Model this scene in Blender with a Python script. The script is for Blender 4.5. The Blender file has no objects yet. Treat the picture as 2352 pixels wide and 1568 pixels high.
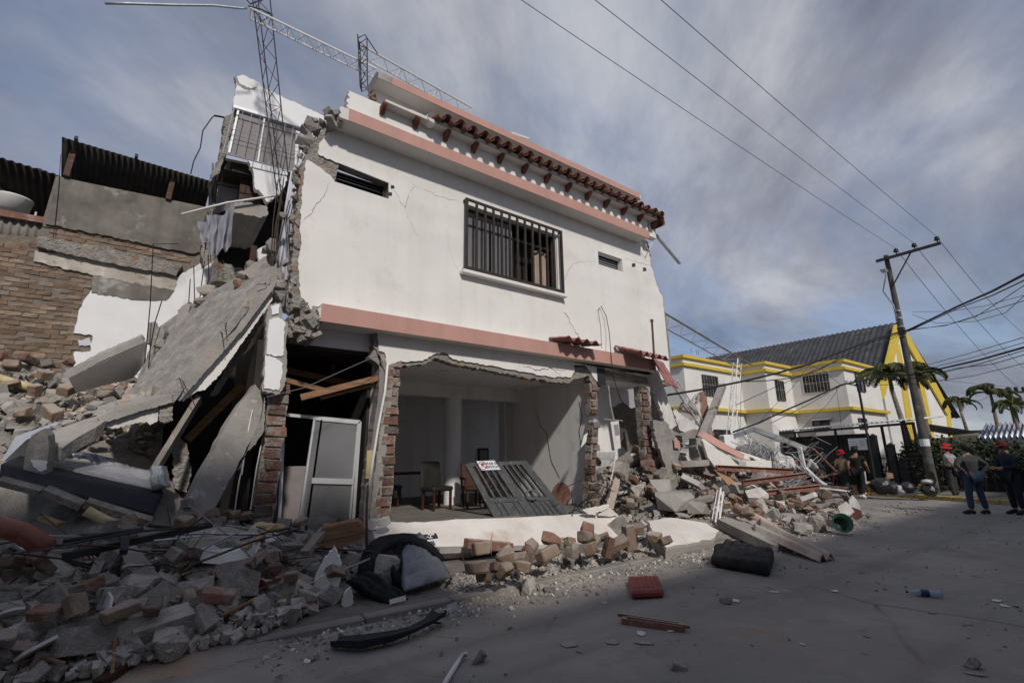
import bpy, bmesh, math, random
from mathutils import Vector, Matrix, Euler, noise, geometry
V = Vector
R = math.radians
rnd = random.Random(7)
S = bpy.context.scene
COL = S.collection

# ------------------------------------------------------------------ camera
F_PX, TILT, HEAD, ROLL = 1110.7, R(13.5), R(53.4), R(.75)
EYE = V((0, 0, 1.6))
FW = V((math.cos(HEAD)*math.cos(TILT), math.sin(HEAD)*math.cos(TILT), math.sin(TILT)))
r0 = V((math.sin(HEAD), -math.cos(HEAD), 0)); u0 = r0.cross(FW)
RT = r0*math.cos(ROLL) - u0*math.sin(ROLL); UP = u0*math.cos(ROLL) + r0*math.sin(ROLL)
cd = bpy.data.cameras.new('camera'); cam = bpy.data.objects.new('camera', cd); COL.objects.link(cam)
cd.sensor_width = 36; cd.lens = F_PX/2352*36; cd.clip_start = .05; cd.clip_end = 3000
m = Matrix((RT, UP, -FW)).transposed().to_4x4(); m.translation = EYE; cam.matrix_world = m
S.camera = cam

# ------------------------------------------------------------------ sky, sun, exposure
SUN = V((.30, 1.0, -.82)).normalized()          # the way the light travels: from behind the camera, over the left shoulder
SUN_EL = math.asin(-SUN.z); SUN_AZ = math.atan2(-SUN.x, -SUN.y)
W = bpy.data.worlds.new('World'); S.world = W; W.use_nodes = True
nt = W.node_tree; nt.nodes.clear()
def nn(t, **k):
    n = nt.nodes.new(t)
    for a, b in k.items(): setattr(n, a, b)
    return n
sky = nn('ShaderNodeTexSky', sky_type='NISHITA', sun_disc=False, sun_elevation=SUN_EL, sun_rotation=SUN_AZ % (2*math.pi), air_density=1.0, dust_density=1.6, ozone_density=2.2, altitude=1200)
tc = nn('ShaderNodeTexCoord'); sx = nn('ShaderNodeSeparateXYZ'); nt.links.new(tc.outputs['Generated'], sx.inputs[0])
zz = nn('ShaderNodeMath', operation='ADD'); zz.inputs[1].default_value = .42; 
zc = nn('ShaderNodeMath', operation='MAXIMUM'); zc.inputs[1].default_value = 0; nt.links.new(sx.outputs[2], zc.inputs[0]); nt.links.new(zc.outputs[0], zz.inputs[0])
cx = nn('ShaderNodeCombineXYZ')
for i in (0, 1):
    d = nn('ShaderNodeMath', operation='DIVIDE'); nt.links.new(sx.outputs[i], d.inputs[0]); nt.links.new(zz.outputs[0], d.inputs[1]); nt.links.new(d.outputs[0], cx.inputs[i])
mp = nn('ShaderNodeMapping'); nt.links.new(cx.outputs[0], mp.inputs[0]); mp.inputs['Rotation'].default_value = (0, 0, R(-28)); mp.inputs['Scale'].default_value = (.86, 1.12, 1); mp.inputs['Location'].default_value = (-4.4, 2.9, .3)
n1 = nn('ShaderNodeTexNoise'); n1.inputs['Scale'].default_value = 2.6; n1.inputs['Detail'].default_value = 11; n1.inputs['Roughness'].default_value = .6; n1.inputs['Distortion'].default_value = .35
n2 = nn('ShaderNodeTexNoise'); n2.inputs['Scale'].default_value = 1.15; n2.inputs['Detail'].default_value = 12; n2.inputs['Roughness'].default_value = .60; n2.inputs['Distortion'].default_value = .5
for n in (n1, n2): nt.links.new(mp.outputs[0], n.inputs['Vector'])
def ramp(src, stops):
    r = nn('ShaderNodeValToRGB'); e = r.color_ramp.elements
    while len(e) < len(stops): e.new(.5)
    for k, (p, c) in zip(e, stops): k.position = p; k.color = (*c, 1)
    nt.links.new(src, r.inputs[0]); return r
cov = ramp(n1.outputs[0], [(.36, (.54,)*3), (.50, (.78,)*3), (.62, (.97,)*3)])
shade = ramp(n2.outputs[0], [(.34, (.60, .645, .83)), (.45, (1.25, 1.33, 1.70)), (.56, (2.17, 2.27, 2.68)), (.68, (3.85, 3.9, 4.12))])
mix = nn('ShaderNodeMix', data_type='RGBA'); nt.links.new(cov.outputs[0], mix.inputs['Factor']); nt.links.new(sky.outputs[0], mix.inputs['A']); nt.links.new(shade.outputs[0], mix.inputs['B'])
bg = nn('ShaderNodeBackground'); bg.inputs[1].default_value = .15; nt.links.new(mix.outputs['Result'], bg.inputs[0])
wo = nn('ShaderNodeOutputWorld'); nt.links.new(bg.outputs[0], wo.inputs[0])

sl = bpy.data.lights.new('sun', 'SUN'); sl.energy = 2.85; sl.angle = R(3.2); sl.color = (1, .935, .86)
so = bpy.data.objects.new('sun', sl); COL.objects.link(so); so.rotation_euler = SUN.to_track_quat('-Z', 'Y').to_euler(); so.location = (-8, -20, 25)
vs = S.view_settings; vs.view_transform = 'Standard'; vs.look = 'None'; vs.gamma = 1; vs.use_curve_mapping = False; vs.exposure = 0.0
S.render.engine = 'CYCLES'
S.cycles.max_bounces = 7; S.cycles.diffuse_bounces = 5; S.cycles.transparent_max_bounces = 10

# ------------------------------------------------------------------ helpers
def ray(u, v): return FW + RT*((u-1176)/F_PX) + UP*((784-v)/F_PX)
def at(u, v, Y=None, Z=None, X=None, D=None):     # the point of a real plane that is seen in direction (u, v)
    d = ray(u, v)
    if Y is not None: s = Y/d.y
    elif Z is not None: s = (Z-1.6)/d.z
    elif X is not None: s = X/d.x
    else: s = D/math.hypot(d.x, d.y)
    return EYE + d*s
def P(pts, Y): return [at(p[0], p[1], Y=(p[2] if len(p) > 2 else Y)) for p in pts]

def jag(pts, step=8, amp=2.5, seed=1, keep=()):
    """break up the edges of a 2-D outline; edges whose index is in keep stay straight"""
    q = random.Random(seed); out = []
    n = len(pts)
    for i in range(n):
        a, b = pts[i], pts[(i+1) % n]; out.append((a[0], a[1]))
        L = math.hypot(b[0]-a[0], b[1]-a[1]); k = int(L/step)
        if i in keep or k < 1: continue
        nx, ny = -(b[1]-a[1])/L, (b[0]-a[0])/L
        for j in range(1, k+1):
            t = (j+q.uniform(-.3, .3))/(k+1); o = q.uniform(-amp, amp)
            out.append((a[0]+(b[0]-a[0])*t+nx*o, a[1]+(b[1]-a[1])*t+ny*o))
    return out

class MB:
    def __init__(s): s.v = []; s.f = []
    def add(s, vs, fs):
        o = len(s.v); s.v += [V(p) for p in vs]; s.f += [tuple(i+o for i in f) for f in fs]; return s
    def hexa(s, p):        # p: 4 bottom then 4 top
        return s.add(p, [(3,2,1,0), (4,5,6,7), (0,1,5,4), (1,2,6,5), (2,3,7,6), (3,0,4,7)])
    def box(s, c, size, rot=None):
        h = V(size)/2; c = V(c)
        ps = [V((x*h.x, y*h.y, z*h.z)) for z in (-1, 1) for x, y in ((-1,-1), (1,-1), (1,1), (-1,1))]
        if rot is not None:
            M = rot if isinstance(rot, Matrix) else Euler(rot).to_matrix()
            ps = [M @ p for p in ps]
        return s.hexa([p+c for p in ps])
    def b2(s, a, b):       # axis-aligned box between two corners
        a, b = V(a), V(b); return s.box((a+b)/2, [abs(x) for x in (b-a)])
    def prism(s, poly, vec, holes=()):
        vec = V(vec); loops = [list(poly)]+[list(h) for h in holes]; tri = geometry.tessellate_polygon(loops)
        fl = [p for l in loops for p in l]; n = len(fl)
        f = [tuple(t) for t in tri] + [tuple(i+n for i in reversed(t)) for t in tri]
        o = 0
        for l in loops:
            k = len(l)
            for i in range(k): f.append((o+i, o+(i+1) % k, n+o+(i+1) % k, n+o+i))
            o += k
        return s.add([V(p) for p in fl]+[V(p)+vec for p in fl], f)
    def bar(s, p, q, w, h=None, up=(0,0,1)):
        p, q = V(p), V(q); d = (q-p); h = h or w
        if d.length < 1e-6: return s
        d.normalize(); up = V(up)
        if abs(d.dot(up)) > .98: up = V((0,1,0))
        x = d.cross(up).normalized(); z = x.cross(d)
        o = [(-1,-1), (1,-1), (1,1), (-1,1)]
        return s.hexa([p+x*(a*w/2)+z*(b*h/2) for a, b in o]+[q+x*(a*w/2)+z*(b*h/2) for a, b in o])
    def tube(s, pts, r, n=6, caps=True):
        pts = [V(p) for p in pts]; k = len(pts); rs = r if isinstance(r, (list, tuple)) else [r]*k
        vs = []; fs = []; pr = None
        for i, p in enumerate(pts):
            d = (pts[min(i+1, k-1)]-pts[max(i-1, 0)])
            if d.length < 1e-9: d = V((0,0,1))
            d.normalize()
            if pr is None: x = d.cross(V((0,0,1)) if abs(d.z) < .9 else V((1,0,0))).normalized()
            else: x = (pr-d*pr.dot(d)).normalized()
            pr = x; y = d.cross(x)
            for j in range(n):
                a = 2*math.pi*j/n; vs.append(p+(x*math.cos(a)+y*math.sin(a))*rs[i])
        for i in range(k-1):
            for j in range(n): fs.append((i*n+j, i*n+(j+1) % n, (i+1)*n+(j+1) % n, (i+1)*n+j))
        if caps: fs += [tuple(reversed(range(n))), tuple((k-1)*n+j for j in range(n))]
        return s.add(vs, fs)
    def lathe(s, prof, c=(0,0,0), n=16, ax=(0,0,1)):
        M = V(ax).to_track_quat('Z', 'Y').to_matrix(); c = V(c); vs = []; fs = []; k = len(prof)
        for (r_, z) in prof:
            for j in range(n):
                a = 2*math.pi*j/n; vs.append(c+M @ V((r_*math.cos(a), r_*math.sin(a), z)))
        for i in range(k-1):
            for j in range(n): fs.append((i*n+j, i*n+(j+1) % n, (i+1)*n+(j+1) % n, (i+1)*n+j))
        return s.add(vs, fs)
    def mesh(s, name):
        me = bpy.data.meshes.new(name); me.from_pydata(s.v, [], s.f); me.update()
        b = bmesh.new(); b.from_mesh(me); bmesh.ops.recalc_face_normals(b, faces=b.faces); b.to_mesh(me); b.free(); return me
    def build(s, name, mat, parent=None, smooth=False, bevel=0, local=False):
        if local: c = V((0,0,0))
        else:
            lo = V([min(p[i] for p in s.v) for i in range(3)]); hi = V([max(p[i] for p in s.v) for i in range(3)])
            c = V(((lo.x+hi.x)/2, (lo.y+hi.y)/2, lo.z))
        s.v = [p-c for p in s.v]
        return link(name, s.mesh(name), mat, parent, c, smooth, bevel)

WLOC = {}
def link(name, me, mat, parent=None, loc=(0,0,0), smooth=False, bevel=0, rot=None):
    o = bpy.data.objects.new(name, me); COL.objects.link(o)
    if mat and not me.materials: me.materials.append(M[mat] if isinstance(mat, str) else mat)
    if smooth: me.polygons.foreach_set('use_smooth', [True]*len(me.polygons))
    if parent: o.parent = parent; o.location = V(loc)-WLOC[parent.name]
    else: o.location = loc
    if rot is not None: o.rotation_euler = rot
    WLOC[o.name] = V(loc)
    if bevel:
        b = o.modifiers.new('bevel', 'BEVEL'); b.width = bevel; b.segments = 1; b.limit_method = 'ANGLE'
    return o
def tag(o, label=None, cat=None, group=None, kind=None):
    if label: o['label'] = label
    if cat: o['category'] = cat
    if group: o['group'] = group
    if kind: o['kind'] = kind
    return o
def thing(name, label, cat, loc=(0,0,0), group=None):
    o = bpy.data.objects.new(name, None); COL.objects.link(o); o.location = loc; o.empty_display_size = .2
    WLOC[o.name] = V(loc); return tag(o, label, cat, group)
def copy_tree(o, parent=None):
    c = o.copy(); COL.objects.link(c); c.parent = parent
    for ch in list(o.children): copy_tree(ch, c)
    return c

# ------------------------------------------------------------------ materials
M = {}
def mat(name, c1, c2=None, scale=3, rough=.85, bump=.15, bscale=30, metal=0, vary=0, spot=None, detail=6, spec=.3, alpha=1, dust=0, streak=None, stretch=(1,1,1), maprot=None, trans=0, fac=(.35,.65), bdist=.02):
    m = bpy.data.materials.new(name); m.use_nodes = True; t = m.node_tree; b = t.nodes['Principled BSDF']
    L = t.links.new; N = t.nodes.new
    b.inputs['Roughness'].default_value = rough; b.inputs['Metallic'].default_value = metal; b.inputs['Specular IOR Level'].default_value = spec
    tc = N('ShaderNodeTexCoord'); oi = N('ShaderNodeObjectInfo'); mul = N('ShaderNodeMath'); mul.operation = 'MULTIPLY'; mul.inputs[1].default_value = 37
    L(oi.outputs['Random'], mul.inputs[0]); ad = N('ShaderNodeVectorMath'); ad.operation = 'ADD'; L(tc.outputs['Object'], ad.inputs[0]); L(mul.outputs[0], ad.inputs[1])
    mp = N('ShaderNodeMapping'); mp.inputs['Scale'].default_value = stretch; mp.inputs['Rotation'].default_value = maprot or (0,0,0); L(ad.outputs[0], mp.inputs[0])
    n = N('ShaderNodeTexNoise'); n.inputs['Scale'].default_value = scale; n.inputs['Detail'].default_value = detail; n.inputs['Roughness'].default_value = .62; L(mp.outputs[0], n.inputs['Vector'])
    mr = N('ShaderNodeMapRange'); mr.inputs[1].default_value = fac[0]; mr.inputs[2].default_value = fac[1]; L(n.outputs[0], mr.inputs[0])
    mx = N('ShaderNodeMix'); mx.data_type = 'RGBA'; mx.inputs['A'].default_value = (*c1, 1); mx.inputs['B'].default_value = (*(c2 or c1), 1); L(mr.outputs[0], mx.inputs['Factor'])
    out = mx.outputs['Result']
    if spot:
        for (c3, sc, lo, hi) in spot:
            n3 = N('ShaderNodeTexNoise'); n3.inputs['Scale'].default_value = sc; n3.inputs['Detail'].default_value = 8; n3.inputs['Roughness'].default_value = .65; L(mp.outputs[0], n3.inputs['Vector'])
            r3 = N('ShaderNodeMapRange'); r3.inputs[1].default_value = lo; r3.inputs[2].default_value = hi; L(n3.outputs[0], r3.inputs[0])
            m3 = N('ShaderNodeMix'); m3.data_type = 'RGBA'; L(r3.outputs[0], m3.inputs['Factor']); L(out, m3.inputs['A']); m3.inputs['B'].default_value = (*c3, 1); out = m3.outputs['Result']
    if streak:
        ms = N('ShaderNodeMapping'); ms.inputs['Scale'].default_value = (1.6,1.6,.10); L(tc.outputs['Object'], ms.inputs[0]); ns = N('ShaderNodeTexNoise'); ns.inputs['Scale'].default_value = 2.2; ns.inputs['Detail'].default_value = 7; L(ms.outputs[0], ns.inputs['Vector']); rs_ = N('ShaderNodeMapRange'); rs_.inputs[1].default_value = .5; rs_.inputs[2].default_value = .78; rs_.inputs[4].default_value = streak[1]; L(ns.outputs[0], rs_.inputs[0])
        m5 = N('ShaderNodeMix'); m5.data_type = 'RGBA'; L(rs_.outputs[0], m5.inputs['Factor']); L(out, m5.inputs['A']); m5.inputs['B'].default_value = (*streak[0], 1); out = m5.outputs['Result']
    if dust:
        ge = N('ShaderNodeNewGeometry'); sp = N('ShaderNodeSeparateXYZ'); L(ge.outputs['Normal'], sp.inputs[0]); nd = N('ShaderNodeTexNoise'); nd.inputs['Scale'].default_value = 7; nd.inputs['Detail'].default_value = 6; L(tc.outputs['Object'], nd.inputs['Vector'])
        dm = N('ShaderNodeMath'); dm.operation = 'MULTIPLY_ADD'; dm.inputs[1].default_value = .75; dm.inputs[2].default_value = -.22; L(sp.outputs[2], dm.inputs[0]); d2 = N('ShaderNodeMath'); d2.operation = 'ADD'; L(dm.outputs[0], d2.inputs[0]); L(nd.outputs[0], d2.inputs[1])
        d3 = N('ShaderNodeMapRange'); d3.inputs[1].default_value = .35; d3.inputs[2].default_value = 1.05; d3.inputs[4].default_value = dust; L(d2.outputs[0], d3.inputs[0]); m4 = N('ShaderNodeMix'); m4.data_type = 'RGBA'; L(d3.outputs[0], m4.inputs['Factor']); L(out, m4.inputs['A']); m4.inputs['B'].default_value = (.42,.385,.345,1); out = m4.outputs['Result']
    if vary:
        hs = N('ShaderNodeHueSaturation'); vr = N('ShaderNodeMapRange'); vr.inputs[3].default_value = 1-vary; vr.inputs[4].default_value = 1+vary; L(oi.outputs['Random'], vr.inputs[0]); L(vr.outputs[0], hs.inputs['Value']); L(out, hs.inputs['Color']); out = hs.outputs[0]
    L(out, b.inputs['Base Color'])
    if bump:
        n2 = N('ShaderNodeTexNoise'); n2.inputs['Scale'].default_value = bscale; n2.inputs['Detail'].default_value = 5; L(mp.outputs[0], n2.inputs['Vector'])
        bp = N('ShaderNodeBump'); bp.inputs['Strength'].default_value = bump; bp.inputs['Distance'].default_value = bdist; L(n2.outputs[0], bp.inputs['Height']); L(bp.outputs[0], b.inputs['Normal'])
    if alpha < 1: b.inputs['Alpha'].default_value = alpha
    if trans: b.inputs['Transmission Weight'].default_value = trans
    M[name] = m; return m
g = lambda v, t=(1,1,1): (v*t[0], v*t[1], v*t[2])
WARM = (1.03, 1, .95)
mat('plaster', (.71,.69,.655), (.77,.75,.715), .9, .9, .35, 75, spot=[((.63,.60,.56), 1.7, .56, .78), ((.56,.53,.49), 6, .64, .78)], bdist=.012, streak=((.48,.44,.39), .2))
mat('plaster_white', (.74,.74,.75), (.80,.80,.80), 2, .85, .1, 60, spot=[((.55,.53,.5), 3, .66, .8)], bdist=.006)
mat('plaster_dirty', (.50,.48,.46), (.68,.66,.64), 2.5, .9, .2, 50, spot=[((.3,.28,.26), 4, .6, .75)])
mat('slab_dusty', (.58,.54,.50), (.70,.67,.63), 1.4, .92, .25, 60, spot=[((.52,.42,.35), 1.3, .55, .75), ((.25,.23,.2), 22, .70, .74)])
mat('interior', (.74,.73,.715), (.80,.79,.775), .8, .9, .08, 40, spot=[((.45,.43,.41), 1.5, .58, .75)], streak=((.34,.31,.28), .3))
mat('soffit', (.60,.575,.54), (.66,.63,.6), 1.3, .9, .1, 60)
mat('pink', (.46,.262,.220), (.51,.292,.248), 1.4, .75, .08, 70, streak=((.36,.22,.19), .5), stretch=(1,1,.25), spot=[((.60,.36,.31), 5, .66, .8)])
mat('concrete', (.21,.197,.18), (.32,.30,.28), 2.2, .95, .7, 35, dust=.35, spot=[((.46,.44,.41), 5, .58, .72), ((.16,.145,.13), 7, .60, .72)])
mat('concrete_light', (.27,.255,.235), (.38,.36,.335), 2, .95, .6, 40, spot=[((.42,.33,.25), 1.6, .56, .7), ((.2,.19,.17), 30, .66, .72)])
mat('concrete_slab', (.235,.222,.205), (.37,.352,.328), 2.2, .95, .8, 28, stretch=(.25,1.6,2.2), maprot=(0,R(48),0), spot=[((.43,.41,.385), 3, .54, .66), ((.15,.138,.125), 4, .60, .70), ((.40,.32,.25), 1.6, .60, .72)], bdist=.03)
mat('concrete_wall', (.12,.11,.097), (.22,.20,.178), 1.6, .95, .3, 45, spot=[((.38,.365,.34), 1.9, .56, .70), ((.085,.078,.07), 1.1, .55, .7), ((.28,.18,.115), 2.7, .62, .76)], streak=((.09,.085,.075), .5))
mat('stucco_old', (.36,.32,.275), (.50,.46,.41), 2.5, .95, .4, 40, spot=[((.60,.57,.53), 3, .56, .68), ((.2,.15,.11), 4, .58, .7)])
mat('masonry', (.20,.185,.165), (.34,.32,.29), 6, .95, .9, 22, spot=[((.30,.15,.09), 5, .55, .66), ((.09,.08,.07), 9, .60, .7)], bdist=.06)
mat('mortar', (.15,.130,.108), (.23,.20,.17), 5, .95, .8, 30, bdist=.03)
mat('brick_old', (.165,.115,.080), (.235,.168,.12), 4, .95, .5, 40, vary=.3, dust=.5, spot=[((.20,.175,.15), 4.5, .52, .66)])
mat('brick_red', (.20,.10,.068), (.29,.18,.135), 5, .95, .6, 40, vary=.3, dust=.85, spot=[((.33,.29,.25), 6, .52, .62)])
mat('brick_dusty', (.33,.255,.205), (.42,.35,.30), 5, .95, .6, 40, vary=.3, dust=.8, spot=[((.38,.34,.30), 4.5, .44, .58)])
mat('rubble_grey', (.21,.195,.18), (.36,.34,.31), 4, .95, .8, 25, vary=.36, dust=.5, spot=[((.46,.43,.40), 6, .55, .7), ((.33,.2,.13), 3, .62, .72)], bdist=.03)
mat('rubble_dark', (.13,.12,.11), (.23,.215,.2), 4, .95, .7, 25, vary=.3, spot=[((.30,.28,.26), 6, .58, .7), ((.22,.13,.08), 3, .60, .7)], bdist=.03)
mat('dust', (.22,.205,.185), (.33,.31,.28), 2.5, 1, .8, 40, spot=[((.36,.26,.19), 1.2, .55, .7)], bdist=.03)
mat('terracotta', (.115,.048,.034), (.165,.074,.052), 6, .8, .2, 40, vary=.18, spot=[((.40,.24,.18), 5, .62, .76)])
mat('terracotta_dusty', (.28,.135,.10), (.36,.20,.15), 4, .9, .2, 40, vary=.15, dust=.6, spot=[((.44,.39,.34), 3, .5, .65)])
mat('tile_dusty', (.27,.135,.10), (.34,.20,.155), 4, .9, .2, 40, dust=1.0, spot=[((.40,.36,.32), 3, .45, .6)])
mat('plastic_tile', (.255,.105,.10), (.32,.145,.135), 3, .55, .1, 40, vary=.1, spot=[((.38,.25,.23), 4, .6, .8)])
mat('corbel', (.13,.046,.03), (.17,.062,.04), 8, .7, .2, 30, vary=.12)
mat('wood', (.19,.10,.055), (.33,.19,.11), 3, .85, .4, 25, stretch=(1,1,12))
mat('wood_raw', (.36,.22,.13), (.47,.31,.2), 3, .85, .4, 25, stretch=(6,1,6))
mat('wood_grey', (.20,.175,.15), (.29,.26,.225), 3, .9, .4, 25, stretch=(6,6,1))
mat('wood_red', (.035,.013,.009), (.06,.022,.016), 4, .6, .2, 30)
mat('primer', (.17,.075,.055), (.23,.11,.085), 5, .75, .15, 40, vary=.15, dust=.6, spot=[((.34,.27,.23), 4, .55, .7)])
mat('dark_metal', (.028,.028,.031), (.05,.05,.053), 8, .5, .1, 60, metal=.3)
mat('gate_metal', (.055,.058,.06), (.09,.093,.095), 10, .6, .15, 60, metal=.25, spot=[((.26,.25,.235), 14, .60, .75)])
mat('bronze', (.042,.034,.029), (.062,.052,.045), 5, .45, .05, 60, metal=.35)
mat('rusty', (.075,.045,.035), (.12,.075,.058), 7, .9, .4, 40, spot=[((.2,.17,.15), 6, .58, .72)])
mat('white_metal', (.66,.66,.65), (.74,.74,.73), 8, .5, .05, 60, spot=[((.42,.38,.34), 9, .62, .74)])
mat('aluminium', (.58,.59,.60), (.66,.67,.68), 9, .4, .05, 60, metal=.3)
mat('brick_pier', (.145,.075,.055), (.22,.13,.10), 6, .95, .8, 35, vary=.35, spot=[((.22,.20,.18), 5, .48, .58), ((.33,.14,.09), 3, .62, .7)], bdist=.03)
mat('galvanised', (.34,.36,.38), (.45,.47,.49), 6, .45, .08, 50, metal=.5, spot=[((.5,.49,.47), 4, .55, .75)])
mat('black_steel', (.016,.016,.018), (.028,.028,.03), 8, .55, .1, 50, metal=.2)
mat('rebar', (.045,.036,.03), (.085,.062,.048), 20, .9, .3, 60)
mat('glass_dark', (.012,.013,.015), (.018,.019,.021), 1, .08, 0, spec=.6)
mat('glass_frost', (.22,.225,.235), (.34,.345,.36), .7, .35, .1, 120, alpha=.42)
mat('curtain_brown', (.13,.09,.07), (.19,.135,.105), 2, .9, .1, 60, stretch=(8,8,.5))
mat('curtain_beige', (.33,.25,.19), (.42,.33,.26), 2, .9, .1, 60)
mat('panel_mauve', (.20,.178,.178), (.26,.235,.235), .8, .6, .05, 30)
mat('sheet_lilac', (.50,.50,.555), (.60,.60,.65), 1.5, .6, .1, 40, spot=[((.4,.38,.36), 3, .6, .75)])
mat('cloth_grey', (.22,.225,.26), (.30,.305,.345), 3, .95, .3, 40)
mat('mattress_grey', (.20,.208,.235), (.26,.268,.295), 3, .9, .35, 90, spot=[((.33,.32,.31), 6, .60, .75)])
mat('mattress_black', (.012,.012,.014), (.026,.026,.028), 5, .85, .4, 50, spot=[((.045,.043,.04), 5, .6, .75)])
mat('foam_navy', (.016,.018,.026), (.027,.029,.038), 3, .7, .1, 40, spot=[((.10,.095,.09), 5, .62, .8)])
mat('plastic_clear', (.55,.56,.58), (.7,.71,.73), 6, .18, .5, 18, alpha=.42, spec=.7, bdist=.05)
mat('pvc_yellow', (.47,.385,.20), (.54,.45,.26), 4, .5, .05, 50, spot=[((.33,.28,.2), 5, .58, .72)])
mat('pvc_white', (.64,.63,.60), (.72,.71,.68), 5, .5, .05, 50)
mat('pipe_red', (.22,.082,.06), (.29,.12,.09), 4, .6, .1, 50, spot=[((.36,.30,.27), 4, .58, .7)])
mat('red_plastic', (.19,.034,.036), (.235,.05,.05), 3, .5, .1, 60, spot=[((.42,.16,.15), 5, .6, .75)])
mat('green_plastic', (.016,.055,.042), (.024,.075,.058), 3, .45, .05, 50, spot=[((.10,.13,.12), 4, .62, .75)])
mat('yellow', (.55,.405,.05), (.61,.455,.07), 2, .7, .08, 60)
mat('church_white', (.64,.625,.60), (.70,.685,.66), .5, .88, .1, 50, spot=[((.56,.54,.5), .8, .58, .76)], streak=((.48,.45,.41), .16))
mat('asbestos_dark', (.034,.036,.042), (.062,.064,.072), 1.5, .85, .2, 30, spot=[((.10,.10,.105), 1.1, .55, .7)])
mat('dark_sheet_shade', (.022,.020,.018), (.036,.032,.029), 2, .8, .2, 30)  # near-black: dark sheets, and deep shade put into colour
mat('roof_white', (.60,.61,.63), (.70,.71,.73), 1, .5, .05, 30)
mat('roof_zinc', (.36,.39,.47), (.47,.50,.58), 1, .45, .05, 30, metal=.3)
mat('fibro', (.155,.14,.125), (.25,.23,.205), 2, .95, .3, 40)
mat('asphalt', (.185,.176,.166), (.235,.225,.212), .55, .93, .35, 55, spot=[((.29,.265,.24), .35, .48, .66), ((.105,.10,.096), .55, .57, .74), ((.27,.255,.24), 1.7, .60, .74), ((.34,.32,.30), 90, .63, .70), ((.09,.085,.08), 130, .64, .70), ((.25,.17,.125), .45, .66, .80), ((.125,.12,.113), 3.5, .62, .72)], bdist=.012)
mat('sidewalk', (.13,.118,.106), (.19,.175,.16), 1.4, .95, .4, 40, spot=[((.055,.048,.042), .9, .54, .64)])
mat('kerb', (.19,.178,.165), (.27,.255,.235), 2, .95, .3, 40, spot=[((.2,.18,.16), 4, .55, .7)])
mat('kerb_yellow', (.36,.255,.07), (.44,.32,.11), 3, .9, .2, 40, spot=[((.3,.28,.25), 3, .52, .66)])
mat('pole_concrete', (.060,.056,.052), (.095,.09,.085), 3, .9, .2, 40, spot=[((.18,.17,.16), 2, .6, .75)])
mat('wire', (.016,.016,.017), None, 3, .6, 0)
mat('wire_grey', (.17,.17,.175), None, 3, .6, 0)
mat('crack', (.03,.027,.024), (.07,.062,.055), 15, 1, .3, 30)
mat('bark', (.15,.125,.10), (.25,.215,.18), 4, .95, .4, 20, stretch=(1,1,4))
mat('frond', (.065,.080,.026), (.12,.125,.045), 2, .6, .1, 20, vary=.2, spot=[((.16,.12,.05), 2.5, .58, .72)])
mat('leaf', (.016,.028,.012), (.04,.058,.022), 3, .7, .1, 20, spot=[((.11,.085,.03), 2, .60, .75)])
mat('hill', (.018,.024,.024), (.03,.038,.034), .01, 1, 0)
mat('skin', (.27,.155,.105), (.31,.185,.13), 6, .6, .05, 60)
mat('hair', (.010,.009,.008), None, 6, .6, .1, 60)
mat('paper', (.62,.64,.66), (.7,.71,.73), 4, .7, 0)
mat('card', (.33,.22,.13), (.40,.28,.18), 4, .9, .1, 40)
mat('bag_black', (.012,.012,.013), (.02,.02,.021), 5, .22, .6, 9, spec=.6, bdist=.1)
mat('bag_clear', (.40,.41,.43), (.55,.56,.58), 5, .2, .6, 10, spec=.6, bdist=.08)
mat('fridge', (.26,.27,.28), (.42,.43,.44), 3, .5, .1, 30, spot=[((.10,.09,.08), 3, .55, .66)])
mat('ink', (.02,.02,.022), None, 3, .6, 0)
mat('ink_red', (.42,.03,.03), None, 3, .6, 0)
mat('blue_plastic', (.02,.03,.10), (.03,.045,.14), 3, .5, .05, 40)
mat('bottle', (.30,.38,.52), (.4,.48,.62), 3, .15, .1, 20, alpha=.6, spec=.6)
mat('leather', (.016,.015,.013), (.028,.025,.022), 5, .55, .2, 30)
mat('tile_grey', (.38,.39,.40), (.45,.46,.47), 3, .35, .05, 40, vary=.05)
mat('rubber', (.013,.013,.014), None, 3, .7, 0)
def dye(name, c, v=1.25): mat(name, c, tuple(min(1, x*v) for x in c), 9, .9, .35, 22, bdist=.03)

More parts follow.
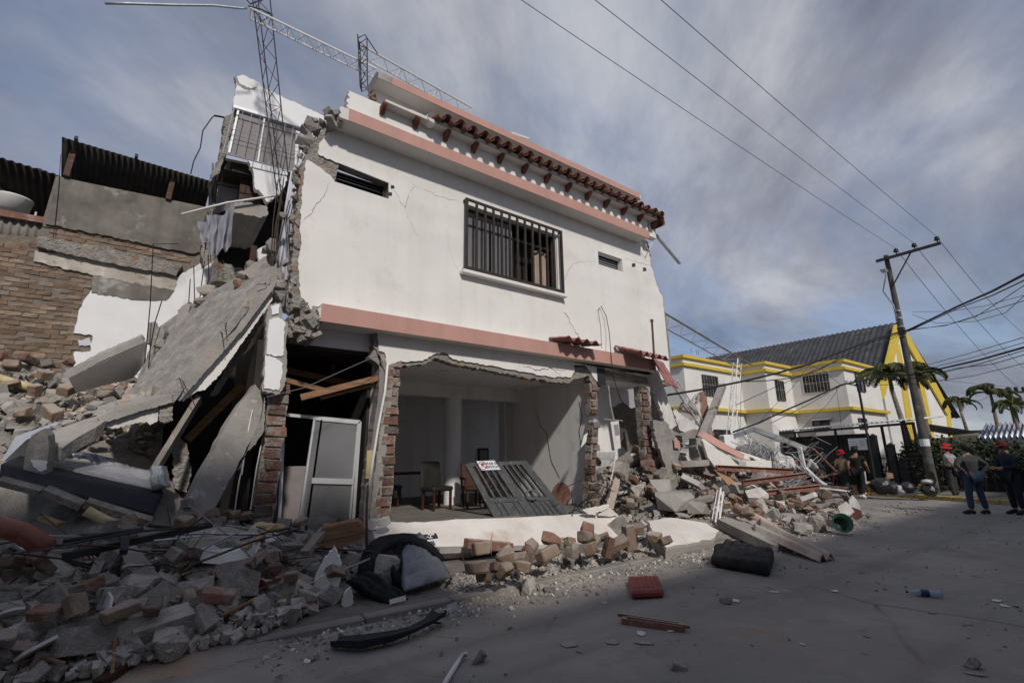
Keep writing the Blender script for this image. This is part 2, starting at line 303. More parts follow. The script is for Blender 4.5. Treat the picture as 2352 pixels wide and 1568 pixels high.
def road_wear(m):
    t = m.node_tree; N = t.nodes.new; L = t.links.new; b = t.nodes['Principled BSDF']; src = b.inputs['Base Color'].links[0].from_socket
    ge = N('ShaderNodeNewGeometry'); ns = N('ShaderNodeTexNoise'); ns.inputs['Scale'].default_value = 1.3; ns.inputs['Detail'].default_value = 6; L(ge.outputs['Position'], ns.inputs['Vector'])
    mx = N('ShaderNodeMix'); mx.data_type = 'VECTOR'; mx.inputs['Factor'].default_value = .16; L(ge.outputs['Position'], mx.inputs['A']); L(ns.outputs['Color'], mx.inputs['B'])
    vo = N('ShaderNodeTexVoronoi'); vo.feature = 'DISTANCE_TO_EDGE'; vo.inputs['Scale'].default_value = .42; L(mx.outputs['Result'], vo.inputs['Vector'])
    r1 = N('ShaderNodeMapRange'); r1.inputs[1].default_value = .002; r1.inputs[2].default_value = .010; r1.inputs[3].default_value = .55; r1.inputs[4].default_value = 0; L(vo.outputs['Distance'], r1.inputs[0])
    n3 = N('ShaderNodeTexNoise'); n3.inputs['Scale'].default_value = .5; L(ge.outputs['Position'], n3.inputs['Vector']); r3 = N('ShaderNodeMapRange'); r3.inputs[1].default_value = .48; r3.inputs[2].default_value = .58; L(n3.outputs[0], r3.inputs[0]); mu = N('ShaderNodeMath'); mu.operation = 'MULTIPLY'; L(r1.outputs[0], mu.inputs[0]); L(r3.outputs[0], mu.inputs[1])
    m1 = N('ShaderNodeMix'); m1.data_type = 'RGBA'; L(mu.outputs[0], m1.inputs['Factor']); L(src, m1.inputs['A']); m1.inputs['B'].default_value = (.045,.042,.04,1)
    # dust that fans out from the rubble along the house side of the road
    sp = N('ShaderNodeSeparateXYZ'); L(ge.outputs['Position'], sp.inputs[0]); ry = N('ShaderNodeMapRange'); ry.interpolation_type = 'SMOOTHSTEP'; ry.inputs[1].default_value = 3.2; ry.inputs[2].default_value = 5.4; L(sp.outputs[1], ry.inputs[0])
    rx = N('ShaderNodeMapRange'); rx.interpolation_type = 'SMOOTHSTEP'; rx.inputs[1].default_value = 20; rx.inputs[2].default_value = 13; L(sp.outputs[0], rx.inputs[0])
    nd = N('ShaderNodeTexNoise'); nd.inputs['Scale'].default_value = 1.1; nd.inputs['Detail'].default_value = 8; nd.inputs['Roughness'].default_value = .65; L(ge.outputs['Position'], nd.inputs['Vector']); rn = N('ShaderNodeMapRange'); rn.inputs[1].default_value = .36; rn.inputs[2].default_value = .62; L(nd.outputs[0], rn.inputs[0])
    a1 = N('ShaderNodeMath'); a1.operation = 'MULTIPLY'; L(ry.outputs[0], a1.inputs[0]); L(rx.outputs[0], a1.inputs[1]); a2 = N('ShaderNodeMath'); a2.operation = 'MULTIPLY'; L(a1.outputs[0], a2.inputs[0]); L(rn.outputs[0], a2.inputs[1])
    m2 = N('ShaderNodeMix'); m2.data_type = 'RGBA'; L(a2.outputs[0], m2.inputs['Factor']); L(m1.outputs['Result'], m2.inputs['A']); m2.inputs['B'].default_value = (.34,.30,.262,1)
    # faint tyre tracks running along the street
    wv = N('ShaderNodeTexNoise'); wv.inputs['Scale'].default_value = 1; wv.inputs['Detail'].default_value = 5; mpn = N('ShaderNodeMapping'); mpn.inputs['Scale'].default_value = (.07,1.9,1); L(ge.outputs['Position'], mpn.inputs[0]); L(mpn.outputs[0], wv.inputs['Vector']); rw = N('ShaderNodeMapRange'); rw.inputs[1].default_value = .52; rw.inputs[2].default_value = .70; rw.inputs[4].default_value = .45; L(wv.outputs[0], rw.inputs[0])
    m3 = N('ShaderNodeMix'); m3.data_type = 'RGBA'; L(rw.outputs[0], m3.inputs['Factor']); L(m2.outputs['Result'], m3.inputs['A']); m3.inputs['B'].default_value = (.12,.114,.108,1)
    L(m3.outputs['Result'], b.inputs['Base Color'])
road_wear(M['asphalt'])
# ================================================================== ground
def sstep(a, b, x):
    t = max(0, min(1, (x-a)/(b-a))); return t*t*(3-2*t)
PROF = [(4.6, 0), (5.2, .12), (6, .45), (7, .80), (8, 1.08), (9, 1.55), (10, 2.0), (11, 2.5), (12, 3.0), (13, 3.25), (16, 3.4)]
def prof(y):
    if y <= PROF[0][0]: return 0
    for (a, p), (b, q) in zip(PROF, PROF[1:]):
        if y <= b: return p+(q-p)*(y-a)/(b-a)
    return PROF[-1][1]
def H(x, y):
    """height of the ground and the rubble heaps"""
    h = .06*sstep(5.3, 5.36, y) if x < 12.5 else 0
    w = 1-sstep(-.2, 1.6, x)*(.45 if y < 8 else .75)
    sh = sstep(1.0, 2.6, x)*1.0
    w *= 1-sstep(2.5, 3.3, x)
    h = max(h, prof(y-sh)*w)
    if y > 8 and x > .2: h = min(h, .55+.9*max(0, 1.2-x)) if x < 1.3 else h
    e = (.20*max(0, min(y, 9)-4.7)+.26*max(0, min(y, 9)-7))*sstep(7.6, 9.8, x)*(1-sstep(14.0, 16.6, x))+.30*math.exp(-((x-11.4)/1.3)**2-((y-8.0)/1.0)**2)
    return max(h, e)

mb = MB()
mb.add([(-400,-400,0), (900,-400,0), (900,900,0), (-400,900,0)], [(0,1,2,3)])
tag(mb.build('ground', 'asphalt'), kind='structure')
mb = MB(); mb.b2((-14, 5.36, -.1), (12.4, 8.0, .06)); tag(mb.build('pavement', 'sidewalk', bevel=.02), kind='structure')
mb = MB()
for i in range(22): mb.b2((-10+i, 5.2, -.05), (-10+i+.985, 5.355, .068+rnd.uniform(-.01, .006)))
tag(mb.build('kerb', 'kerb', bevel=.015), kind='structure')
# fine crushed material of the heaps, under the loose pieces
def heap(name, x0, x1, y0, y1, st, label):
    vs = []; nx = int((x1-x0)/st)+1; ny = int((y1-y0)/st)+1; fs = []
    for j in range(ny):
        for i in range(nx):
            x, y = x0+i*st, y0+j*st; h = H(x, y)
            n = noise.noise(V((x*2.3, y*2.3, 1)))*.12+noise.noise(V((x*7, y*7, 4)))*.06+noise.noise(V((x*19, y*19, 9)))*.025
            vs.append((x, y, h-.05+n*min(1, h*2.2)))
    for j in range(ny-1):
        for i in range(nx-1):
            a = j*nx+i; q = (a, a+1, a+nx+1, a+nx)
            if max(vs[k][2] for k in q) > .005: fs.append(q)
    m = MB(); m.add(vs, fs); o = m.build(name, 'dust', smooth=True); tag(o, label, 'rubble', kind='stuff')
heap('crushed_rubble', -4.5, 3.4, 4.6, 13.9, .07, 'crushed mortar and dust of the rubble heap at left')
heap('crushed_rubble', 3.2, 8.6, 5.0, 8.2, .07, 'crushed mortar and dust under the bricks before the garage')
heap('crushed_rubble', 7.4, 16.8, 4.0, 11, .09, 'crushed mortar and dust of the heap beside the house')

# ================================================================== collapsed house
FY = 8.0; FLOOR = .5
house = thing('damaged_house', 'white two-storey house with pink bands, torn open on its left side', 'house', (6, 9, 0))
def part(name, mb, mt, parent=None, **k): return mb.build(name, mt, parent or house, **k)

# upper storey wall: rendered skin and masonry core
skin = [(759,296), (733,330), (731,354), (752,365), (778,374), (893,420), (893,457), (768,417), (755,400), (735,384), (712,370), (704,368), (694,436), (689,520), (693,560), (684,600), (688,650), (692,706), (1540,876), (1537,830), (1530,760), (1522,684), (1506,645), (1494,600), (1486,552)]
keep = {4, 5, 6, 17, 18, 19, 20, 24}
sk = P(jag(skin, 7, 1.8, 3, keep), FY)
w_main = [V((4.80,FY,5.34)), V((7.32,FY,5.34)), V((7.32,FY,6.83)), V((4.80,FY,6.83))]
w_right = [V((8.75,FY,6.41)), V((9.68,FY,6.41)), V((9.68,FY,6.77)), V((8.75,FY,6.77))]
mb = MB(); mb.prism(sk, (0,.03,0), [w_main, w_right]); fac = part('facade_wall', mb, 'plaster')
core = [(752,290), (722,322), (708,345), (700,362), (692,380), (684,450), (676,540), (670,600), (668,660), (676,716), (1540,886), (1541,820), (1531,740), (1518,676), (1500,640), (1490,556)]
ck = P(jag(core, 6, 3.0, 5, {9, 10, 11, 15}), FY+.032)
w_left = P([(779,376), (893,420), (893,457), (769,417)], FY+.032)
mb = MB(); mb.prism(ck, (0,.20,0), [w_left, [p+V((0,.032,0)) for p in w_main], [p+V((0,.032,0)) for p in w_right]]); part('masonry_core', mb, 'masonry')
# reveals of the small windows are the core itself: white render lining
def lining(x0, x1, z0, z1, depth=.19):
    mb = MB(); y0, y1 = FY+.031, FY+depth; t = .012
    mb.b2((x0, y0, z0), (x0+t, y1, z1)); mb.b2((x1-t, y0, z0), (x1, y1, z1)); mb.b2((x0+t, y0, z1-t), (x1-t, y1, z1)); mb.b2((x0+t, y0, z0), (x1-t, y1, z0+t)); return mb
part('window_reveal', lining(8.755, 9.675, 6.415, 6.765), 'plaster')
part('window_reveal', lining(4.805, 7.315, 5.345, 6.825), 'plaster')
def louvre(name, x0, x1, z0, z1, n, y=FY+.15):
    fr = MB(); w = .03
    fr.b2((x0, y, z0), (x0+w, y+.05, z1)); fr.b2((x1-w, y, z0), (x1, y+.05, z1)); fr.b2((x0+w, y, z0), (x1-w, y+.05, z0+w)); fr.b2((x0+w, y, z1-w), (x1-w, y+.05, z1))
    o = part(name, fr, 'bronze')
    for i in range(n):
        z = z0+w+(z1-z0-2*w)*(i+.5)/n; m = MB(); m.box(((x0+x1)/2, y+.02, z), (x1-x0-.06, .006, (z1-z0-.06)/n*1.05), (R(-38),0,0)); m.build('louvre_slat', 'glass_dark' if n < 4 else 'galvanised', o)
    m = MB(); m.b2((x0, y+.07, z0), (x1, y+.08, z1)); m.build('pane', 'glass_dark', o)
louvre('louvre_window', 2.12, 3.05, 6.42, 6.70, 3)
louvre('louvre_window', 8.77, 9.66, 6.43, 6.75, 4)

# big window with its grille
win = MB(); y = FY+.12
win.b2((4.82, y, 5.36), (4.87, y+.05, 6.81)); win.b2((7.25, y, 5.36), (7.30, y+.05, 6.81)); win.b2((4.87, y, 5.36), (7.25, y+.05, 5.42)); win.b2((4.87, y, 6.76), (7.25, y+.05, 6.81)); win.b2((4.87, y, 6.42), (7.25, y+.05, 6.46))
for x in (5.46, 6.08, 6.67): win.b2((x, y+.003, 5.42), (x+.045, y+.047, 6.42))
window = part('window', win, 'bronze')
m = MB(); m.b2((4.87, y+.02, 5.42), (6.08, y+.026, 6.76)); m.build('pane', 'glass_frost', window)
def curtain(x0, x1, z0, z1, yy, mt, amp=.05, per=.13):
    m = MB(); n = int((x1-x0)/.02); vs = []
    for i in range(n+1):
        x = x0+(x1-x0)*i/n; a = math.sin(x/per*2*math.pi+1.3*math.sin(x*7))*amp
        vs += [(x, yy+a*.7, z1), (x+.01*math.sin(i), yy+a, z0)]
    m.add(vs, [(2*i, 2*i+1, 2*i+3, 2*i+2) for i in range(n)]); return m.build('curtain', mt, window, smooth=True)
curtain(4.9, 6.1, 5.40, 6.40, FY+.30, 'curtain_brown'); curtain(6.72, 7.2, 5.38, 6.40, FY+.26, 'curtain_beige', .04, .17)
curtain(4.80, 4.90, 5.38, 6.3, FY+.10, 'curtain_beige', .02, .09)
m = MB(); m.b2((4.6, FY+.55, 5.2), (7.6, FY+.57, 7.0)); part('room_shade_board', m, 'dark_sheet_shade')  # near-black sheet stands in for the shade of the room
gr = MB(); gy = FY-.13; X0, X1, Z0, Z1 = 4.70, 7.40, 5.31, 6.90
gr.b2((X0, gy, Z1-.05), (X1, gy+.04, Z1)); gr.b2((X0, gy, Z0), (X1, gy+.04, Z0+.07)); gr.b2((X0, gy, Z0+.07), (X0+.06, gy+.04, Z1-.05)); gr.b2((X1-.06, gy, Z0+.07), (X1, gy+.04, Z1-.05))
for zz_ in (Z0+.01, Z1-.05): 
    for xx_ in (X0+.003, X1-.043): gr.b2((xx_, gy+.041, zz_), (xx_+.04, FY-.001, zz_+.04))
grille = part('window_grille', gr, 'bronze')
for i in range(11):
    x = X0+.06+(X1-X0-.12)*(i+1)/12; m = MB(); m.b2((x-.026, gy+.003, Z0+.071), (x+.026, gy+.037, Z1-.051)); m.build('bar', 'bronze', grille)
m = MB(); m.b2((4.64, FY-.16, 5.22), (7.46, FY-.002, 5.295)); part('window_sill', m, 'plaster', bevel=.008)
# render panel under the window, a shade smoother
m = MB(); m.b2((4.66, FY-.012, 4.04), (7.44, FY-.001, 5.218)); part('render_panel', m, 'plaster')

# what stands behind the facade: side wall, rear wall and roof slab of the upper storey
m = MB(); m.b2((11.05, 8.24, 3.99), (11.2, 14.0, 7.40)); part('side_wall', m, 'plaster')
m = MB(); m.b2((3.4, 14.0, 3.99), (11.2, 14.15, 7.40)); part('rear_wall', m, 'plaster')
m = MB(); m.b2((3.3, 8.36, 7.42), (11.2, 14.15, 7.58)); part('roof_slab', m, 'concrete_light')
# cornice with pink band
def jagbox(x0, x1, y0, y1, z0, z1, ends=(.08,.08), seed=1, step=.05):
    """a long member with broken ends"""
    q = random.Random(seed); m = MB(); n = max(2, int((z1-z0)/step)+1)
    L = [(x0+q.uniform(-1, 1)*ends[0], z0+(z1-z0)*i/n) for i in range(n+1)]; Rr = [(x1+q.uniform(-1, 1)*ends[1], z1-(z1-z0)*i/n) for i in range(n+1)]
    m.prism([V((a, y0, b)) for a, b in L+Rr], (0, y1-y0, 0)); return m
corn = part('cornice', jagbox(2.0, 10.36, 7.602, 8.06, 7.41, 7.635, (.06,.05), 4), 'soffit')
m = MB(); m.b2((2.12, 7.585, 7.40), (10.37, 7.600, 7.645)); m.build('pink_band', 'pink', corn)
m = MB()
for i in range(26): m.box((1.93+rnd.uniform(-.10,.12), rnd.uniform(7.64, 8.05), rnd.uniform(7.36, 7.62)), [rnd.uniform(.06,.16) for _ in range(3)], [rnd.uniform(0,3) for _ in range(3)])
m.build('broken_end', 'concrete', corn)
part('parapet_wall', jagbox(2.10, 10.46, 7.65, 7.85, 7.636, 8.05, (.035,.03), 8), 'plaster')
m = jagbox(10.52, 10.80, 7.66, 7.85, 7.55, 7.98, (.02,.03), 3); part('parapet_fragment', m, 'plaster')
m = MB(); m.b2((2.28, 7.86, 8.04), (2.75, 7.93, 8.14)); part('metal_channel', m, 'dark_metal')
# tiled ledge
ledge = part('tile_ledge', jagbox(2.72, 10.66, 7.45, 8.09, 7.985, 8.035, (.0,.03), 2), 'soffit')
for i in range(13):
    x = 2.72+.665*i
    pts = [(7.46, 7.984), (7.649, 7.984), (7.649, 7.83), (7.60, 7.82), (7.56, 7.86), (7.50, 7.90), (7.46, 7.95)]
    m = MB(); m.prism([V((x-.042, a, b)) for a, b in pts], (.085,0,0)); m.build('corbel', 'corbel', ledge)
m = MB(); m.prism([V((10.60, a+.02, b-.03)) for a, b in pts], (.085,0,0)); m.build('corbel', 'corbel', ledge)
# mortar bedding hump where tiles are missing
m = MB(); m.b2((3.20, 7.455, 8.036), (3.95, 7.6, 8.05)); m.lathe([(.11,-.1), (.11,.1)], (3.66, 7.52, 8.05), 14, (0,1,0)); m.build('mortar_bed', 'plaster_white', ledge)
def barrel(l=.62, r1=.105, r2=.12, t=.016, n=8, flip=False):
    vs = []; fs = []
    for k, (yy, rr) in enumerate(((0, r1), (l, r2))):
        for s_, off in ((0, 0), (1, t)):
            for i in range(n+1):
                a = math.pi*i/n; c, d = (rr-off)*math.cos(a), (rr-off)*math.sin(a)
                vs.append((c, yy, -d if flip else d))
    N = n+1
    for i in range(n):
        fs += [(i, i+1, 2*N+i+1, 2*N+i), (N+i+1, N+i, 3*N+i, 3*N+i+1), (i+1, i, N+i, N+i+1), (2*N+i, 2*N+i+1, 3*N+i+1, 3*N+i)]
    fs += [(0, N, 3*N, 2*N), (N-1, 3*N-1+0, 4*N-1, 2*N-1)]
    m = MB(); m.add(vs, fs); return m
tile_c = barrel(.70, .095, .105).mesh('roof_tile'); tile_p = barrel(.70, .085, .075, flip=True).mesh('roof_tile')
for i in range(24):
    x = 3.92+.29*i
    if x > 10.62: break
    z = 8.075+rnd.uniform(-.008, .008)
    for me, dx, dz in ((tile_c, 0, 0), (tile_p, -.145, .012)):
        o = link('roof_tile', me, 'terracotta', ledge, (x+dx, 7.25+rnd.uniform(-.02,.02), z+dz-.02), True, rot=(R(13), 0, rnd.uniform(-.03,.03)))
for i in range(3):
    link('roof_tile', tile_c, 'terracotta', ledge, (10.62+.04*i, 7.30+.02*i, 8.02-.07*i), True, rot=(R(16), R(25+20*i), R(6)))
# shallow mortar between tiles and ledge
m = MB(); m.b2((3.9, 7.43, 8.036), (10.6, 7.60, 8.07)); m.build('mortar_strip', 'plaster_white', ledge)
# upper parapet with the second band
part('upper_parapet', jagbox(2.73, 10.70, 8.10, 8.28, 7.9, 8.70, (.05,.02), 11), 'plaster')
uc = part('upper_cornice', jagbox(2.66, 10.40, 7.762, 8.35, 8.69, 8.835, (.05,.03), 12), 'soffit')
m = MB(); m.b2((2.93, 7.745, 8.685), (10.33, 7.760, 8.845)); m.build('pink_band', 'pink', uc)
m = jagbox(2.64, 2.925, 7.748, 7.761, 8.69, 8.84, (.02,.0), 5); m.build('bare_concrete', 'concrete_light', uc)
m = MB()
for i in range(14): m.box((2.72+rnd.uniform(-.03,.03), 8.13+rnd.uniform(0,.14), 8.08+i*.044), (.12, .10, .05), (rnd.uniform(-.2,.2), rnd.uniform(-.2,.2), rnd.uniform(0,3)))
m.build('broken_end', 'brick_red', uc)

# first-floor band
band = part('floor_band', jagbox(1.93, 10.42, 7.752, 8.25, 3.755, 4.035, (.05,.03), 21), 'soffit')
m = MB(); m.b2((1.965, 7.735, 3.75), (10.40, 7.750, 4.043)); m.build('pink_band', 'pink', band)
m = MB()
for i in range(40): m.box((1.80+rnd.uniform(-.20,.14), rnd.uniform(7.8, 8.2), rnd.uniform(3.5, 4.06)), [rnd.uniform(.06,.20) for _ in range(3)], [rnd.uniform(0,3) for _ in range(3)])
m.build('broken_end', 'masonry', band)
# floor slab over the ground floor
part('floor_slab', jagbox(1.7, 10.9, 8.26, 14.2, 3.46, 3.98, (.15,.05), 23), 'interior')

# lintel below the band
lin = [(868,762), (870,805), (883,809), (890,839), (912,831), (970,829), (1003,811), (1025,810), (1041,825), (1123,839), (1200,853), (1267,866), (1312,866), (1320,853), (1318,839), (1346,839), (1373,877), (1380,848), (1499,862), (1499,846)]
lk = P(jag(lin, 7, 1.6, 9, {19, 18}), FY)
top = lambda ps: [V((p.x, p.y, min(p.z, 3.752))) for p in ps]
mb = MB(); mb.prism(top(lk), (0,.03,0)); part('lintel_render', mb, 'plaster')
lin2 = [(858,760), (860,800), (872,818), (884,848), (915,842), (970,838), (1005,822), (1040,836), (1120,850), (1200,864), (1262,876), (1300,880), (1330,868), (1352,862), (1362,888), (1380,890), (1385,858), (1505,872), (1505,846)]
mb = MB(); mb.prism(top(P(jag(lin2, 6, 3, 10, {18, 17}), FY+.032)), (0,.2,0)); part('lintel_core', mb, 'masonry')

# brick piers
def rough_brick(q, l, w, h):
    m = MB(); vs = []
    for z in (-1, 1):
        for x, y_ in ((-1,-1), (1,-1), (1,1), (-1,1)): vs.append((x*l/2+q.uniform(-.02,.02), y_*w/2+q.uniform(-.014,.014), z*h/2+q.uniform(-.008,.008)))
    m.hexa([V(p) for p in vs]); return m.mesh('brick')
qb = random.Random(3)
pier_bricks = [rough_brick(qb, .27, .20, .125) for _ in range(5)]
def pier(x0, x1, z0, z1, mt='brick_pier', lean=0, mort=None, y=FY+.02, d=.2, nar=.0, wob=.03):
    m = MB(); n = int((z1-z0)/.16); vs = []
    po = [(x0+.0+qb.uniform(-.02,.02)+lean*(i/n), z0+(z1-z0)*i/n) for i in range(n+1)]; pq = [(x1-.0+qb.uniform(-.02,.02)+lean*(i/n), z0+(z1-z0)*i/n) for i in range(n, -1, -1)]
    m.prism([V((a, y+.03, b)) for a, b in po+pq], (0, d, 0)); o = part('pier', m, 'masonry')
    for i in range(n):
        z = z0+.08+i*(z1-z0)/n
        o2 = link('brick', qb.choice(pier_bricks), mt, o, ((x0+x1)/2+lean*(i/n)+qb.uniform(-wob,wob), y+d/2+qb.uniform(-.015,.01), z), rot=(0, qb.uniform(-.05,.05), qb.uniform(-.1,.1)))
        o2.scale = ((x1-x0)/.27*qb.uniform(.72, 1.05), d/.2*1.05, 1)
    return o
pier(1.34, 1.62, .5, 2.75, lean=.05); pier(3.16, 3.42, .5, 3.34, lean=.06)
m = MB(); m.prism(P(jag([(872,815), (884,850), (886,900), (872,1000), (858,1100), (848,1207), (872,1207), (880,1100), (890,1000), (900,900), (906,850), (904,826)], 9, 2, 4), FY+.015), (0,.22,0)); part('concrete_column', m, 'concrete')
m = MB(); m.prism(P(jag([(848,820), (862,800), (872,830), (870,900), (856,1000), (842,1100), (834,1207), (848,1207), (858,1090), (866,1000), (880,900), (884,850)], 9, 1.5, 6), FY+.05), (0,.22,0)); part('column_render', m, 'panel_mauve')
pier(8.25, 8.48, 2.55, 3.3, 'brick_pier', wob=.05); pier(8.2, 8.42, 1.72, 2.4, 'brick_dusty', .08, wob=.05); pier(8.05, 8.38, .5, 1.05, 'brick_dusty', wob=.04); pier(8.13, 8.3, 1.05, 1.72, 'brick_dusty', .06, wob=.05)
pier(10.12, 10.42, 1.5, 3.35, 'brick_dusty', -.05, wob=.04); pier(10.2, 10.55, .5, 1.5, 'brick_dusty', .0, wob=.06)

# ground floor room
m = MB(); m.b2((1.0, 8.0, 0), (11.0, 15.0, FLOOR)); part('ground_floor', m, 'sidewalk')
m = MB(); m.prism([V((3.30,8.26,FLOOR)), V((3.30,14.0,FLOOR)), V((3.30,14.0,3.458)), V((3.30,8.26,3.458))], (-.14,0,0)); part('partition_wall', m, 'interior')
m = MB(); m.b2((1.0, 14.0, FLOOR), (11.2, 14.2, 3.458)); bw = part('back_wall', m, 'interior')
m = MB(); m.prism([V((a, 13.985, b)) for a, b in jag([(4.1,3.2), (4.6,3.4), (4.7,2.7), (5.2,2.5), (5.3,2.9), (5.9,2.9), (5.8,1.2), (5.0,.9), (4.4,1.6)], .15, .05, 5)], (0,.012,0)); m.build('exposed_brick_patch', 'brick_old', bw)
# right wall of the garage, ragged front edge
rw = [(8.2, FLOOR), (8.12, .9), (8.30, 1.15), (8.22, 1.5), (8.12, 1.9), (8.3, 2.2), (8.16, 2.6), (8.1, 3.0), (8.27, 3.458), (11.6, 3.458), (11.6, FLOOR)]
m = MB(); m.prism([V((8.32, a, b)) for a, b in jag(rw, .1, .03, 5, {8, 9, 10})], (.14,0,0)); part('garage_wall', m, 'interior')
m = MB(); m.b2((8.27, 11.55, FLOOR), (8.52, 11.85, 3.458)); part('column', m, 'interior')
m = MB(); m.lathe([(.21, FLOOR), (.21, 3.2)], (6.25, 11.0, 0), 24); part('column', m, 'plaster_white', smooth=True)
m = MB(); m.b2((3.305, 10.85, 3.12), (8.315, 11.15, 3.455)); part('ceiling_beam', m, 'interior')
m = MB(); m.lathe([(.02,.03), (.06,.028), (.075,.0), (.0,-.02)], (5.0, 9.2, 3.43), 12); part('ceiling_rose', m, 'plaster_white')
# right bay
m = MB(); m.b2((8.50, 9.2, FLOOR), (11.0, 9.35, 3.458)); rb = part('bay_wall', m, 'interior')
m = MB(); m.prism(P(jag([(1405,935), (1432,925), (1450,938), (1480,932), (1492,935), (1492,1035), (1440,1040), (1428,1020), (1436,985), (1412,972)], 7, 2, 8), 9.195), (0,-.02,0)); m.build('mortar_patch', 'mortar', rb)
qq = random.Random(5); blk = [rough_brick(qq, .27, .04, .10) for _ in range(4)]
for j in range(8):
    for i in range(4):
        p = at(1420+i*22+(j % 2)*11, 942+j*13, Y=9.165)
        if p.x < 10.35: o = link('block', qq.choice(blk), 'concrete_wall', rb, p, rot=(0,0,qq.uniform(-.04,.04)))
tl = MB(); tl.b2((-.098,-.006,-.098), (.098,.006,.098)); tl.add([(-.09,-.007,-.09), (.09,-.007,-.09), (.09,-.007,.09), (-.09,-.007,.09), (0,-.018,0)], [(0,1,4), (1,2,4), (2,3,4), (3,0,4)]); tme = tl.mesh('wall_tile')
for i in range(4):
    for j in range(6): link('wall_tile', tme, 'tile_grey', rb, (9.55+i*.2, 9.18, .62+j*.2))
m = MB(); m.b2((1.31, 8.3, 3.40), (3.15, 10.59, 3.455)); part('hall_shade_ceiling', m, 'dark_sheet_shade')  # near-black board added so the hall ceiling reads as shaded
m = MB(); m.b2((3.10, 8.6, FLOOR), (3.155, 10.59, 3.39)); part('hall_shade_board', m, 'dark_sheet_shade')  # near-black board over the partition, hall shade as colour
# door bay: near-black boards standing in for the hall's shade, aluminium sliding door, broken battens
m = MB(); m.b2((1.25, 10.6, FLOOR), (3.16, 10.7, 3.458)); part('hall_shade_board', m, 'dark_sheet_shade')
m = MB(); m.b2((1.2, 8.3, FLOOR), (1.3, 10.6, 3.458)); part('hall_shade_board', m, 'dark_sheet_shade')
door = MB(); yd = 8.62
def frame_q(mbx, q, w=.05, d=.05):
    for a, b in zip(q, q[1:]+q[:1]): mbx.bar(a, b, d, w, up=(0,1,0))
dq = P([(652,952), (826,968), (808,1225), (640,1210)], yd); frame_q(door, dq, .06)
od = part('sliding_door', door, 'aluminium')
for q in ([(722,962), (738,964), (702,1218), (684,1216)], [(738,964), (822,972), (800,1225), (702,1218)]):
    m = MB(); qp = P(q, yd-.04); frame_q(m, qp, .035, .03); s_ = m.build('door_leaf', 'aluminium', od)
    m = MB(); m.prism(qp, (0,.008,0)); m.build('pane', 'glass_frost', od)
m = MB(); a, b = P([(716,1103), (812,1106)], yd-.055); m.bar(a, b, .03, .09); m.build('door_rail', 'aluminium', od)
m = MB(); m.bar(at(690,913,Y=8.3), at(868,868,Y=8.15), .12, .10); m.bar(at(735,915,Y=8.32), at(866,882,Y=8.2), .04, .05); part('broken_batten', m, 'wood')
m = MB(); m.bar(at(640,870,Y=8.5), at(755,900,Y=8.7), .14, .08); m.bar(at(655,850,Y=9.2), at(800,880,Y=9.4), .07, .1); part('broken_batten', m, 'wood')
m = MB(); m.bar(at(690,800,Y=9.6), at(850,840,Y=9.6), .06, .1); m.bar(at(765,830,Y=9.5), at(762,890,Y=9.5), .06, .1); part('broken_batten', m, 'wood')
m = MB(); m.tube([at(890,838,Y=7.97), at(884,900,Y=7.93), at(868,985,Y=7.9), at(856,1060,Y=7.9), at(845,1135,Y=7.9)], .022, 8); part('conduit', m, 'pvc_white', smooth=True)
m = MB(); m.b2((2.93, 7.98, 1.3), (3.02, 8.02, 1.75)); part('conduit_foam', m, 'pvc_yellow')

# cracks in the render
def crack(pts, w, Y=FY, seed=0):
    q = random.Random(seed); pp = jag(pts, 6, 2.2, seed, {len(pts)-1})
    c = [at(u, v, Y=Y-.0015) for u, v in pp]; m = MB(); vs = []
    for i, p in enumerate(c):
        d = (c[min(i+1, len(c)-1)]-c[max(i-1, 0)]); nrm = V((-d.z, 0, d.x)); nrm = nrm.normalized() if nrm.length > 1e-6 else V((1,0,0))
        ww = w*q.uniform(.3, 1.1)*(1-.85*abs(2*i/max(1, len(c)-1)-1)**3); vs += [p+nrm*ww, p-nrm*ww]
    m.add(vs, [(2*i, 2*i+1, 2*i+3, 2*i+2) for i in range(len(c)-1)]); return part('crack', m, 'crack')
for i, (pts, w) in enumerate([(((756,418), (745,450), (724,475), (714,492), (692,512)), .005), (((895,418), (906,440), (925,470), (930,480), (942,440), (955,428), (945,420)), .004), (((955,428), (985,440), (1010,452), (1060,465)), .004),
      (((930,480), (940,505), (960,545)), .003), (((1284,690), (1292,712), (1302,725), (1320,758), (1345,800)), .010), (((1290,655), (1306,622), (1318,605), (1368,598)), .004), (((1432,592), (1460,600), (1500,612)), .006), (((1020,520), (1040,600), (1062,640)), .002),
      (((1200,838), (1230,850), (1268,846), (1300,852)), .012), (((1250,836), (1268,846), (1290,866)), .006)]): crack(pts, w, FY, i)
for k, (u, v) in enumerate(((901,429), (1455,608), (1480,618), (896,445))):
    m = MB(); m.prism(P(jag([(u-4,v-4), (u+4,v-3), (u+5,v+4), (u-3,v+5)], 3, 1, k), FY-.002), (0,.001,0)); part('crack', m, 'crack')
m = MB(); m.prism([V((8.315, a, b)) for a, b in ((10.2,2.9), (10.0,2.4), (9.75,2.2), (9.6,1.5), (9.3,1.1), (9.29,1.105), (9.588,1.51), (9.735,2.21), (9.985,2.41))], (-.002,0,0)); part('crack', m, 'crack')
m = MB(); m.prism([V((8.315, a, b)) for a, b in ((8.5,2.9), (8.42,2.5), (8.55,2.2), (8.5,1.9), (8.49,1.9), (8.53,2.2), (8.40,2.5), (8.485,2.9))], (-.002,0,0)); part('crack', m, 'crack')

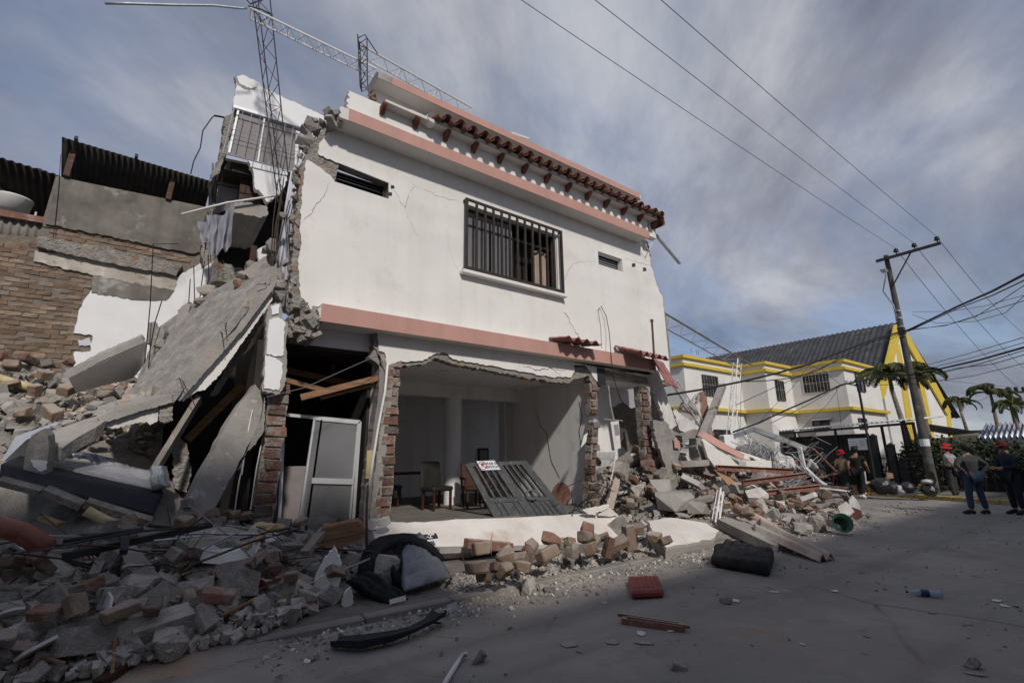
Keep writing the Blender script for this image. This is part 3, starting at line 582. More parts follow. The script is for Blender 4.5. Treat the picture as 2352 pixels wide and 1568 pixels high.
# tile canopy remains on the band: wavy plastic tile sheets
def wavy(o, ax, ay, nx, ny, lx, ly, amp, waves, step=.02, steps=2, nz=None):
    """corrugated sheet: ax across the waves, ay down the slope"""
    ax, ay = V(ax).normalized(), V(ay).normalized(); nz = V(nz) if nz else ax.cross(ay).normalized(); m = MB(); vs = []
    for j in range(ny+1):
        for i in range(nx+1):
            t = i/nx; w = (math.sin(t*waves*2*math.pi)*.5+.5)
            vs.append(V(o)+ax*(lx*t)+ay*(ly*j/ny)+nz*(amp*w**.8+ (step*(1-(j*steps/ny) % 1) if steps else 0)))
    m.add(vs, [(j*(nx+1)+i, j*(nx+1)+i+1, (j+1)*(nx+1)+i+1, (j+1)*(nx+1)+i) for j in range(ny) for i in range(nx)]); return m
def sheet(mb_, name, mt, parent=None, th=.006, loc=None):
    o = mb_.build(name, mt, parent, smooth=True); s_ = o.modifiers.new('thickness', 'SOLIDIFY'); s_.thickness = th; return o
sheet(wavy((6.95, 7.99, 4.13), (1,0,0), (0,-1,-.16), 60, 8, 1.10, .60, .095, 4, .012, 2, nz=(0,-.1,1)), 'tile_canopy', 'plastic_tile', house)
sheet(wavy((9.10, 7.99, 4.20), (1,0,-.03), (0,-1,-.36), 60, 9, 1.20, .80, .10, 5, .02, 3, nz=(0,-.3,1)), 'tile_canopy', 'plastic_tile', house)
sheet(wavy((10.18, 7.75, 4.10), (1,.1,-.12), (.2,-.35,-.9), 36, 9, .60, .80, .09, 3, .02, 3, nz=(-.2,-.9,-.3)), 'tile_canopy', 'plastic_tile', house)
# small fittings
m = MB(); m.tube([at(1497,733,Y=7.985), at(1505,860,Y=7.985)], .03, 8); m.b2(at(1495,733,Y=7.97), at(1500,739,Y=7.99)); part('downpipe_strip', m, 'rusty')
m = MB(); m.tube([at(1374,712,Y=7.97), at(1380,703,Y=7.95), at(1392,725,Y=7.9), at(1399,760,Y=7.85), at(1404,820,Y=7.7), at(1410,870,Y=7.7), at(1424,915,Y=7.8), at(1440,935,Y=7.95)], .009, 6); m.tube([at(1374,712,Y=7.975), at(1380,750,Y=7.985), at(1382,800,Y=7.985)], .004, 5); part('hanging_cable', m, 'wire')
m = MB(); m.b2((8.50, 7.99, 3.28), (8.70, 8.05, 3.66)); m.b2((8.47, 7.98, 3.25), (8.73, 7.992, 3.68)); part('meter_recess', m, 'dark_metal')
m = MB(); m.tube([at(1397,885,Y=8.0), at(1402,930,Y=8.0), at(1410,965,Y=8.0)], .022, 8); m.tube([at(1388,962,Y=8.05), at(1430,966,Y=8.05)], .015, 6); part('service_pipe', m, 'galvanised')
bx = thing('meter_box', 'beige electricity meter box hanging crooked beside broken brick pier', 'meter box', at(1412,1030,Y=7.95))
m = MB(); m.prism(P([(1402,968), (1421,966), (1426,1028), (1412,1034)], 7.9), (.03,.12,0)); m.build('case', 'soffit', bx)
m = MB(); m.prism(P([(1410,975), (1420,974), (1423,998), (1413,1000)], 7.893), (0,.005,0)); m.build('glass', 'galvanised', bx)
m = MB(); m.prism(P([(1414,1005), (1421,1004), (1423,1014), (1416,1016)], 7.893), (0,.005,0)); m.build('label_plate', 'pvc_white', bx)
m = MB(); m.tube([at(1416,1034,Y=7.92), at(1410,1070,Y=7.9), at(1402,1110,Y=7.85), at(1394,1150,Y=7.8)], .012, 6); tag(m.build('white_cable', 'pvc_white', smooth=True), 'white cable hanging down from the meter box', 'cable')
m = MB(); m.prism(P([(1341,1000), (1350,993), (1346,1015), (1334,1028)], 7.95), (.03,.05,0)); tag(m.build('lock_plate', 'white_metal'), 'small white metal lock plate stuck on the broken pier', 'plate')
m = MB(); m.lathe([(.016,0), (.016,.004)], at(1347.5,1001,Y=7.945), 10, (0,-1,0)); m.build('keyhole', 'ink', bpy.data.objects['lock_plate'])
# dangling cornice lath and lumps at the right corner
m = MB(); p, q_ = at(1505,538,Y=7.7), at(1562,606,Y=7.5); m.bar(p, q_, .03, .16, up=(.7,.7,0)); part('hanging_lath', m, 'galvanised')
m = MB(); m.tube([at(1482,560,Y=7.8), at(1490,575,Y=7.8), at(1502,548,Y=7.75)], .012, 6); part('hanging_lath', m, 'white_metal')
# ================================================================== neighbour's wall and roofs behind the gap, at left
WY = 14.0
nb = thing('neighbour_wall', 'bare brick and concrete wall of the neighbouring house at left', 'wall', (-1, WY, 0))
m = MB(); m.prism(P([(-420,500), (96,546), (100,500), (128,405), (486,478), (500,640), (560,760), (600,1000), (-420,1000)], WY), (0,.25,0)); m.build('wall_core', 'mortar', nb)
m = MB(); m.prism(P(jag([(110,508), (130,404), (300,443), (486,478), (470,575), (440,582), (330,560), (240,540), (104,514)], 9, 1.6, 3, {0, 1, 2}), WY-.07), (0,.068,0)); m.build('concrete_parapet', 'concrete_wall', nb)
m = MB(); m.prism(P(jag([(85,545), (96,542), (250,570), (420,608), (405,632), (230,600), (84,566)], 9, 1.5, 4), WY-.16), (0,.158,0)); m.build('ring_beam', 'masonry', nb)
m = MB(); m.prism(P(jag([(80,575), (200,590), (410,636), (400,668), (215,632), (76,600)], 9, 2.5, 5), WY-.055), (0,.05,0)); m.build('stucco_strip', 'stucco_old', nb)
m = MB(); m.prism(P(jag([(214,630), (330,650), (400,668), (380,690), (310,688), (210,672)], 9, 2, 15), WY-.05), (0,.045,0)); m.build('mortar_strip', 'concrete_wall', nb)
m = MB(); m.prism(P(jag([(208,668), (270,664), (310,682), (360,662), (402,640), (432,620), (470,600), (492,640), (480,760), (470,860), (300,900), (168,860), (170,808), (208,806), (212,770), (168,764), (180,720), (192,690)], 8, 2.2, 7), WY-.035), (0,.03,0)); m.build('white_render', 'plaster_white', nb)
m = MB(); m.prism(P(jag([(178,782), (206,776), (210,792), (182,794)], 6, 1.5, 9), WY-.03), (0,.004,0)); m.build('old_blue_paint', 'sheet_lilac', nb)
# bricks, one by one: courses slope as the wall is seen, i.e. they are level in the world
q = random.Random(11); bm_ = [rough_brick(q, .235, .06, .088) for _ in range(8)]
a = at(-260, 900, Y=WY); b = at(480, 480, Y=WY)
def inside(p, poly):
    c = False; n = len(poly)
    for i in range(n):
        x1, y1 = poly[i]; x2, y2 = poly[i-1]
        if (y1 > p[1]) != (y2 > p[1]) and p[0] < (x2-x1)*(p[1]-y1)/(y2-y1)+x1: c = not c
    return c
def proj(p):
    d = p-EYE; z = d.dot(FW); return (1176+F_PX*d.dot(RT)/z, 784-F_PX*d.dot(UP)/z)
zones = [[(-40,545), (90,566), (82,576), (78,600), (214,634), (206,672), (188,690), (168,760), (172,800), (160,880), (-40,905)], [(104,516), (330,562), (440,584), (420,606), (250,568), (98,540)], [(210,674), (300,690), (268,664), (206,670)]]
cand = []
z = a.z; j = 0
while z < b.z:
    x = a.x+(.125 if j % 2 else 0)
    while x < b.x+1:
        p = V((x, WY+.014, z)); uv = proj(p)
        if any(inside(uv, zn) for zn in zones): cand.append((p, q.random()))
        x += .252
    z += .103; j += 1
cand.sort(key=lambda c: -(c[0]-EYE).length*0+abs(proj(c[0])[0]-120))
rest = MB()
for k, (p, rr) in enumerate(cand):
    if q.random() < .03: continue
    loc = p+V((q.uniform(-.006,.006), q.uniform(-.006,.006), q.uniform(-.004,.004)))
    if k < 300: link('brick', q.choice(bm_), 'brick_old', nb, loc, rot=(0, q.uniform(-.02,.02), q.uniform(-.02,.02)))
    else: rest.box(loc, (.235,.06,.088), (0, q.uniform(-.02,.02), 0))
if rest.v: tag(rest.build('brickwork', 'brick_old', nb), kind='stuff')
m = MB(); m.tube([at(140,355,Y=WY-.1), at(134,440,Y=WY-.1), at(126,520,Y=WY-.1), at(122,548,Y=WY-.1)], .006, 4); m.build('wire', 'wire', nb)

# open lean-to roof on the parapet
rf = thing('lean_to_roof', 'dark corrugated lean-to roof on brown posts above the concrete parapet', 'roof', at(300,440,Y=WY))
fe0, fe1 = at(142,316,Y=WY-.4), at(487,418,Y=WY-.4)
def corr(p0, p1, down, n_w, amp, name, mt, par, th=.01):
    ax = p1-p0; ay = V(down); o = wavy(p0, ax, ay, n_w*6, 2, ax.length, ay.length, amp, n_w, 0, 0); return sheet(o, name, mt, par, th)
corr(fe0, fe1, (-.15, 3.4, -1.5), 26, .022, 'corrugated_sheet', 'dark_sheet_shade', rf)  # shade of the underside is put into the sheet's colour
m = MB(); m.bar(at(150,326,Y=WY-.2), at(490,426,Y=WY-.2), .07, .12); m.build('purlin', 'rusty', rf)
for (u0, v0, u1, v1) in ((174,330,152,405), (400,402,386,458)):
    m = MB(); m.bar(at(u0,v0,Y=WY-.1), at(u1,v1,Y=WY-.1), .11, .09); m.build('post', 'rusty', rf)
for u0, v0 in ((175,326), (313,366)):
    m = MB(); p = at(u0,v0,Y=WY-.35); m.bar(p+V((0,-.1,.06)), p+V((-.12,3.0,-1.28)), .06, .1); m.build('rafter', 'dark_metal', rf)
m = MB(); m.b2((-4.5, 17.6, 6.0), (1.6, 17.7, 9.6)); w_ = m.build('rear_wall', 'dark_sheet_shade', rf)  # near-black board stands in for shade in the open space under the roof
m = MB(); p, q2 = at(378,424,Y=17.55), at(428,452,Y=17.55); m.b2((p.x,17.55,q2.z), (q2.x,17.58,p.z)); m.build('window', 'sheet_lilac', rf)
# second roof, tank and corrugated fence farther left
r2 = thing('side_roof', 'low dark corrugated roof at the left edge of the picture', 'roof', at(60,500,Y=14.6))
corr(at(-60,345,Y=14.2), at(136,404,Y=14.2), (-.1, 3.6, -1.25), 10, .04, 'corrugated_sheet', 'dark_sheet_shade', r2)
corr(at(-40,420,Y=17.2), at(126,458,Y=17.2), (0, .3, -1.2), 9, .05, 'back_sheet', 'roof_zinc', r2)
m = MB(); m.bar(at(-40,482,Y=14.05), at(110,508,Y=14.05), .06, .14); m.build('fascia', 'primer', r2)
corr(at(-50,487,Y=14.1), at(106,512,Y=14.1), (0, .02, -.55), 8, .06, 'front_sheet', 'fibro', r2)
m = MB(); m.bar(at(2,425,Y=15), at(10,450,Y=14.6), .05); m.bar(at(92,390,Y=14.5), at(112,440,Y=16.5), .06); m.build('rafter', 'dark_metal', r2)
tk = thing('water_tank', 'round white water tank under the roof at left edge', 'water tank', at(22,486,Y=14.9))
p = at(22,488,Y=14.9); m = MB(); m.lathe([(.0,0), (.30,0), (.34,.30), (.355,.32), (.355,.35), (.30,.37), (.0,.39)], p, 24); m.build('tank_body', 'pvc_white', tk, smooth=True)
m = MB(); m.tube([p+V((.44,-.1,.1)), p+V((.44,-.1,-.1))], .02, 6); m.build('outlet_pipe', 'pvc_white', tk)

# ================================================================== rear rooms of the house, torn open
RY = 10.8
m = MB(); m.prism(P(jag([(541,205), (545,185), (540,178), (556,172), (585,184), (612,206), (680,236), (726,257), (757,276), (745,300), (716,318), (690,292), (610,266), (536,243)], 7, 1.5, 2, {10, 11, 12}), RY), (0,.2,0)); rp = part('rear_parapet', m, 'plaster_white')
m = MB(); m.prism(P(jag([(537,176), (543,174), (550,192), (575,203), (590,200), (585,208), (560,204), (545,195)], 4, 1, 3), RY-.004), (0,.06,0)); m.build('broken_edge', 'concrete', rp)
m = MB(); m.prism(P(jag([(570,368), (662,396), (655,425), (640,447), (613,464), (597,440), (586,432), (583,402)], 6, 2.2, 3, {0}), RY+.02), (0,.16,0)); part('rear_wall', m, 'plaster_white')
m = MB(); m.prism(P([(680,300), (712,308), (700,345), (690,390), (676,392)], RY+.02), (0,.16,0)); part('rear_wall', m, 'plaster_white')
rg = thing('rear_window', 'barred window under the white rear parapet, left of the house', 'window', at(600,390,Y=RY))
def grid(par, corners, nv, zs, Y, r=.012, mt='wire', fr=.02):
    c = [at(u, v, Y=Y) for u, v in corners]      # tl tr br bl
    m = MB()
    for a_, b_ in zip(c, c[1:]+c[:1]): m.tube([a_, b_], fr, 6)
    m.build('grille_frame', mt, par)
    for i in range(1, nv):
        t = i/nv; m = MB(); m.tube([c[0].lerp(c[1], t), c[3].lerp(c[2], t)], r, 5); m.build('bar', mt, par)
    for t in zs:
        m = MB(); m.tube([c[0].lerp(c[3], t), c[1].lerp(c[2], t)], r*.8, 5); m.build('cross_bar', mt, par)
grid(rg, [(538,248), (692,294), (680,394), (512,352)], 8, (.46, .56), RY-.10, .008, 'galvanised', .014)
for (u0, v0, u1, v1, u2, v2, u3, v3) in ((548,256,606,274,590,372,528,352), (608,275,692,300,681,392,592,373)):
    m = MB(); m.prism(P([(u0,v0), (u1,v1), (u2,v2), (u3,v3)], RY+.05), (0,.01,0)); m.build('curtain', 'panel_mauve', rg)
m = MB(); m.bar(at(607,274,Y=RY+.03), at(592,372,Y=RY+.03), .03, .05); m.bar(at(547,255,Y=RY+.03), at(526,352,Y=RY+.03), .04, .05); m.bar(at(536,246,Y=RY+.02), at(692,293,Y=RY+.02), .05, .09); m.build('window_frame', 'aluminium', rg)
m = MB(); m.prism(P(jag([(515,268), (545,250), (520,350), (500,400), (478,418), (484,400), (502,362), (510,330)], 6, 3, 5), RY+.15), (0,.3,0)); part('broken_wall_end', m, 'masonry')
# room below: ceiling panel, wardrobe, near-black sheet for the room's shade
m = MB(); m.prism(P([(506,372), (560,380), (556,432), (498,420)], RY+.9), (0,.03,0)); m.prism(P([(500,425), (552,436), (545,476), (494,490)], RY+.85), (0,.03,0)); part('torn_room_panel', m, 'panel_mauve')
m = MB(); m.prism(P([(556,380), (584,388), (586,432), (600,462), (548,462)], RY+.5), (0,.5,0)); tag(m.build('wardrobe', 'wood_red'), 'dark red wooden wardrobe in the torn-open upper room', 'wardrobe')
m = MB(); m.prism(P([(480,420), (505,360), (690,400), (660,600), (560,640), (478,640)], RY+1.7), (0,.1,0)); part('torn_room_shade', m, 'dark_sheet_shade')
m = MB(); m.prism(P([(502,366), (700,404), (700,430), (500,385)], RY+.3), (0,1.4,0)); part('upper_slab', m, 'dark_sheet_shade')
m = MB(); m.prism(P(jag([(538,460), (612,472), (616,492), (600,500), (535,486)], 6, 2, 4), RY-.4), (0,1.9,0)); part('upper_floor_stub', m, 'concrete_light')
m = MB(); m.prism(P(jag([(480,470), (496,468), (500,600), (560,620), (560,660), (470,640), (462,560)], 7, 4, 6), RY+1.0), (0,.4,0)); part('torn_wall', m, 'masonry')
m = MB(); m.bar(at(584,565,Y=9.6), at(572,645,Y=9.6), .10, .06); tag(m.build('door_post', 'wood_red'), 'reddish wooden post standing above the leaning slab', 'post')
m = MB(); m.prism(P(jag([(590,575), (620,556), (616,590), (596,612)], 6, 1.5, 4), 9.7), (0,.1,0)); part('torn_wall', m, 'plaster_white')
m = MB(); m.tube([at(417,492,Y=RY-.6), at(520,466,Y=RY-.5), at(642,448,Y=RY-.5)], .022, 7); tag(m.build('plastic_pipe', 'pvc_white', smooth=True), 'thin white pipe jutting out over the grey parapet', 'pipe')
m = MB(); m.tube([at(500,268,Y=RY), at(494,265,Y=RY), at(487,270,Y=RY), at(466,300,Y=RY), at(460,340,Y=RY), at(445,370,Y=RY), at(438,400,Y=RY)], .012, 5); m.tube([at(515,270,Y=RY), at(500,267,Y=RY), at(492,266,Y=RY)], .02, 6); tag(m.build('bent_cable', 'wire'), 'cable bent over from the rear window, hanging free', 'cable')
for k in range(7):
    u = 490+k*4; m = MB(); m.tube([at(u-10+rnd.uniform(0,14),400+rnd.uniform(-30,30),Y=RY+.3), at(u-8,470,Y=RY+.2), at(u-18+rnd.uniform(-4,4),560+rnd.uniform(-20,40),Y=RY)], .006, 4); part('loose_wire', m, 'wire')
# hanging cloth
def cloth(tl, tr, bl, br, Y, nx=22, ny=18, amp=.08, fold=5, sag=.1, seed=0):
    q = random.Random(seed); vs = []; ph = q.uniform(0, 6); cs = [at(*c, Y=Y) for c in (tl, tr, bl, br)]
    for j in range(ny+1):
        for i in range(nx+1):
            s, t = i/nx, j/ny; p = cs[0].lerp(cs[1], s).lerp(cs[2].lerp(cs[3], s), t)
            p = p+V((noise.noise(V((s*3, t*3, seed)))*.05, math.sin(s*fold*6.28+ph+t*1.3)*amp*(.4+t), -sag*4*s*(1-s)*(1-t)+noise.noise(V((s*6, t*1.5, seed+5)))*.10*t)); vs.append(p)
    m = MB(); m.add(vs, [(j*(nx+1)+i, j*(nx+1)+i+1, (j+1)*(nx+1)+i+1, (j+1)*(nx+1)+i) for j in range(ny) for i in range(nx)]); return m
o = cloth((485,492), (538,465), (478,585), (528,572), RY-.6, amp=.07, fold=2.2, sag=.12, seed=4).build('hanging_cloth', 'cloth_grey', smooth=True); tag(o, 'grey cloth hanging from the broken upper floor edge', 'cloth')
o = cloth((452,510), (486,492), (462,555), (486,560), RY-.55, amp=.05, fold=1.5, sag=.06, seed=9).build('hanging_cloth', 'cloth_grey', smooth=True); tag(o, 'smaller grey cloth end beside the hanging cloth', 'cloth')

# leaning corrugated sheet inside the torn edge, and the shattered edge column
m = MB(); c = [at(706,348,Y=8.7), at(668,395,Y=9.0), at(616,700,Y=8.9), at(682,735,Y=8.55)]; vs = []; nx, ny = 48, 3
for j in range(ny+1):
    for i in range(nx+1):
        s, t = i/nx, j/ny; vs.append(c[0].lerp(c[1], s).lerp(c[3].lerp(c[2], s), t)+V((0, math.sin(s*7*6.28)*.018, 0)))
m.add(vs, [(j*(nx+1)+i, j*(nx+1)+i+1, (j+1)*(nx+1)+i+1, (j+1)*(nx+1)+i) for j in range(ny) for i in range(nx)])
tag(sheet(m, 'corrugated_sheet', 'sheet_lilac'), 'pale corrugated sheet leaning inside the torn house edge', 'sheet')
q = random.Random(8)
ch = MB()
def blob(mb_, c, s, q, n=13):
    pts = [V((q.uniform(-1,1), q.uniform(-1,1), q.uniform(-1,1))) for _ in range(n)]
    b = bmesh.new()
    for p in pts:
        k = max(abs(p.x), abs(p.y), abs(p.z)); p = p/k*(.75+.25*q.random()); b.verts.new((c[0]+p.x*s[0], c[1]+p.y*s[1], c[2]+p.z*s[2]))
    r = bmesh.ops.convex_hull(b, input=b.verts); bmesh.ops.delete(b, geom=[v for v in b.verts if not v.link_faces], context='VERTS')
    b.verts.index_update(); mb_.add([v.co.copy() for v in b.verts], [[v.index for v in f.verts] for f in b.faces]); b.free()
for (u, v, s) in ((716,290,.14), (726,300,.10), (705,300,.12), (700,322,.13), (712,312,.09), (706,345,.10), (694,338,.08), (722,278,.10), (740,285,.08), (735,296,.07), (690,360,.07), (700,380,.06)):
    blob(ch, at(u,v,Y=8.05+q.uniform(0,.15)), [s*q.uniform(.7,1.1) for _ in range(3)], q)
part('shattered_corner', ch, 'concrete')
ch = MB()
for i in range(30):
    t = i/30; u = 682-10*t+q.uniform(-7,7); v = 385+330*t; blob(ch, at(u,v,Y=8.12+q.uniform(-.05,.1)), [q.uniform(.04,.10) for _ in range(3)], q, 11)
part('shattered_edge', ch, 'masonry')
for k in range(9):      # bent reinforcing bars
    u = 640+q.uniform(-15,30); m = MB(); m.tube([at(u+8,430+q.uniform(-40,60),Y=8.5), at(u-4,520+q.uniform(-20,20),Y=8.5), at(u-10+q.uniform(-15,15),600+q.uniform(-30,60),Y=8.45)], .009, 5); part('bent_rebar', m, 'rebar')
# standing sheet beside the white wall with wires
m = MB(); m.prism(P([(430,640), (490,600), (478,700), (470,790), (425,820), (405,815)], 11.0), (0,.03,0)); tag(m.build('wallboard', 'plaster_white'), 'white wallboard leaning behind the big grey slab', 'panel')
for (pts, Y) in (([(372,690), (356,740), (345,800), (340,860)], 9.6), ([(410,560), (352,560), (345,700), (333,830), (338,870)], 10), ([(437,640), (432,720), (440,770), (430,790)], 10.2), ([(470,600), (462,660), (455,720)], 10.2), ([(445,610), (447,690), (441,760)], 10.3), ([(478,585), (480,640), (465,690)], 10.1)):
    m = MB(); m.tube([at(u,v,Y=Y) for u, v in pts], .008, 4); part('loose_wire', m, 'wire')

# ================================================================== fallen slabs at left
def slab(name, pts, thick, mt, label, cat='slab', under=None, jg=(9, 1.8), seed=1, keep=(), group=None, pl=None, jamp=.045):
    """pts: (u, v, Y) of the upper face; thick: vector"""
    q = random.Random(seed); out = []; n = len(pts)
    if pl:
        c0, c1, c2 = [at(*pts[i][:2], Y=pts[i][2]) for i in pl]; nr = (c1-c0).cross(c2-c0).normalized(); hit = lambda p: EYE+ray(p[0], p[1])*((c0-EYE).dot(nr)/ray(p[0], p[1]).dot(nr))
    else: nr = V((0,0,0)); hit = lambda p: at(p[0], p[1], Y=p[2])
    def jit(q):
        v_ = V((q.uniform(-1,1), q.uniform(-1,1), q.uniform(-1,1)))*jamp; return v_-nr*v_.dot(nr)
    for i in range(n):
        a, b = pts[i], pts[(i+1) % n]; pa, pb = hit(a), hit(b); out.append(pa)
        L = (pb-pa).length; k = int(L/.16)
        if i in keep: continue
        for j in range(1, k+1): out.append(pa.lerp(pb, (j+q.uniform(-.25,.25))/(k+1))+jit(q))
    m = MB(); m.prism(out, thick); o = m.build(name, mt)
    if label: tag(o, label, cat, group)
    return o, out
big = thing('collapsed_floor_slab', 'huge grey floor slab leaning down to the left from the torn house', 'floor slab', at(330,900,Y=9))
top_pts = [(630,612,8.35), (541,728,8.35), (461,814,8.3), (395,906,8.25), (272,922,9.4), (317,876,9.9), (345,800,10.4), (363,752,10.6), (450,690,10.6), (520,650,10.5), (596,600,10.3)]
def slabpart(name, pts, thick, mt, seed, par, keep=(), pl=None):
    o, _ = slab(name, pts, thick, mt, None, seed=seed, keep=keep, pl=pl); w = WLOC[o.name]; o.parent = par; o.location = w-WLOC[par.name]; return o
slabpart('slab_top', top_pts, (.02,0,-.14), 'concrete_slab', 2, big, {3}, (0, 3, 7))
m = MB(); e = [at(u,v,Y=8.30) for u, v in jag([(636,602), (541,720), (461,805), (390,900), (412,921), (482,842), (560,754), (638,648)], 5, 1.1, 3)]; m.prism(e, (0,.10,0)); m.build('slab_edge', 'concrete_light', big)
m = MB(); m.prism(P(jag([(622,650), (626,688), (588,742), (541,809), (505,860), (471,895), (455,897), (422,921), (409,918), (470,838), (548,752)], 4, 1.3, 6, {8, 9, 10}), 8.40), (0,.06,0)); m.build('plastered_soffit', 'plaster', big)
sc0, sc1, sc2 = [at(*top_pts[i][:2], Y=top_pts[i][2]) for i in (0, 3, 7)]; snr = (sc1-sc0).cross(sc2-sc0).normalized()
def on_slab(u, v): return EYE+ray(u, v)*((sc0-EYE).dot(snr)/ray(u, v).dot(snr))
q = random.Random(8)
for k, (u, v, Y, s, mt) in enumerate(((648,497,8.5,(.07,.06,.07),'concrete'), (625,565,8.6,(.10,.1,.13),'concrete'), (612,575,8.8,(.07,.07,.1),'concrete'), (638,630,8.4,(.1,.1,.12),'concrete'), (645,655,8.3,(.1,.1,.09),'concrete'), (640,680,8.2,(.09,.1,.1),'masonry'), (655,600,8.4,(.06,.06,.1),'concrete'), (470,678,8.9,(.16,.1,.12),'concrete_light'), (458,700,8.8,(.1,.08,.07),'concrete'), (560,640,8.5,(.14,.1,.08),'concrete'), (545,660,8.4,(.09,.08,.07),'brick_red'), (575,620,8.7,(.10,.1,.09),'concrete'), (690,760,7.95,(.17,.12,.14),'concrete_light'), (668,765,8.0,(.1,.1,.1),'masonry'), (350,790,9.2,(.1,.1,.22),'concrete'), (365,800,9.0,(.08,.1,.1),'concrete'))):
    m = MB(); blob(m, (on_slab(u, v)+V((0,-.02,s[2]*.75))) if (7 <= k < 12 or k > 13) else at(u,v,Y=Y), s, q, 20); tag(m.build('concrete_lump', mt), ['broken concrete lump caught on bent bars above the leaning slab', 'broken concrete lump on the leaning slab', 'lump of concrete under the band at the torn edge'][0 if k < 7 else 1 if k < 12 or k > 13 else 2], 'concrete lump', ['lumps caught on the bars', 'lumps on the leaning slab', 'lumps under the band'][0 if k < 7 else 1 if k < 12 or k > 13 else 2])
for k, (pg, Y, lab) in enumerate((([(402,765), (408,712), (432,692), (436,706), (424,748), (414,778)], 9.9, 'upright slab shard at the far edge of the leaning slab, upper one'), ([(348,800), (352,762), (372,748), (378,764), (366,800), (356,812)], 9.8, 'upright slab shard at the far edge of the leaning slab, lower one'), ([(330,872), (336,845), (352,838), (356,860), (340,884)], 9.6, 'small shard at the lower far corner of the leaning slab'), ([(446,712), (470,690), (488,692), (478,708), (456,724)], 9.9, 'flat shard lying at the top far edge of the leaning slab'), ([(560,622), (596,596), (622,580), (626,596), (600,618), (572,640)], 8.8, 'shattered concrete shard at the top of the leaning slab'))):
    m = MB(); m.prism(P(jag(pg, 5, 1.5, k), Y), (.06,.14,.03)); tag(m.build('slab_shard', 'concrete' if k % 2 else 'concrete_light'), lab, 'shard')
for k in (0, 2, 3, 6):
    m = MB(); j_ = (7, 0, -12, 5, 0, 0, 9)[k]; u = 600-k*33+j_; v = 655+k*37-j_; p_ = at(u,v,Y=8.32); m.tube([p_, p_+V((.03*j_/9,-.08-.02*k,-.05)), p_+V((.06*(k-2),-.12,-.10-.05*k))], .006, 5); m.build('torn_rebar', 'rebar', big)
m = MB(); m.prism(P(jag([(600,700), (606,735), (560,810), (500,905), (480,912), (545,805)], 5, 2, 9), 8.9), (0,.12,0)); m.build('lower_layer', 'concrete', big)
s2 = thing('fallen_slab', 'broken grey slab with white underside at foot of the leaning slab', 'floor slab', at(250,980,Y=8.5))
m = MB(); m.prism(P(jag([(397,904), (397,923), (310,948), (232,973), (222,957), (300,933)], 5, 1.2, 5), 8.22), (-.1,1.3,.25)); m.build('slab_body', 'concrete_light', s2)
m = MB(); m.prism(P(jag([(366,928), (362,966), (345,976), (338,968), (300,974), (262,984), (240,980), (236,968)], 4, 1.5, 6), 8.30), (0,.06,0)); m.build('plastered_soffit', 'plaster_dirty', s2)
m = MB(); m.prism(P(jag([(396,920), (396,966), (378,972), (364,964), (367,928)], 4, 2, 8), 8.28), (0,.2,0)); m.build('broken_core', 'masonry', s2)
q = random.Random(19)
for k, (u, v, Y) in enumerate(((236,948,8.6), (262,938,8.9), (285,926,8.8), (300,918,9.3), (330,912,9.1), (352,905,8.9), (372,898,8.8), (215,950,9.0), (190,962,9.0), (160,972,8.9), (255,920,9.6), (310,898,9.8), (225,930,9.8), (130,982,8.9), (335,890,9.8), (275,905,10.2))):
    m = MB(); blob(m, at(u,v,Y=Y), [q.uniform(.06,.15), q.uniform(.06,.12), q.uniform(.04,.09)], q, 16); tag(m.build('concrete_lump', q.choice(('brick_dusty','concrete','concrete_light','brick_dusty'))), 'lump of broken masonry, %s along the top of the low fallen slab' % (('leftmost','second','third','fourth','fifth','sixth','seventh','eighth','ninth','tenth','eleventh','twelfth','thirteenth','fourteenth','fifteenth','rightmost')[sorted(range(16), key=lambda i_: (236,262,285,300,330,352,372,215,190,160,255,310,225,130,335,275)[i_]).index(k)]+' from the left' if k not in (13, 6) else ('leftmost' if k == 13 else 'rightmost')), 'masonry lump', 'lumps on the low fallen slab')
slab('broken_slab', [(110,991,8.3), (226,954,8.4), (243,965,8.0), (143,1029,7.8), (105,1018,7.9)], (0,.03,-.17), 'concrete', 'flat piece of broken concrete slab propped above the dark mattress', 'slab', seed=3, pl=(0, 1, 3), jamp=.018)
ws = thing('wall_slab', 'plastered wall slab with shade-toned beige face, tilted in the rubble by the white wall', 'slab', at(240,880,Y=10))
m = MB(); fpl = [at(157,868,Y=9.7), at(330,787,Y=9.7), at(331,838,Y=10.0), at(306,868,Y=10.2), at(175,902,Y=10.2)]; m.prism(fpl, (.02,.05,.06)); m.build('plastered_face', 'soffit', ws)  # shade of the overhanging face put into a darker colour
m = MB(); m.prism([at(u,v,Y=9.69) for u, v in jag([(145,861), (230,815), (323,775), (331,786), (240,826), (157,869)], 6, 1, 2)], (0,.3,.12)); m.build('broken_top', 'concrete_light', ws)
slab('broken_slab', [(72,1000,7.5), (98,985,7.5), (110,1000,7.5), (110,1050,7.5), (104,1090,7.5), (80,1112,7.5), (45,1108,7.5), (58,1040,7.5)], (.02,.3,.03), 'concrete', 'upright concrete stub with white paint lying across the dark mattress', 'slab', seed=6, jamp=.015)
m = MB(); m.prism(P(jag([(70,1055), (108,1058), (106,1078), (92,1083), (76,1072)], 5, 1.5, 3), 7.485), (0,.012,0)); m.build('paint_patch', 'plaster_white', bpy.data.objects['broken_slab.001'])
lw, _ = slab('leaning_wall_slab', [(586,882,8.2), (608,905,8.2), (598,962,8.0), (560,1045,7.8), (505,1145,7.7), (498,1158,7.6), (470,1213,7.4), (398,1207,7.4), (440,1130,7.7), (500,1012,7.9), (553,925,8.1)], (-.04,.16,-.02), 'concrete', 'long grey wall slab leaning steeply left of the doorway', 'slab', seed=7, pl=(0, 7, 6), jamp=.015)
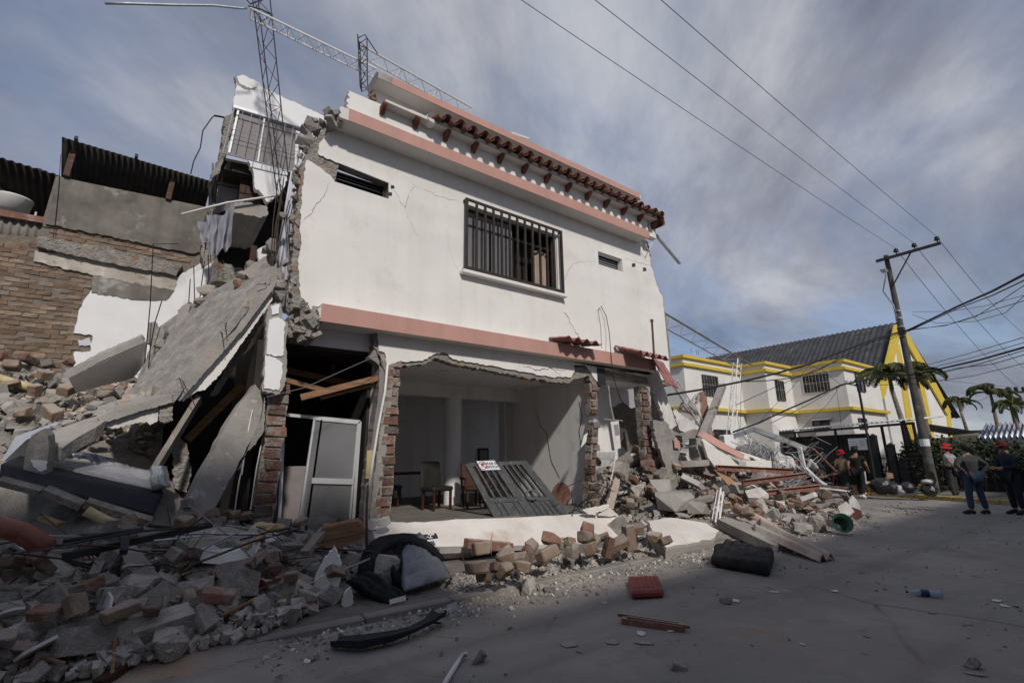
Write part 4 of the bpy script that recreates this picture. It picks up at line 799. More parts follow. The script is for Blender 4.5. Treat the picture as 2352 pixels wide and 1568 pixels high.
m = MB(); m.prism([p+V((.01,-.03,0)) for p in P(jag([(606,912), (605,985), (586,1018), (562,1040), (550,1074), (522,1098), (512,1128), (484,1188), (470,1206), (505,1145), (560,1045), (598,962)], 4, 1.5, 3, {8, 9, 10, 11}), 7.86)], (0,.05,0)); m.build('old_render', 'concrete', lw)
# hanging column, white render flaking
hc = thing('hanging_column', 'broken column with flaking white render hanging beside the dark doorway', 'column', at(630,900,Y=7.9))
m = MB(); m.prism(P(jag([(616,700), (645,694), (650,730), (662,745), (657,800), (660,850), (655,884), (640,906), (603,898), (606,840), (610,790), (612,730)], 7, 2, 3), 7.85), (.02,.26,0)); m.build('column_core', 'concrete_light', hc)
for k, pg in enumerate(([(622,703), (642,698), (640,720), (624,722)], [(618,733), (640,728), (655,740), (652,775), (651,815), (635,818), (612,812), (615,765)], [(610,815), (634,822), (650,835), (646,870), (640,896), (606,892), (608,850)])):
    m = MB(); m.prism(P(jag(pg, 6, 1.6, k), 7.83), (0,.018,0)); m.build('render_flake', 'plaster_white', hc)
m = MB(); m.bar(at(457,915,Y=8.6), at(352,1085,Y=8.0), .16, .07, up=(1,0,.3)); tag(m.build('timber_plank', 'wood_grey'), 'brown timber plank leaning in the dark gap under the slab', 'plank')
m = MB(); m.bar(at(560,880,Y=9.2), at(430,1010,Y=9.2), .12, .12); tag(m.build('timber_beam', 'wood'), 'dark beam in the gap behind the leaning wall slab', 'beam')
# near-black sheet stands in for the void's shade; torn wall and post before it
m = MB(); m.prism(P([(300,900), (640,700), (660,1240), (380,1240), (230,1010)], 11.2), (0,.1,0)); part('void_shade', m, 'dark_sheet_shade')
m = MB(); m.prism(P(jag([(395,985), (430,1020), (440,1090), (430,1130), (400,1120)], 7, 3, 6), 9.0), (0,.2,0)); part('torn_wall', m, 'masonry')
m = MB(); m.bar(at(560,1080,Y=8.6), at(520,1210,Y=8.4), .09, .05); tag(m.build('door_post', 'wood_red'), 'reddish wooden post in the gap left of the door pier', 'post')
for k, (u, v) in enumerate(((600,1080), (560,1110), (580,1000))):
    m = MB(); m.tube([at(u,v-60,Y=8), at(u-12,v,Y=7.9), at(u-25,v+90,Y=7.8)], .008, 5); part('loose_wire', m, 'pvc_white')
m = MB(); m.tube([at(612,912,Y=7.8), at(700,890,Y=7.7), at(790,850,Y=7.7), at(880,810,Y=7.75)], .006, 4); part('loose_wire', m, 'wire_grey')

# ================================================================== lattice masts fallen over the house
def lattice(name, label, p0, p1, w0, w1, n, mt, up=(0,0,1), r=.02, tri=True, par=None, group=None, br=.008):
    p0, p1 = V(p0), V(p1); d = (p1-p0).normalized(); upv = V(up); x = d.cross(upv).normalized(); z = x.cross(d)
    off = [V((-.5,0,-.3)), V((.5,0,-.3)), V((0,0,.55))] if tri else [V((-.5,0,-.5)), V((.5,0,-.5)), V((.5,0,.5)), V((-.5,0,.5))]
    pt = lambda i, t: p0.lerp(p1, t)+(x*off[i].x+z*off[i].z)*(w0+(w1-w0)*t)
    o = thing(name, label, 'lattice mast', p0 if p0.z < p1.z else p1, group)
    k = len(off)
    for i in range(k): m = MB(); m.tube([pt(i, 0), pt(i, .5), pt(i, 1)], r, 6); m.build('chord', mt, o)
    m = MB()
    for i in range(k):
        for j in range(n):
            a, b = j/n, (j+1)/n; i2 = (i+1) % k
            m.tube([pt(i, a), pt(i2, b)] if j % 2 else [pt(i2, a), pt(i, b)], br, 4, False); 
            if j % 4 == 0: m.tube([pt(i, a), pt(i2, a)], br, 4, False)
    m.build('lacing', mt, o); return o
MY = 9.6
lattice('lattice_mast', 'dark upright lattice mast rising from the torn rear of the house', at(652,470,Y=MY), at(596,-15,Y=MY), .24, .34, 9, 'dark_metal', (0,1,.1), .012, br=.0065)
lattice('lattice_mast', 'white lattice mast lying from top left down to the parapet end', at(578,28,Y=MY-.1), at(862,165,Y=8.9), .22, .22, 14, 'white_metal', (0,.3,1), .018, br=.007)
lattice('lattice_mast', 'white lattice mast lying along the roof edge behind the pink parapet', at(828,112,Y=9.0), at(1078,252,Y=9.0), .24, .24, 12, 'white_metal', (0,.3,1), .018, br=.007)
lattice('lattice_mast', 'short dark lattice mast standing at the left end of the parapet', at(834,205,Y=8.7), at(830,88,Y=8.7), .16, .2, 5, 'dark_metal', (0,1,.1), .012)
for pts in ([(567,0), (575,10), (610,-4)], [(570,14), (600,22), (627,35)]):
    m = MB(); m.tube([at(u,v,Y=MY) for u, v in pts], .014, 5); part('mast_stay', m, 'dark_metal')
m = MB(); m.tube([at(822,88,Y=8.7), at(838,80,Y=8.7), at(868,125,Y=8.8)], .012, 5); part('mast_stay', m, 'dark_metal')
m = MB(); m.tube([at(566,18,Y=MY), at(556,20,Y=MY), at(490,13,Y=MY), at(400,12,Y=MY), at(300,9,Y=MY), at(241,8,Y=MY)], [.03,.022,.022,.022,.022,.022], 6); tag(m.build('thin_pole', 'galvanised', smooth=True), 'thin grey pole sticking out left from the mast top', 'pole')
lattice('lattice_mast', 'small white lattice end showing above the middle of the parapet', at(1172,310,Y=9.6), at(1214,322,Y=9.3), .2, .12, 3, 'white_metal', (0,.3,1), .02)
# ================================================================== across the side street: rectory, church, carport, fence
ZT = 6.5
FP = [(21.1,22.0), (21.1,14.05), (26.45,14.05), (26.45,12.65), (29.4,12.65), (29.4,9.95), (34.5,9.95), (34.5,22.0)]
rec = thing('rectory', 'white two-storey building with yellow bands and stepped bays across the street', 'building', (27, 14, 0))
m = MB(); m.prism([V((x, y, 0)) for x, y in FP], (0,0,ZT-.12)); m.build('wall', 'church_white', rec)
def offset(fp, d):
    out = []; n = len(fp)
    for i in range(n):
        a, b, c = V(fp[i-1]), V(fp[i]), V(fp[(i+1) % n]); e1 = (b-a).normalized(); e2 = (c-b).normalized()
        out.append(b+V((e1.y, -e1.x))*-0+(V((e1.y,-e1.x))+V((e2.y,-e2.x)))*d)
    return out
sgn = -1 if offset(FP, .1)[1].x > 21.1 else 1
def ringband(z0, z1, d, name, mt, t=.3):
    o_ = offset(FP, sgn*d); i_ = offset(FP, -sgn*.02)
    m = MB(); n = len(FP)
    for i in range(n-1):
        a, b, c, e = o_[i], o_[i+1], i_[i+1], i_[i]
        m.hexa([V((*a, z0)), V((*b, z0)), V((*c, z0)), V((*e, z0)), V((*a, z1)), V((*b, z1)), V((*c, z1)), V((*e, z1))])
    return m.build(name, mt, rec)
zb2 = at(1752,850,X=26.4).z; zb3 = at(1773,940,X=26.4).z
ringband(ZT-.13, ZT+.02, .14, 'yellow_band', 'yellow'); ringband(zb2-.08, zb2+.07, .14, 'yellow_band', 'yellow'); ringband(zb3-.10, zb3+.06, .22, 'yellow_band', 'yellow')
def rwin(c, Y=None, X=None, cage=True, n=7, dep=.12, mt='glass_dark'):
    pts = [at(u, v, Y=Y) if Y is not None else at(u, v, X=X) for u, v in c]
    out = V((0,-1,0)) if Y is not None else V((-1,0,0))
    ax = 0 if Y is not None else 1
    lo = min(p[ax] for p in pts); hi = max(p[ax] for p in pts); z0 = sum(sorted(p.z for p in pts)[:2])/2; z1 = sum(sorted(p.z for p in pts)[2:])/2
    def Q(a, z, d): return V((a, Y-d, z)) if Y is not None else V((X-d, a, z))
    m = MB(); m.prism([Q(lo,z0,.02), Q(hi,z0,.02), Q(hi,z1,.02), Q(lo,z1,.02)], out*-.05)
    w = m.build('window', mt, rec)
    m = MB()
    for t in (0, .5, 1): m.bar(Q(lo+(hi-lo)*t, z0, .035), Q(lo+(hi-lo)*t, z1, .035), .05, .05)
    for z in (z0, z1): m.bar(Q(lo, z, .037), Q(hi, z, .037), .05, .05)
    m.build('frame', 'bronze', w)
    if cage:
        e = .16; m = MB()
        for i in range(n+1):
            a = lo-e+(hi-lo+2*e)*i/n; m.tube([Q(a,z0-e,.02), Q(a,z0-e,.22), Q(a,z1+e,.22), Q(a,z1+e,.02)], .0035, 4)
        for z in (z0-e, (z0+z1)/2, z1+e): m.tube([Q(lo-e,z,.02), Q(lo-e,z,.22), Q(hi+e,z,.22), Q(hi+e,z,.02)], .005, 4)
        m.build('grille', 'white_metal', w)
    return w
rwin([(1612,860), (1646,867), (1647,911), (1616,906)], Y=14.05); rwin([(1781,873), (1797,877), (1799,921), (1785,917)], Y=12.65, n=5)
rwin([(1846,867), (1899,857), (1906,893), (1851,903)], X=29.4, n=9); rwin([(1964,857), (1980,861), (1984,900), (1969,896)], Y=9.95, cage=False)
w5 = rwin([(1868,968), (1904,963), (1906,981), (1870,986)], X=29.4, cage=False)
m = MB(); p = at(1862,962,X=29.3); q_ = at(1908,955,X=29.3); m.hexa([V((29.4,p.y,p.z)), V((28.9,p.y,p.z-.12)), V((28.9,q_.y,p.z-.12)), V((29.4,q_.y,p.z)), V((29.4,p.y,p.z+.03)), V((28.9,p.y,p.z-.09)), V((28.9,q_.y,p.z-.09)), V((29.4,q_.y,p.z+.03))]); m.build('awning', 'galvanised', rec)
rwin([(1640,985), (1675,990), (1676,1015), (1642,1010)], Y=14.0, cage=False)
rwin([(1972,960), (1988,963), (1990,985), (1974,983)], Y=9.95, cage=False)
for k, (u, v) in enumerate(((1588,797), (1600,800), (1605,803))):
    m = MB(); p = at(u,v+14,Y=14.3); m.tube([p, p+V((0,0,.3))], .012, 4); m.build('roof_rebar', 'rebar', rec)

CY = 11.0
chu = thing('church', 'white church with steep dark corrugated roof and yellow gable frame', 'church', at(2100,1060,Y=CY))
ap, el, er = at(2065,748,Y=CY), at(2027,893,Y=CY), at(2183,950,Y=CY)
m = MB(); m.prism([V((el.x,CY,0)), el, ap, er, V((er.x-.1,CY,0))], (0,14,0)); m.build('wall', 'church_white', chu)
R0 = ap+V((-.25,-.12,.15)); E0 = el+V((-1.1,-.12,-.65))
ax = V((0,17,0)); ay = E0-R0
sheet(wavy(R0, ax, ay, 46*6, 3, ax.length, ay.length, .10, 46, .05, 3), 'corrugated_roof', 'asbestos_dark', chu, .02)
E1 = er+V((.9,-.35,-.4)); ay = E1-R0
sheet(wavy(R0+V((.3,0,0)), ax, ay, 46*6, 3, ax.length, ay.length, .10, 46, .05, 3, nz=(.5,0,.8)), 'corrugated_roof', 'asbestos_dark', chu, .02)
def yb(pts, d=.5, Y=CY-.18):
    m = MB(); m.prism(P(pts, Y), (0,d,0)); return m.build('gable_beam', 'yellow', chu)
yb([(2057,745), (2073,743), (2071,757), (2042,876), (2034,908), (2024,922), (2023,889)], .12)
yb([(2073,743), (2100,790), (2135,850), (2185,946), (2176,951), (2125,862), (2090,798), (2069,762)], .12, CY-.17)
yb([(2060,796), (2066,790), (2078,850), (2100,980), (2112,1050), (2098,1050), (2085,980), (2066,850)], .05, CY-.055)
yb([(2096,806), (2104,812), (2122,880), (2142,976), (2152,1050), (2139,1050), (2128,976), (2108,880)], .05, CY-.055)
yb([(2176,951), (2184,951), (2194,1040), (2185,1040)], .08, CY-.09)

# carport and its dark sheet screen along the side street
FA, FB = V((27.8,14.4,0)), V((24.3,5.6,0))
def online(u, off=0, A=FA, B=FB):
    d = ray(u, 1060); e = (B-A); nrm = V((-e.y, e.x, 0)).normalized(); A2 = A+nrm*off
    det = d.x*(-e.y)+e.x*d.y; s = (A2.x*(-e.y)+e.x*A2.y)/det; return V((d.x*s, d.y*s, 0))
cp = thing('carport', 'dark carport with a long white corrugated roof edge by the fence', 'carport', online(1850))
a, b = online(1735), online(2118); zc0 = at(1739,996,X=a.x).z; zc1 = at(2118,964.5,X=b.x).z
nrm = V((b.y-a.y, -(b.x-a.x), 0)).normalized(); nrm = nrm if nrm.x > 0 else -nrm
a.z = zc0; b.z = zc1
sheet(wavy(a, b-a, nrm*1.7+V((0,0,.16)), 240, 2, (b-a).length, 1.7, .05, 40, 0, 0), 'roof_sheet', 'roof_white', cp, .02)
m = MB(); m.bar(a+V((0,0,-.10)), b+V((0,0,-.10)), .06, .10); m.build('fascia', 'black_steel', cp)
for u in (1742, 1835, 1930, 2040, 2088, 2115):
    p = online(u, 0); zt = zc0+(zc1-zc0)*((p-V((a.x,a.y,0))).length/(V((b.x-a.x,b.y-a.y,0))).length); m = MB(); m.bar(p, V((p.x,p.y,zt-.1)), .09, .09); m.build('post', 'black_steel', cp)
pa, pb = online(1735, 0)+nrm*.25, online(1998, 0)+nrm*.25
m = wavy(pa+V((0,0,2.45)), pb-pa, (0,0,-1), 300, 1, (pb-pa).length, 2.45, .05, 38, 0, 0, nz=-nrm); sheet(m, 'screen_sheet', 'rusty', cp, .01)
bpy.data.objects['screen_sheet'].data.materials[0] = M['dark_sheet_shade']
fn = thing('bar_fence', 'black steel bar fence along the pavement beside the carport', 'fence', online(2050))
def fence(u0, u1, h, off, n, gate=False):
    p, q_ = online(u0, off), online(u1, off); m = MB()
    for z in (.15, h*.55, h-.18): m.bar(p+V((0,0,z)), q_+V((0,0,z)), .035, .05)
    m.build('rail', 'black_steel', fn)
    for i in range(n+1):
        r_ = p.lerp(q_, i/n); m = MB(); m.tube([r_+V((0,0,.05)), r_+V((0,0,h-.08)), r_+V((0,0,h+(.25*math.sin(math.pi*i/n) if gate else .05)))], [.012,.012,.003], 5); m.build('bar', 'black_steel', fn)
fence(1995, 2012, 1.9, -.1, 5); fence(2022, 2052, 1.55, -.1, 16, True); fence(2054, 2150, 1.55, -.1, 40); fence(1700, 1752, 1.9, -.3, 14); 
for u, h in ((2016,2.3), (2053,1.9)):
    p = online(u, -.1); m = MB(); m.bar(p, p+V((0,0,h)), .22, .22); m.add([p+V((-.14,-.14,h)), p+V((.14,-.14,h)), p+V((.14,.14,h)), p+V((-.14,.14,h)), p+V((0,0,h+.12))], [(0,1,4), (1,2,4), (2,3,4), (3,0,4)]); m.build('gate_post', 'black_steel', fn)
sg = thing('notice_board', 'pale printed notice board on the fence above the walkers', 'sign', online(1977,-.25))
pp = [online(1956,-.25), online(1998,-.25)]; z0, z1 = at(1977,1033,X=pp[0].x).z, at(1977,1006,X=pp[0].x).z
m = MB(); m.prism([pp[0]+V((0,0,z0)), pp[1]+V((0,0,z0)), pp[1]+V((0,0,z1)), pp[0]+V((0,0,z1))], nrm*.03); m.build('board', 'paper', sg)
for (s0, s1, t0, t1, mt) in ((.08,.5,.2,.36,'primer'), (.08,.5,.5,.56,'galvanised'), (.08,.42,.66,.72,'galvanised'), (.62,.9,.25,.8,'roof_zinc')):
    e = lambda s, t: pp[0].lerp(pp[1], s)+V((0,0,z0+(z1-z0)*t))-nrm*.004
    m = MB(); m.prism([e(s0,t0), e(s1,t0), e(s1,t1), e(s0,t1)], nrm*.002); m.build('print', mt, sg)
# side street kerb, painted yellow, and its pavement
kp = [V((23.9,10.6,0)), V((22.9,8.0,0)), V((22.5,6.4,0)), V((22.1,5.2,0)), V((21.7,4.2,0)), V((21.3,2.6,0))]
for i in range(len(kp)-1):
    for j in range(3):
        p, q_ = kp[i].lerp(kp[i+1], j/3), kp[i].lerp(kp[i+1], (j+.97)/3); m = MB(); m.bar(p+V((0,0,.07)), q_+V((0,0,.07)), .18, .16); tag(m.build('street_kerb', 'kerb_yellow' if i > 0 else 'kerb', bevel=.02), kind='structure')
m = MB(); out = [p+V((.09,0,.13)) for p in kp]; m.prism(out+[V((60,2.6,.13)), V((60,18,.13)), V((28,18,.13))], (0,0,-.2)); tag(m.build('street_pavement', 'sidewalk'), kind='structure')

# ================================================================== street pole
PB = V((23.3,5.67,0)); PT = 9.43
pole = thing('utility_pole', 'tall dark concrete utility pole with one-sided cross-arm and street lamp', 'utility pole', PB)
m = MB(); m.lathe([(.155,0), (.13,3), (.10,7), (.082,PT)], PB, 14); m.lathe([(.082,0), (.0,.03)], PB+V((0,0,PT)), 14); m.build('shaft', 'pole_concrete', pole, smooth=True)
ca, cb = at(2030,587,Z=9.25), at(2165,548,Z=9.25); dirc = (cb-ca).normalized(); c0 = PB+V((0,0,9.25))
La = (ca-V((PB.x,PB.y,9.25))).length
m = MB(); arm0, arm1 = c0-dirc*.32, c0+dirc*1.76; off = V((-.16,0,0)); m.bar(arm0+off, arm1+off, .09, .10); m.build('cross_arm', 'dark_metal', pole)
ins = []
for t in (.39, .98, 1.68):
    p = c0+dirc*t+off+V((0,0,.05)); ins.append(p+V((0,0,.26)))
    m = MB(); m.lathe([(.02,0), (.02,.10), (.085,.10), (.09,.14), (.05,.16), (.075,.18), (.075,.22), (.03,.25), (0,.27)], p, 12); m.build('insulator', 'dark_metal', pole, smooth=True)
m = MB(); m.bar(c0+dirc*.86+off, PB+V((-.13,0,8.0)), .04, .04); m.build('brace', 'dark_metal', pole)
lp = thing('street_lamp', 'small grey street lamp on a curved arm on the pole', 'street lamp', PB+V((-.12,0,7.2)))
hd = at(2033,624,X=PB.x-.9)
m = MB(); m.tube([PB+V((-.13,.02,6.6)), PB+V((-.16,.05,7.3)), PB.lerp(hd,.55)*0+V((PB.x-.3,PB.y+.25,7.9)), hd+V((.1,0,-.05))], .028, 7); m.build('arm', 'galvanised', lp, smooth=True)
m = MB(); d = (hd-V((PB.x,PB.y,hd.z))).normalized(); m.bar(hd-d*.05, hd+d*.40, .20, .07); m.build('head', 'galvanised', lp, bevel=.02)
m = MB(); m.bar(hd+d*.08+V((0,0,-.045)), hd+d*.36+V((0,0,-.045)), .16, .02); m.build('lens', 'pvc_white', lp)
m = MB()
for z in (7.05, 6.75, 6.4, 6.05): m.lathe([(.118,-.03), (.118,.03)], PB+V((0,0,z)), 12); m.box(PB+V((-.14,-.05,z)), (.08,.06,.07))
m.build('pole_bands', 'galvanised', pole)
m = MB(); m.box(PB+V((-.2,-.05,6.2)), (.22,.2,.3)); m.build('splice_box', 'dark_metal', pole)
m = MB(); m.lathe([(.147,-.13), (.147,.13)], PB+V((0,0,1.95)), 14); m.build('pasted_notice', 'paper', pole)
# wires
def wire(pts, r, name='power_line', mt='wire', label=None, grp=None):
    m = MB(); m.tube(pts, r, 5); o = m.build(name, mt, smooth=True); tag(o, label, 'wire', grp); return o
def sagline(p, q_, sag, n=16): return [p.lerp(q_, i/n)+V((0,0,-4*sag*(i/n)*(1-i/n))) for i in range(n+1)]
for k, (u, i_) in enumerate(((1213,0), (1380,1), (1530,2))):
    t = at(u, 0, Z=9.35); e = t+(t-ins[i_]).normalized()*9
    wire(sagline(ins[i_], e, .12), .0065, 'power_line', 'wire', ['leftmost', 'middle', 'rightmost'][k]+' of the three high wires crossing the sky to the cross-arm', 'high wires')
for k, (i_, u, v) in enumerate(((0,2340,890), (1,2370,860), (2,2370,780))):
    wire(sagline(ins[i_], at(u, v, D=46), .5), .012, 'power_line', 'wire_grey', ['left', 'middle', 'right'][k]+' one of the thin wires from the cross-arm to the far pole', 'wires to the far pole')
def pw(pts, r, label, grp=None, name='service_cable'):
    pp_ = [at(u, v, D=d) for u, v, d in pts]
    if pts[0][0] > 2340: pp_.insert(0, pp_[0]+(pp_[0]-pp_[1]).normalized()*16)      # on past the edge of the picture
    return wire(pp_, r, name, 'wire', label, grp)
pw([(2360,626,16), (2280,668,18), (2200,703,20.5), (2140,732,22.4), (2088,757,23.6), (2010,778,21.5), (1930,808,19.5), (1859,836,18), (1780,858,17), (1713,874,16), (1620,893,15), (1533,907,14.2)], .032, 'thickest black cable running from the pole towards the house')
pw([(2360,640,16), (2280,678,18), (2200,708,20.5), (2088,760,23.5), (2000,786,21.4), (1930,822,19.6), (1880,850,18.4), (1820,868,17.4), (1760,874,16.6), (1713,876,16)], .016, 'black cable wound along below the thickest cable', 'cables at the pole')
pw([(2360,688,17), (2280,712,19), (2180,745,21.6), (2092,758,23.4), (2000,800,21), (1900,838,19), (1800,880,17.5), (1690,930,15.6)], .010, 'thin cable from the pole down to the fallen lattice')
pw([(2360,650,17), (2300,690,18.4), (2240,728,20), (2170,748,21.6), (2092,756,23.4)], .010, 'wavy thin wire tied to the pole at right', 'loose wires right of pole')
pw([(2360,672,17), (2310,718,18.4), (2240,738,20), (2150,742,22), (2095,722,23.4)], .008, 'wavy thin wire tied to the pole at right', 'loose wires right of pole')
pw([(2360,676,17), (2260,703,19.5), (2180,715,21.5), (2095,716,23.4)], .007, 'wavy thin wire tied to the pole at right', 'loose wires right of pole')
pw([(2360,795,15), (2250,826,18), (2110,858,21), (2010,868,20), (1931,884,19), (1860,918,17.6), (1802,943,16.6), (1740,972,15.6), (1684,992,14.8)], .026, 'second thick cable sagging across the yellow-banded building')
pw([(2360,772,15.2), (2230,810,18.4), (2100,846,21.2), (2010,864,20.1), (1931,886,19), (1850,932,17.4), (1770,972,16)], .009, 'thin wire above the second thick cable', 'thin wires across church gable')
pw([(2360,784,15.2), (2230,822,18.4), (2100,853,21.2), (2010,868,20.1)], .008, 'thin wire above the second thick cable', 'thin wires across church gable')
pw([(2360,802,15), (2240,838,18), (2110,868,21), (2010,872,20)], .010, 'thin wire below the second thick cable at the church', 'thin wires below cable')
pw([(2360,812,15), (2280,836,17), (2200,845,19), (2110,866,21)], .010, 'thin wire below the second thick cable at the church', 'thin wires below cable')
pw([(2360,832,15), (2240,862,18), (2110,882,21), (2000,884,20)], .008, 'thin wire below the second thick cable at the church', 'thin wires below cable')
pw([(1931,884,19), (1900,930,18), (1860,965,17.5), (1835,992,17)], .006, 'drop wire slanting down over the third bay', None, 'drop_wire')
pw([(1920,886,19), (1928,940,19), (1934,995,19)], .006, 'drop wire hanging straight down to the carport', None, 'drop_wire')
pw([(1859,838,18), (1890,850,18.4), (1931,884,19)], .006, 'short tie wire between the two thick cables', None, 'drop_wire')
pw([(1859,838,18), (1820,890,17), (1775,935,16.4), (1745,968,15.8)], .006, 'drop wire slanting down over the second bay', None, 'drop_wire')
pw([(2120,868,30), (2230,880,38), (2335,890,45)], .010, 'far wire reaching the distant pole at right', None, 'far_wire')
pw([(2180,945,38), (2260,915,42), (2335,895,45)], .008, 'far stay wire slanting to the distant pole', None, 'far_wire')
lamp2 = thing('floodlight_post', 'slim black post with a small floodlight before the fourth bay', 'post', at(2005,1000,D=24))
m = MB(); b_ = at(2008,1090,D=24); m.tube([V((b_.x,b_.y,0)), V((b_.x,b_.y,at(1985,880,D=24).z))], .045, 7); m.build('shaft', 'black_steel', lamp2)
p = V((b_.x,b_.y,at(1985,878,D=24).z)); m = MB(); m.box(p+V((-.2,.2,.02)), (.3,.3,.12), (.3,0,.7)); m.build('head', 'white_metal', lamp2)
# far pole
fpz = at(2345,1010,D=45); fp = thing('far_utility_pole', 'distant dark utility pole with two cross-arms at the right edge', 'utility pole', V((fpz.x,fpz.y,0)))
t_ = at(2336,890,D=45).z; m = MB(); m.tube([V((fpz.x,fpz.y,0)), V((fpz.x,fpz.y,t_))], .16, 8); m.build('shaft', 'black_steel', fp)
sd = V((math.sin(HEAD), -math.cos(HEAD), 0))
for z, a_, b_ in ((t_-.25,.3,1.6), (t_-1.0,1.3,.9)):
    m = MB(); m.bar(V((fpz.x,fpz.y,z))-sd*a_, V((fpz.x,fpz.y,z))+sd*b_, .12, .12); m.build('cross_arm', 'black_steel', fp)
m = MB(); m.bar(V((fpz.x,fpz.y,t_-1.0))-sd*1.0, V((fpz.x,fpz.y,t_-1.5)), .07, .07)
m.build('brace', 'black_steel', fp)
for k in range(3): m = MB(); m.lathe([(.1,0), (.1,.25), (0,.3)], V((fpz.x,fpz.y,t_-.2))+sd*(.2+k*.5)-sd*.2, 8); m.build('insulator', 'black_steel', fp)

# ================================================================== palms, shrubs, far houses
def leafcard(c, d, n, l, w):
    """a bent leaf blade"""
    s = d.cross(n).normalized()*w; return [c, c+d*l*.5+s, c+d*l, c+d*l*.5-s]
def palm(name, label, base, h, fl, nf, seed, lean=(0,0), grp=None, stiff=1.0):
    q = random.Random(seed); o = thing(name, label, 'palm tree', base, grp); base = V(base); top = base+V((lean[0], lean[1], h))
    m = MB(); n = 8; m.tube([base.lerp(top, i/n)+V((math.sin(i*.5)*.04, 0, 0)) for i in range(n+1)], [.15-.07*i/n for i in range(n+1)], 9)
    for i in range(14): m.lathe([(.155-.07*i/14,-.01), (.16-.07*i/14,.01)], base.lerp(top, (i+.5)/14), 9)
    m.build('trunk', 'bark', o, smooth=True)
    m = MB(); m.tube([top, top+V((0,0,.5)), top+V((0,0,.9))], [.09,.07,.03], 8); m.build('crownshaft', 'frond', o)
    for k in range(nf):
        az = k*2.4+q.uniform(-.3,.3); up = q.uniform(.25, 1.35); L = fl*q.uniform(.8,1.1); d0 = V((math.cos(az), math.sin(az), 0)); side = V((-d0.y, d0.x, 0))
        pts = []; p = top+V((0,0,.6)); ang = up; N = 12
        for i in range(N+1): pts.append(p.copy()); p = p+(d0*math.cos(ang)+V((0,0,1))*math.sin(ang))*(L/N); ang -= (.16+.06*up)*stiff*(.6+i/N)
        m = MB(); m.tube(pts, [.03-.024*i/N for i in range(N+1)], 4, False)
        for i in range(1, N*5):
            t = i/(N*5); j = int(t*N); f = t*N-j; c = pts[j].lerp(pts[min(N, j+1)], f); tg = (pts[min(N, j+1)]-pts[j]).normalized()
            for s in (-1, 1):
                ll = L*.24*math.sin(math.pi*min(1, .12+t*.9))**.6*q.uniform(.85,1.1)
                d = (side*s*.75+tg*.65+V((0,0,-.28-.5*q.random()*t+.25*(1-t)))).normalized(); nr = V((0,0,1)); v4 = leafcard(c, d, nr, ll, .014+.006*fl)
                v4[2] = v4[2]+V((0,0,-.18*ll)); m.add(v4, [(0,1,2), (0,2,3)])
        m.build('frond', 'frond', o)
    return o
def grd(u, D): p = at(u, 1060, D=D); return V((p.x, p.y, 0))
palm('palm_tree', 'palm tree left of the utility pole, before the church gable', grd(2110,27.5), 4.3, 1.75, 13, 4, (-.5,.3), stiff=.95)
palm('palm_tree', 'palm tree right of the utility pole, before the church gable', grd(2144,28.5), 4.4, 1.5, 13, 9, (.0,-.0), stiff=1.0)
palm('palm_tree', 'small far palm tree left of the white corrugated roof', grd(2246,46), 4.3, 1.5, 11, 14, (-.4,.2), stiff=1.1)
palm('palm_tree', 'large far palm tree over the white corrugated roof', grd(2306,42), 4.4, 1.8, 13, 21, (.2,-.1), stiff=1.1)
palm('palm_tree', 'far palm tree cut by the right edge of the picture', grd(2352,40), 3.5, 1.5, 12, 25, (.1,-.1), stiff=1.1)
def shrub(name, label, c, rx, ry, rz, n, seed, leaf=.12, mt='leaf', grp=None):
    q = random.Random(seed); o = thing(name, label, 'shrub', c, grp); c = V(c); m = MB()
    for i in range(9):
        a = q.uniform(0, 6.28); m.tube([c+V((math.cos(a)*.1, math.sin(a)*.1, 0)), c+V((math.cos(a)*rx*.3, math.sin(a)*ry*.3, rz*.6)), c+V((math.cos(a)*rx*.7, math.sin(a)*ry*.7, rz*q.uniform(.9,1.6)))], [.035,.022,.006], 5, False)
    m.build('stem', 'bark', o); m = MB()
    for i in range(n):
        while True:
            p = V((q.uniform(-1,1), q.uniform(-1,1), q.uniform(-1,1)))
            if .25 < p.length < 1 and noise.noise(p*2.6+V((seed, 0, 0))) > -.22: break
        p = V((p.x*rx, p.y*ry, p.z*rz))+c+V((0,0,rz)); d = V((q.uniform(-1,1), q.uniform(-1,1), q.uniform(-.6,.8))).normalized(); nr = V((q.uniform(-1,1), q.uniform(-1,1), 1)).normalized()
        m.add(leafcard(p, d, nr, leaf*q.uniform(.7,1.4), leaf*.32), [(0,1,2), (0,2,3)])
    m.build('foliage', mt, o); return o
for k, (u, D, rx, rz, lab) in enumerate(((2150,26,1.3,1.3,'leafy shrub behind the fence right of the utility pole'), (2118,27,1.0,1.2,'leafy shrub behind the fence left of the utility pole'), (2200,27,1.6,1.0,'dark hedge bush behind the man in grey shirt'), (2262,28,1.7,1.15,'yellow-green hedge bush between the two men at right'), (2318,27.5,1.8,1.1,'hedge bush behind the man in maroon cap'), (2385,27,1.8,1.1,'hedge bush at the right edge of the picture'), (2240,31,2.2,1.2,'dark bush farther behind the hedge'))):
    shrub('hedge_bush', lab, grd(u, D), rx, rx*.8, rz*.92, 1700, 30+k, .15)
m = MB()
for k in range(9):
    x = grd(2180+k*24, 26); m.bar(x, x+V((0,0,1.25)), .05, .05)
hf = thing('mesh_fence', 'low dark fence under the hedge at right', 'fence', grd(2250,25.5)); m.build('post', 'black_steel', hf)
m = MB(); m.prism([grd(2190,26.1), grd(2400,26.1), grd(2400,26.1)+V((0,0,.9)), grd(2190,26.1)+V((0,0,.9))], (.03,.03,0)); m.build('mesh', 'dark_sheet_shade', hf)
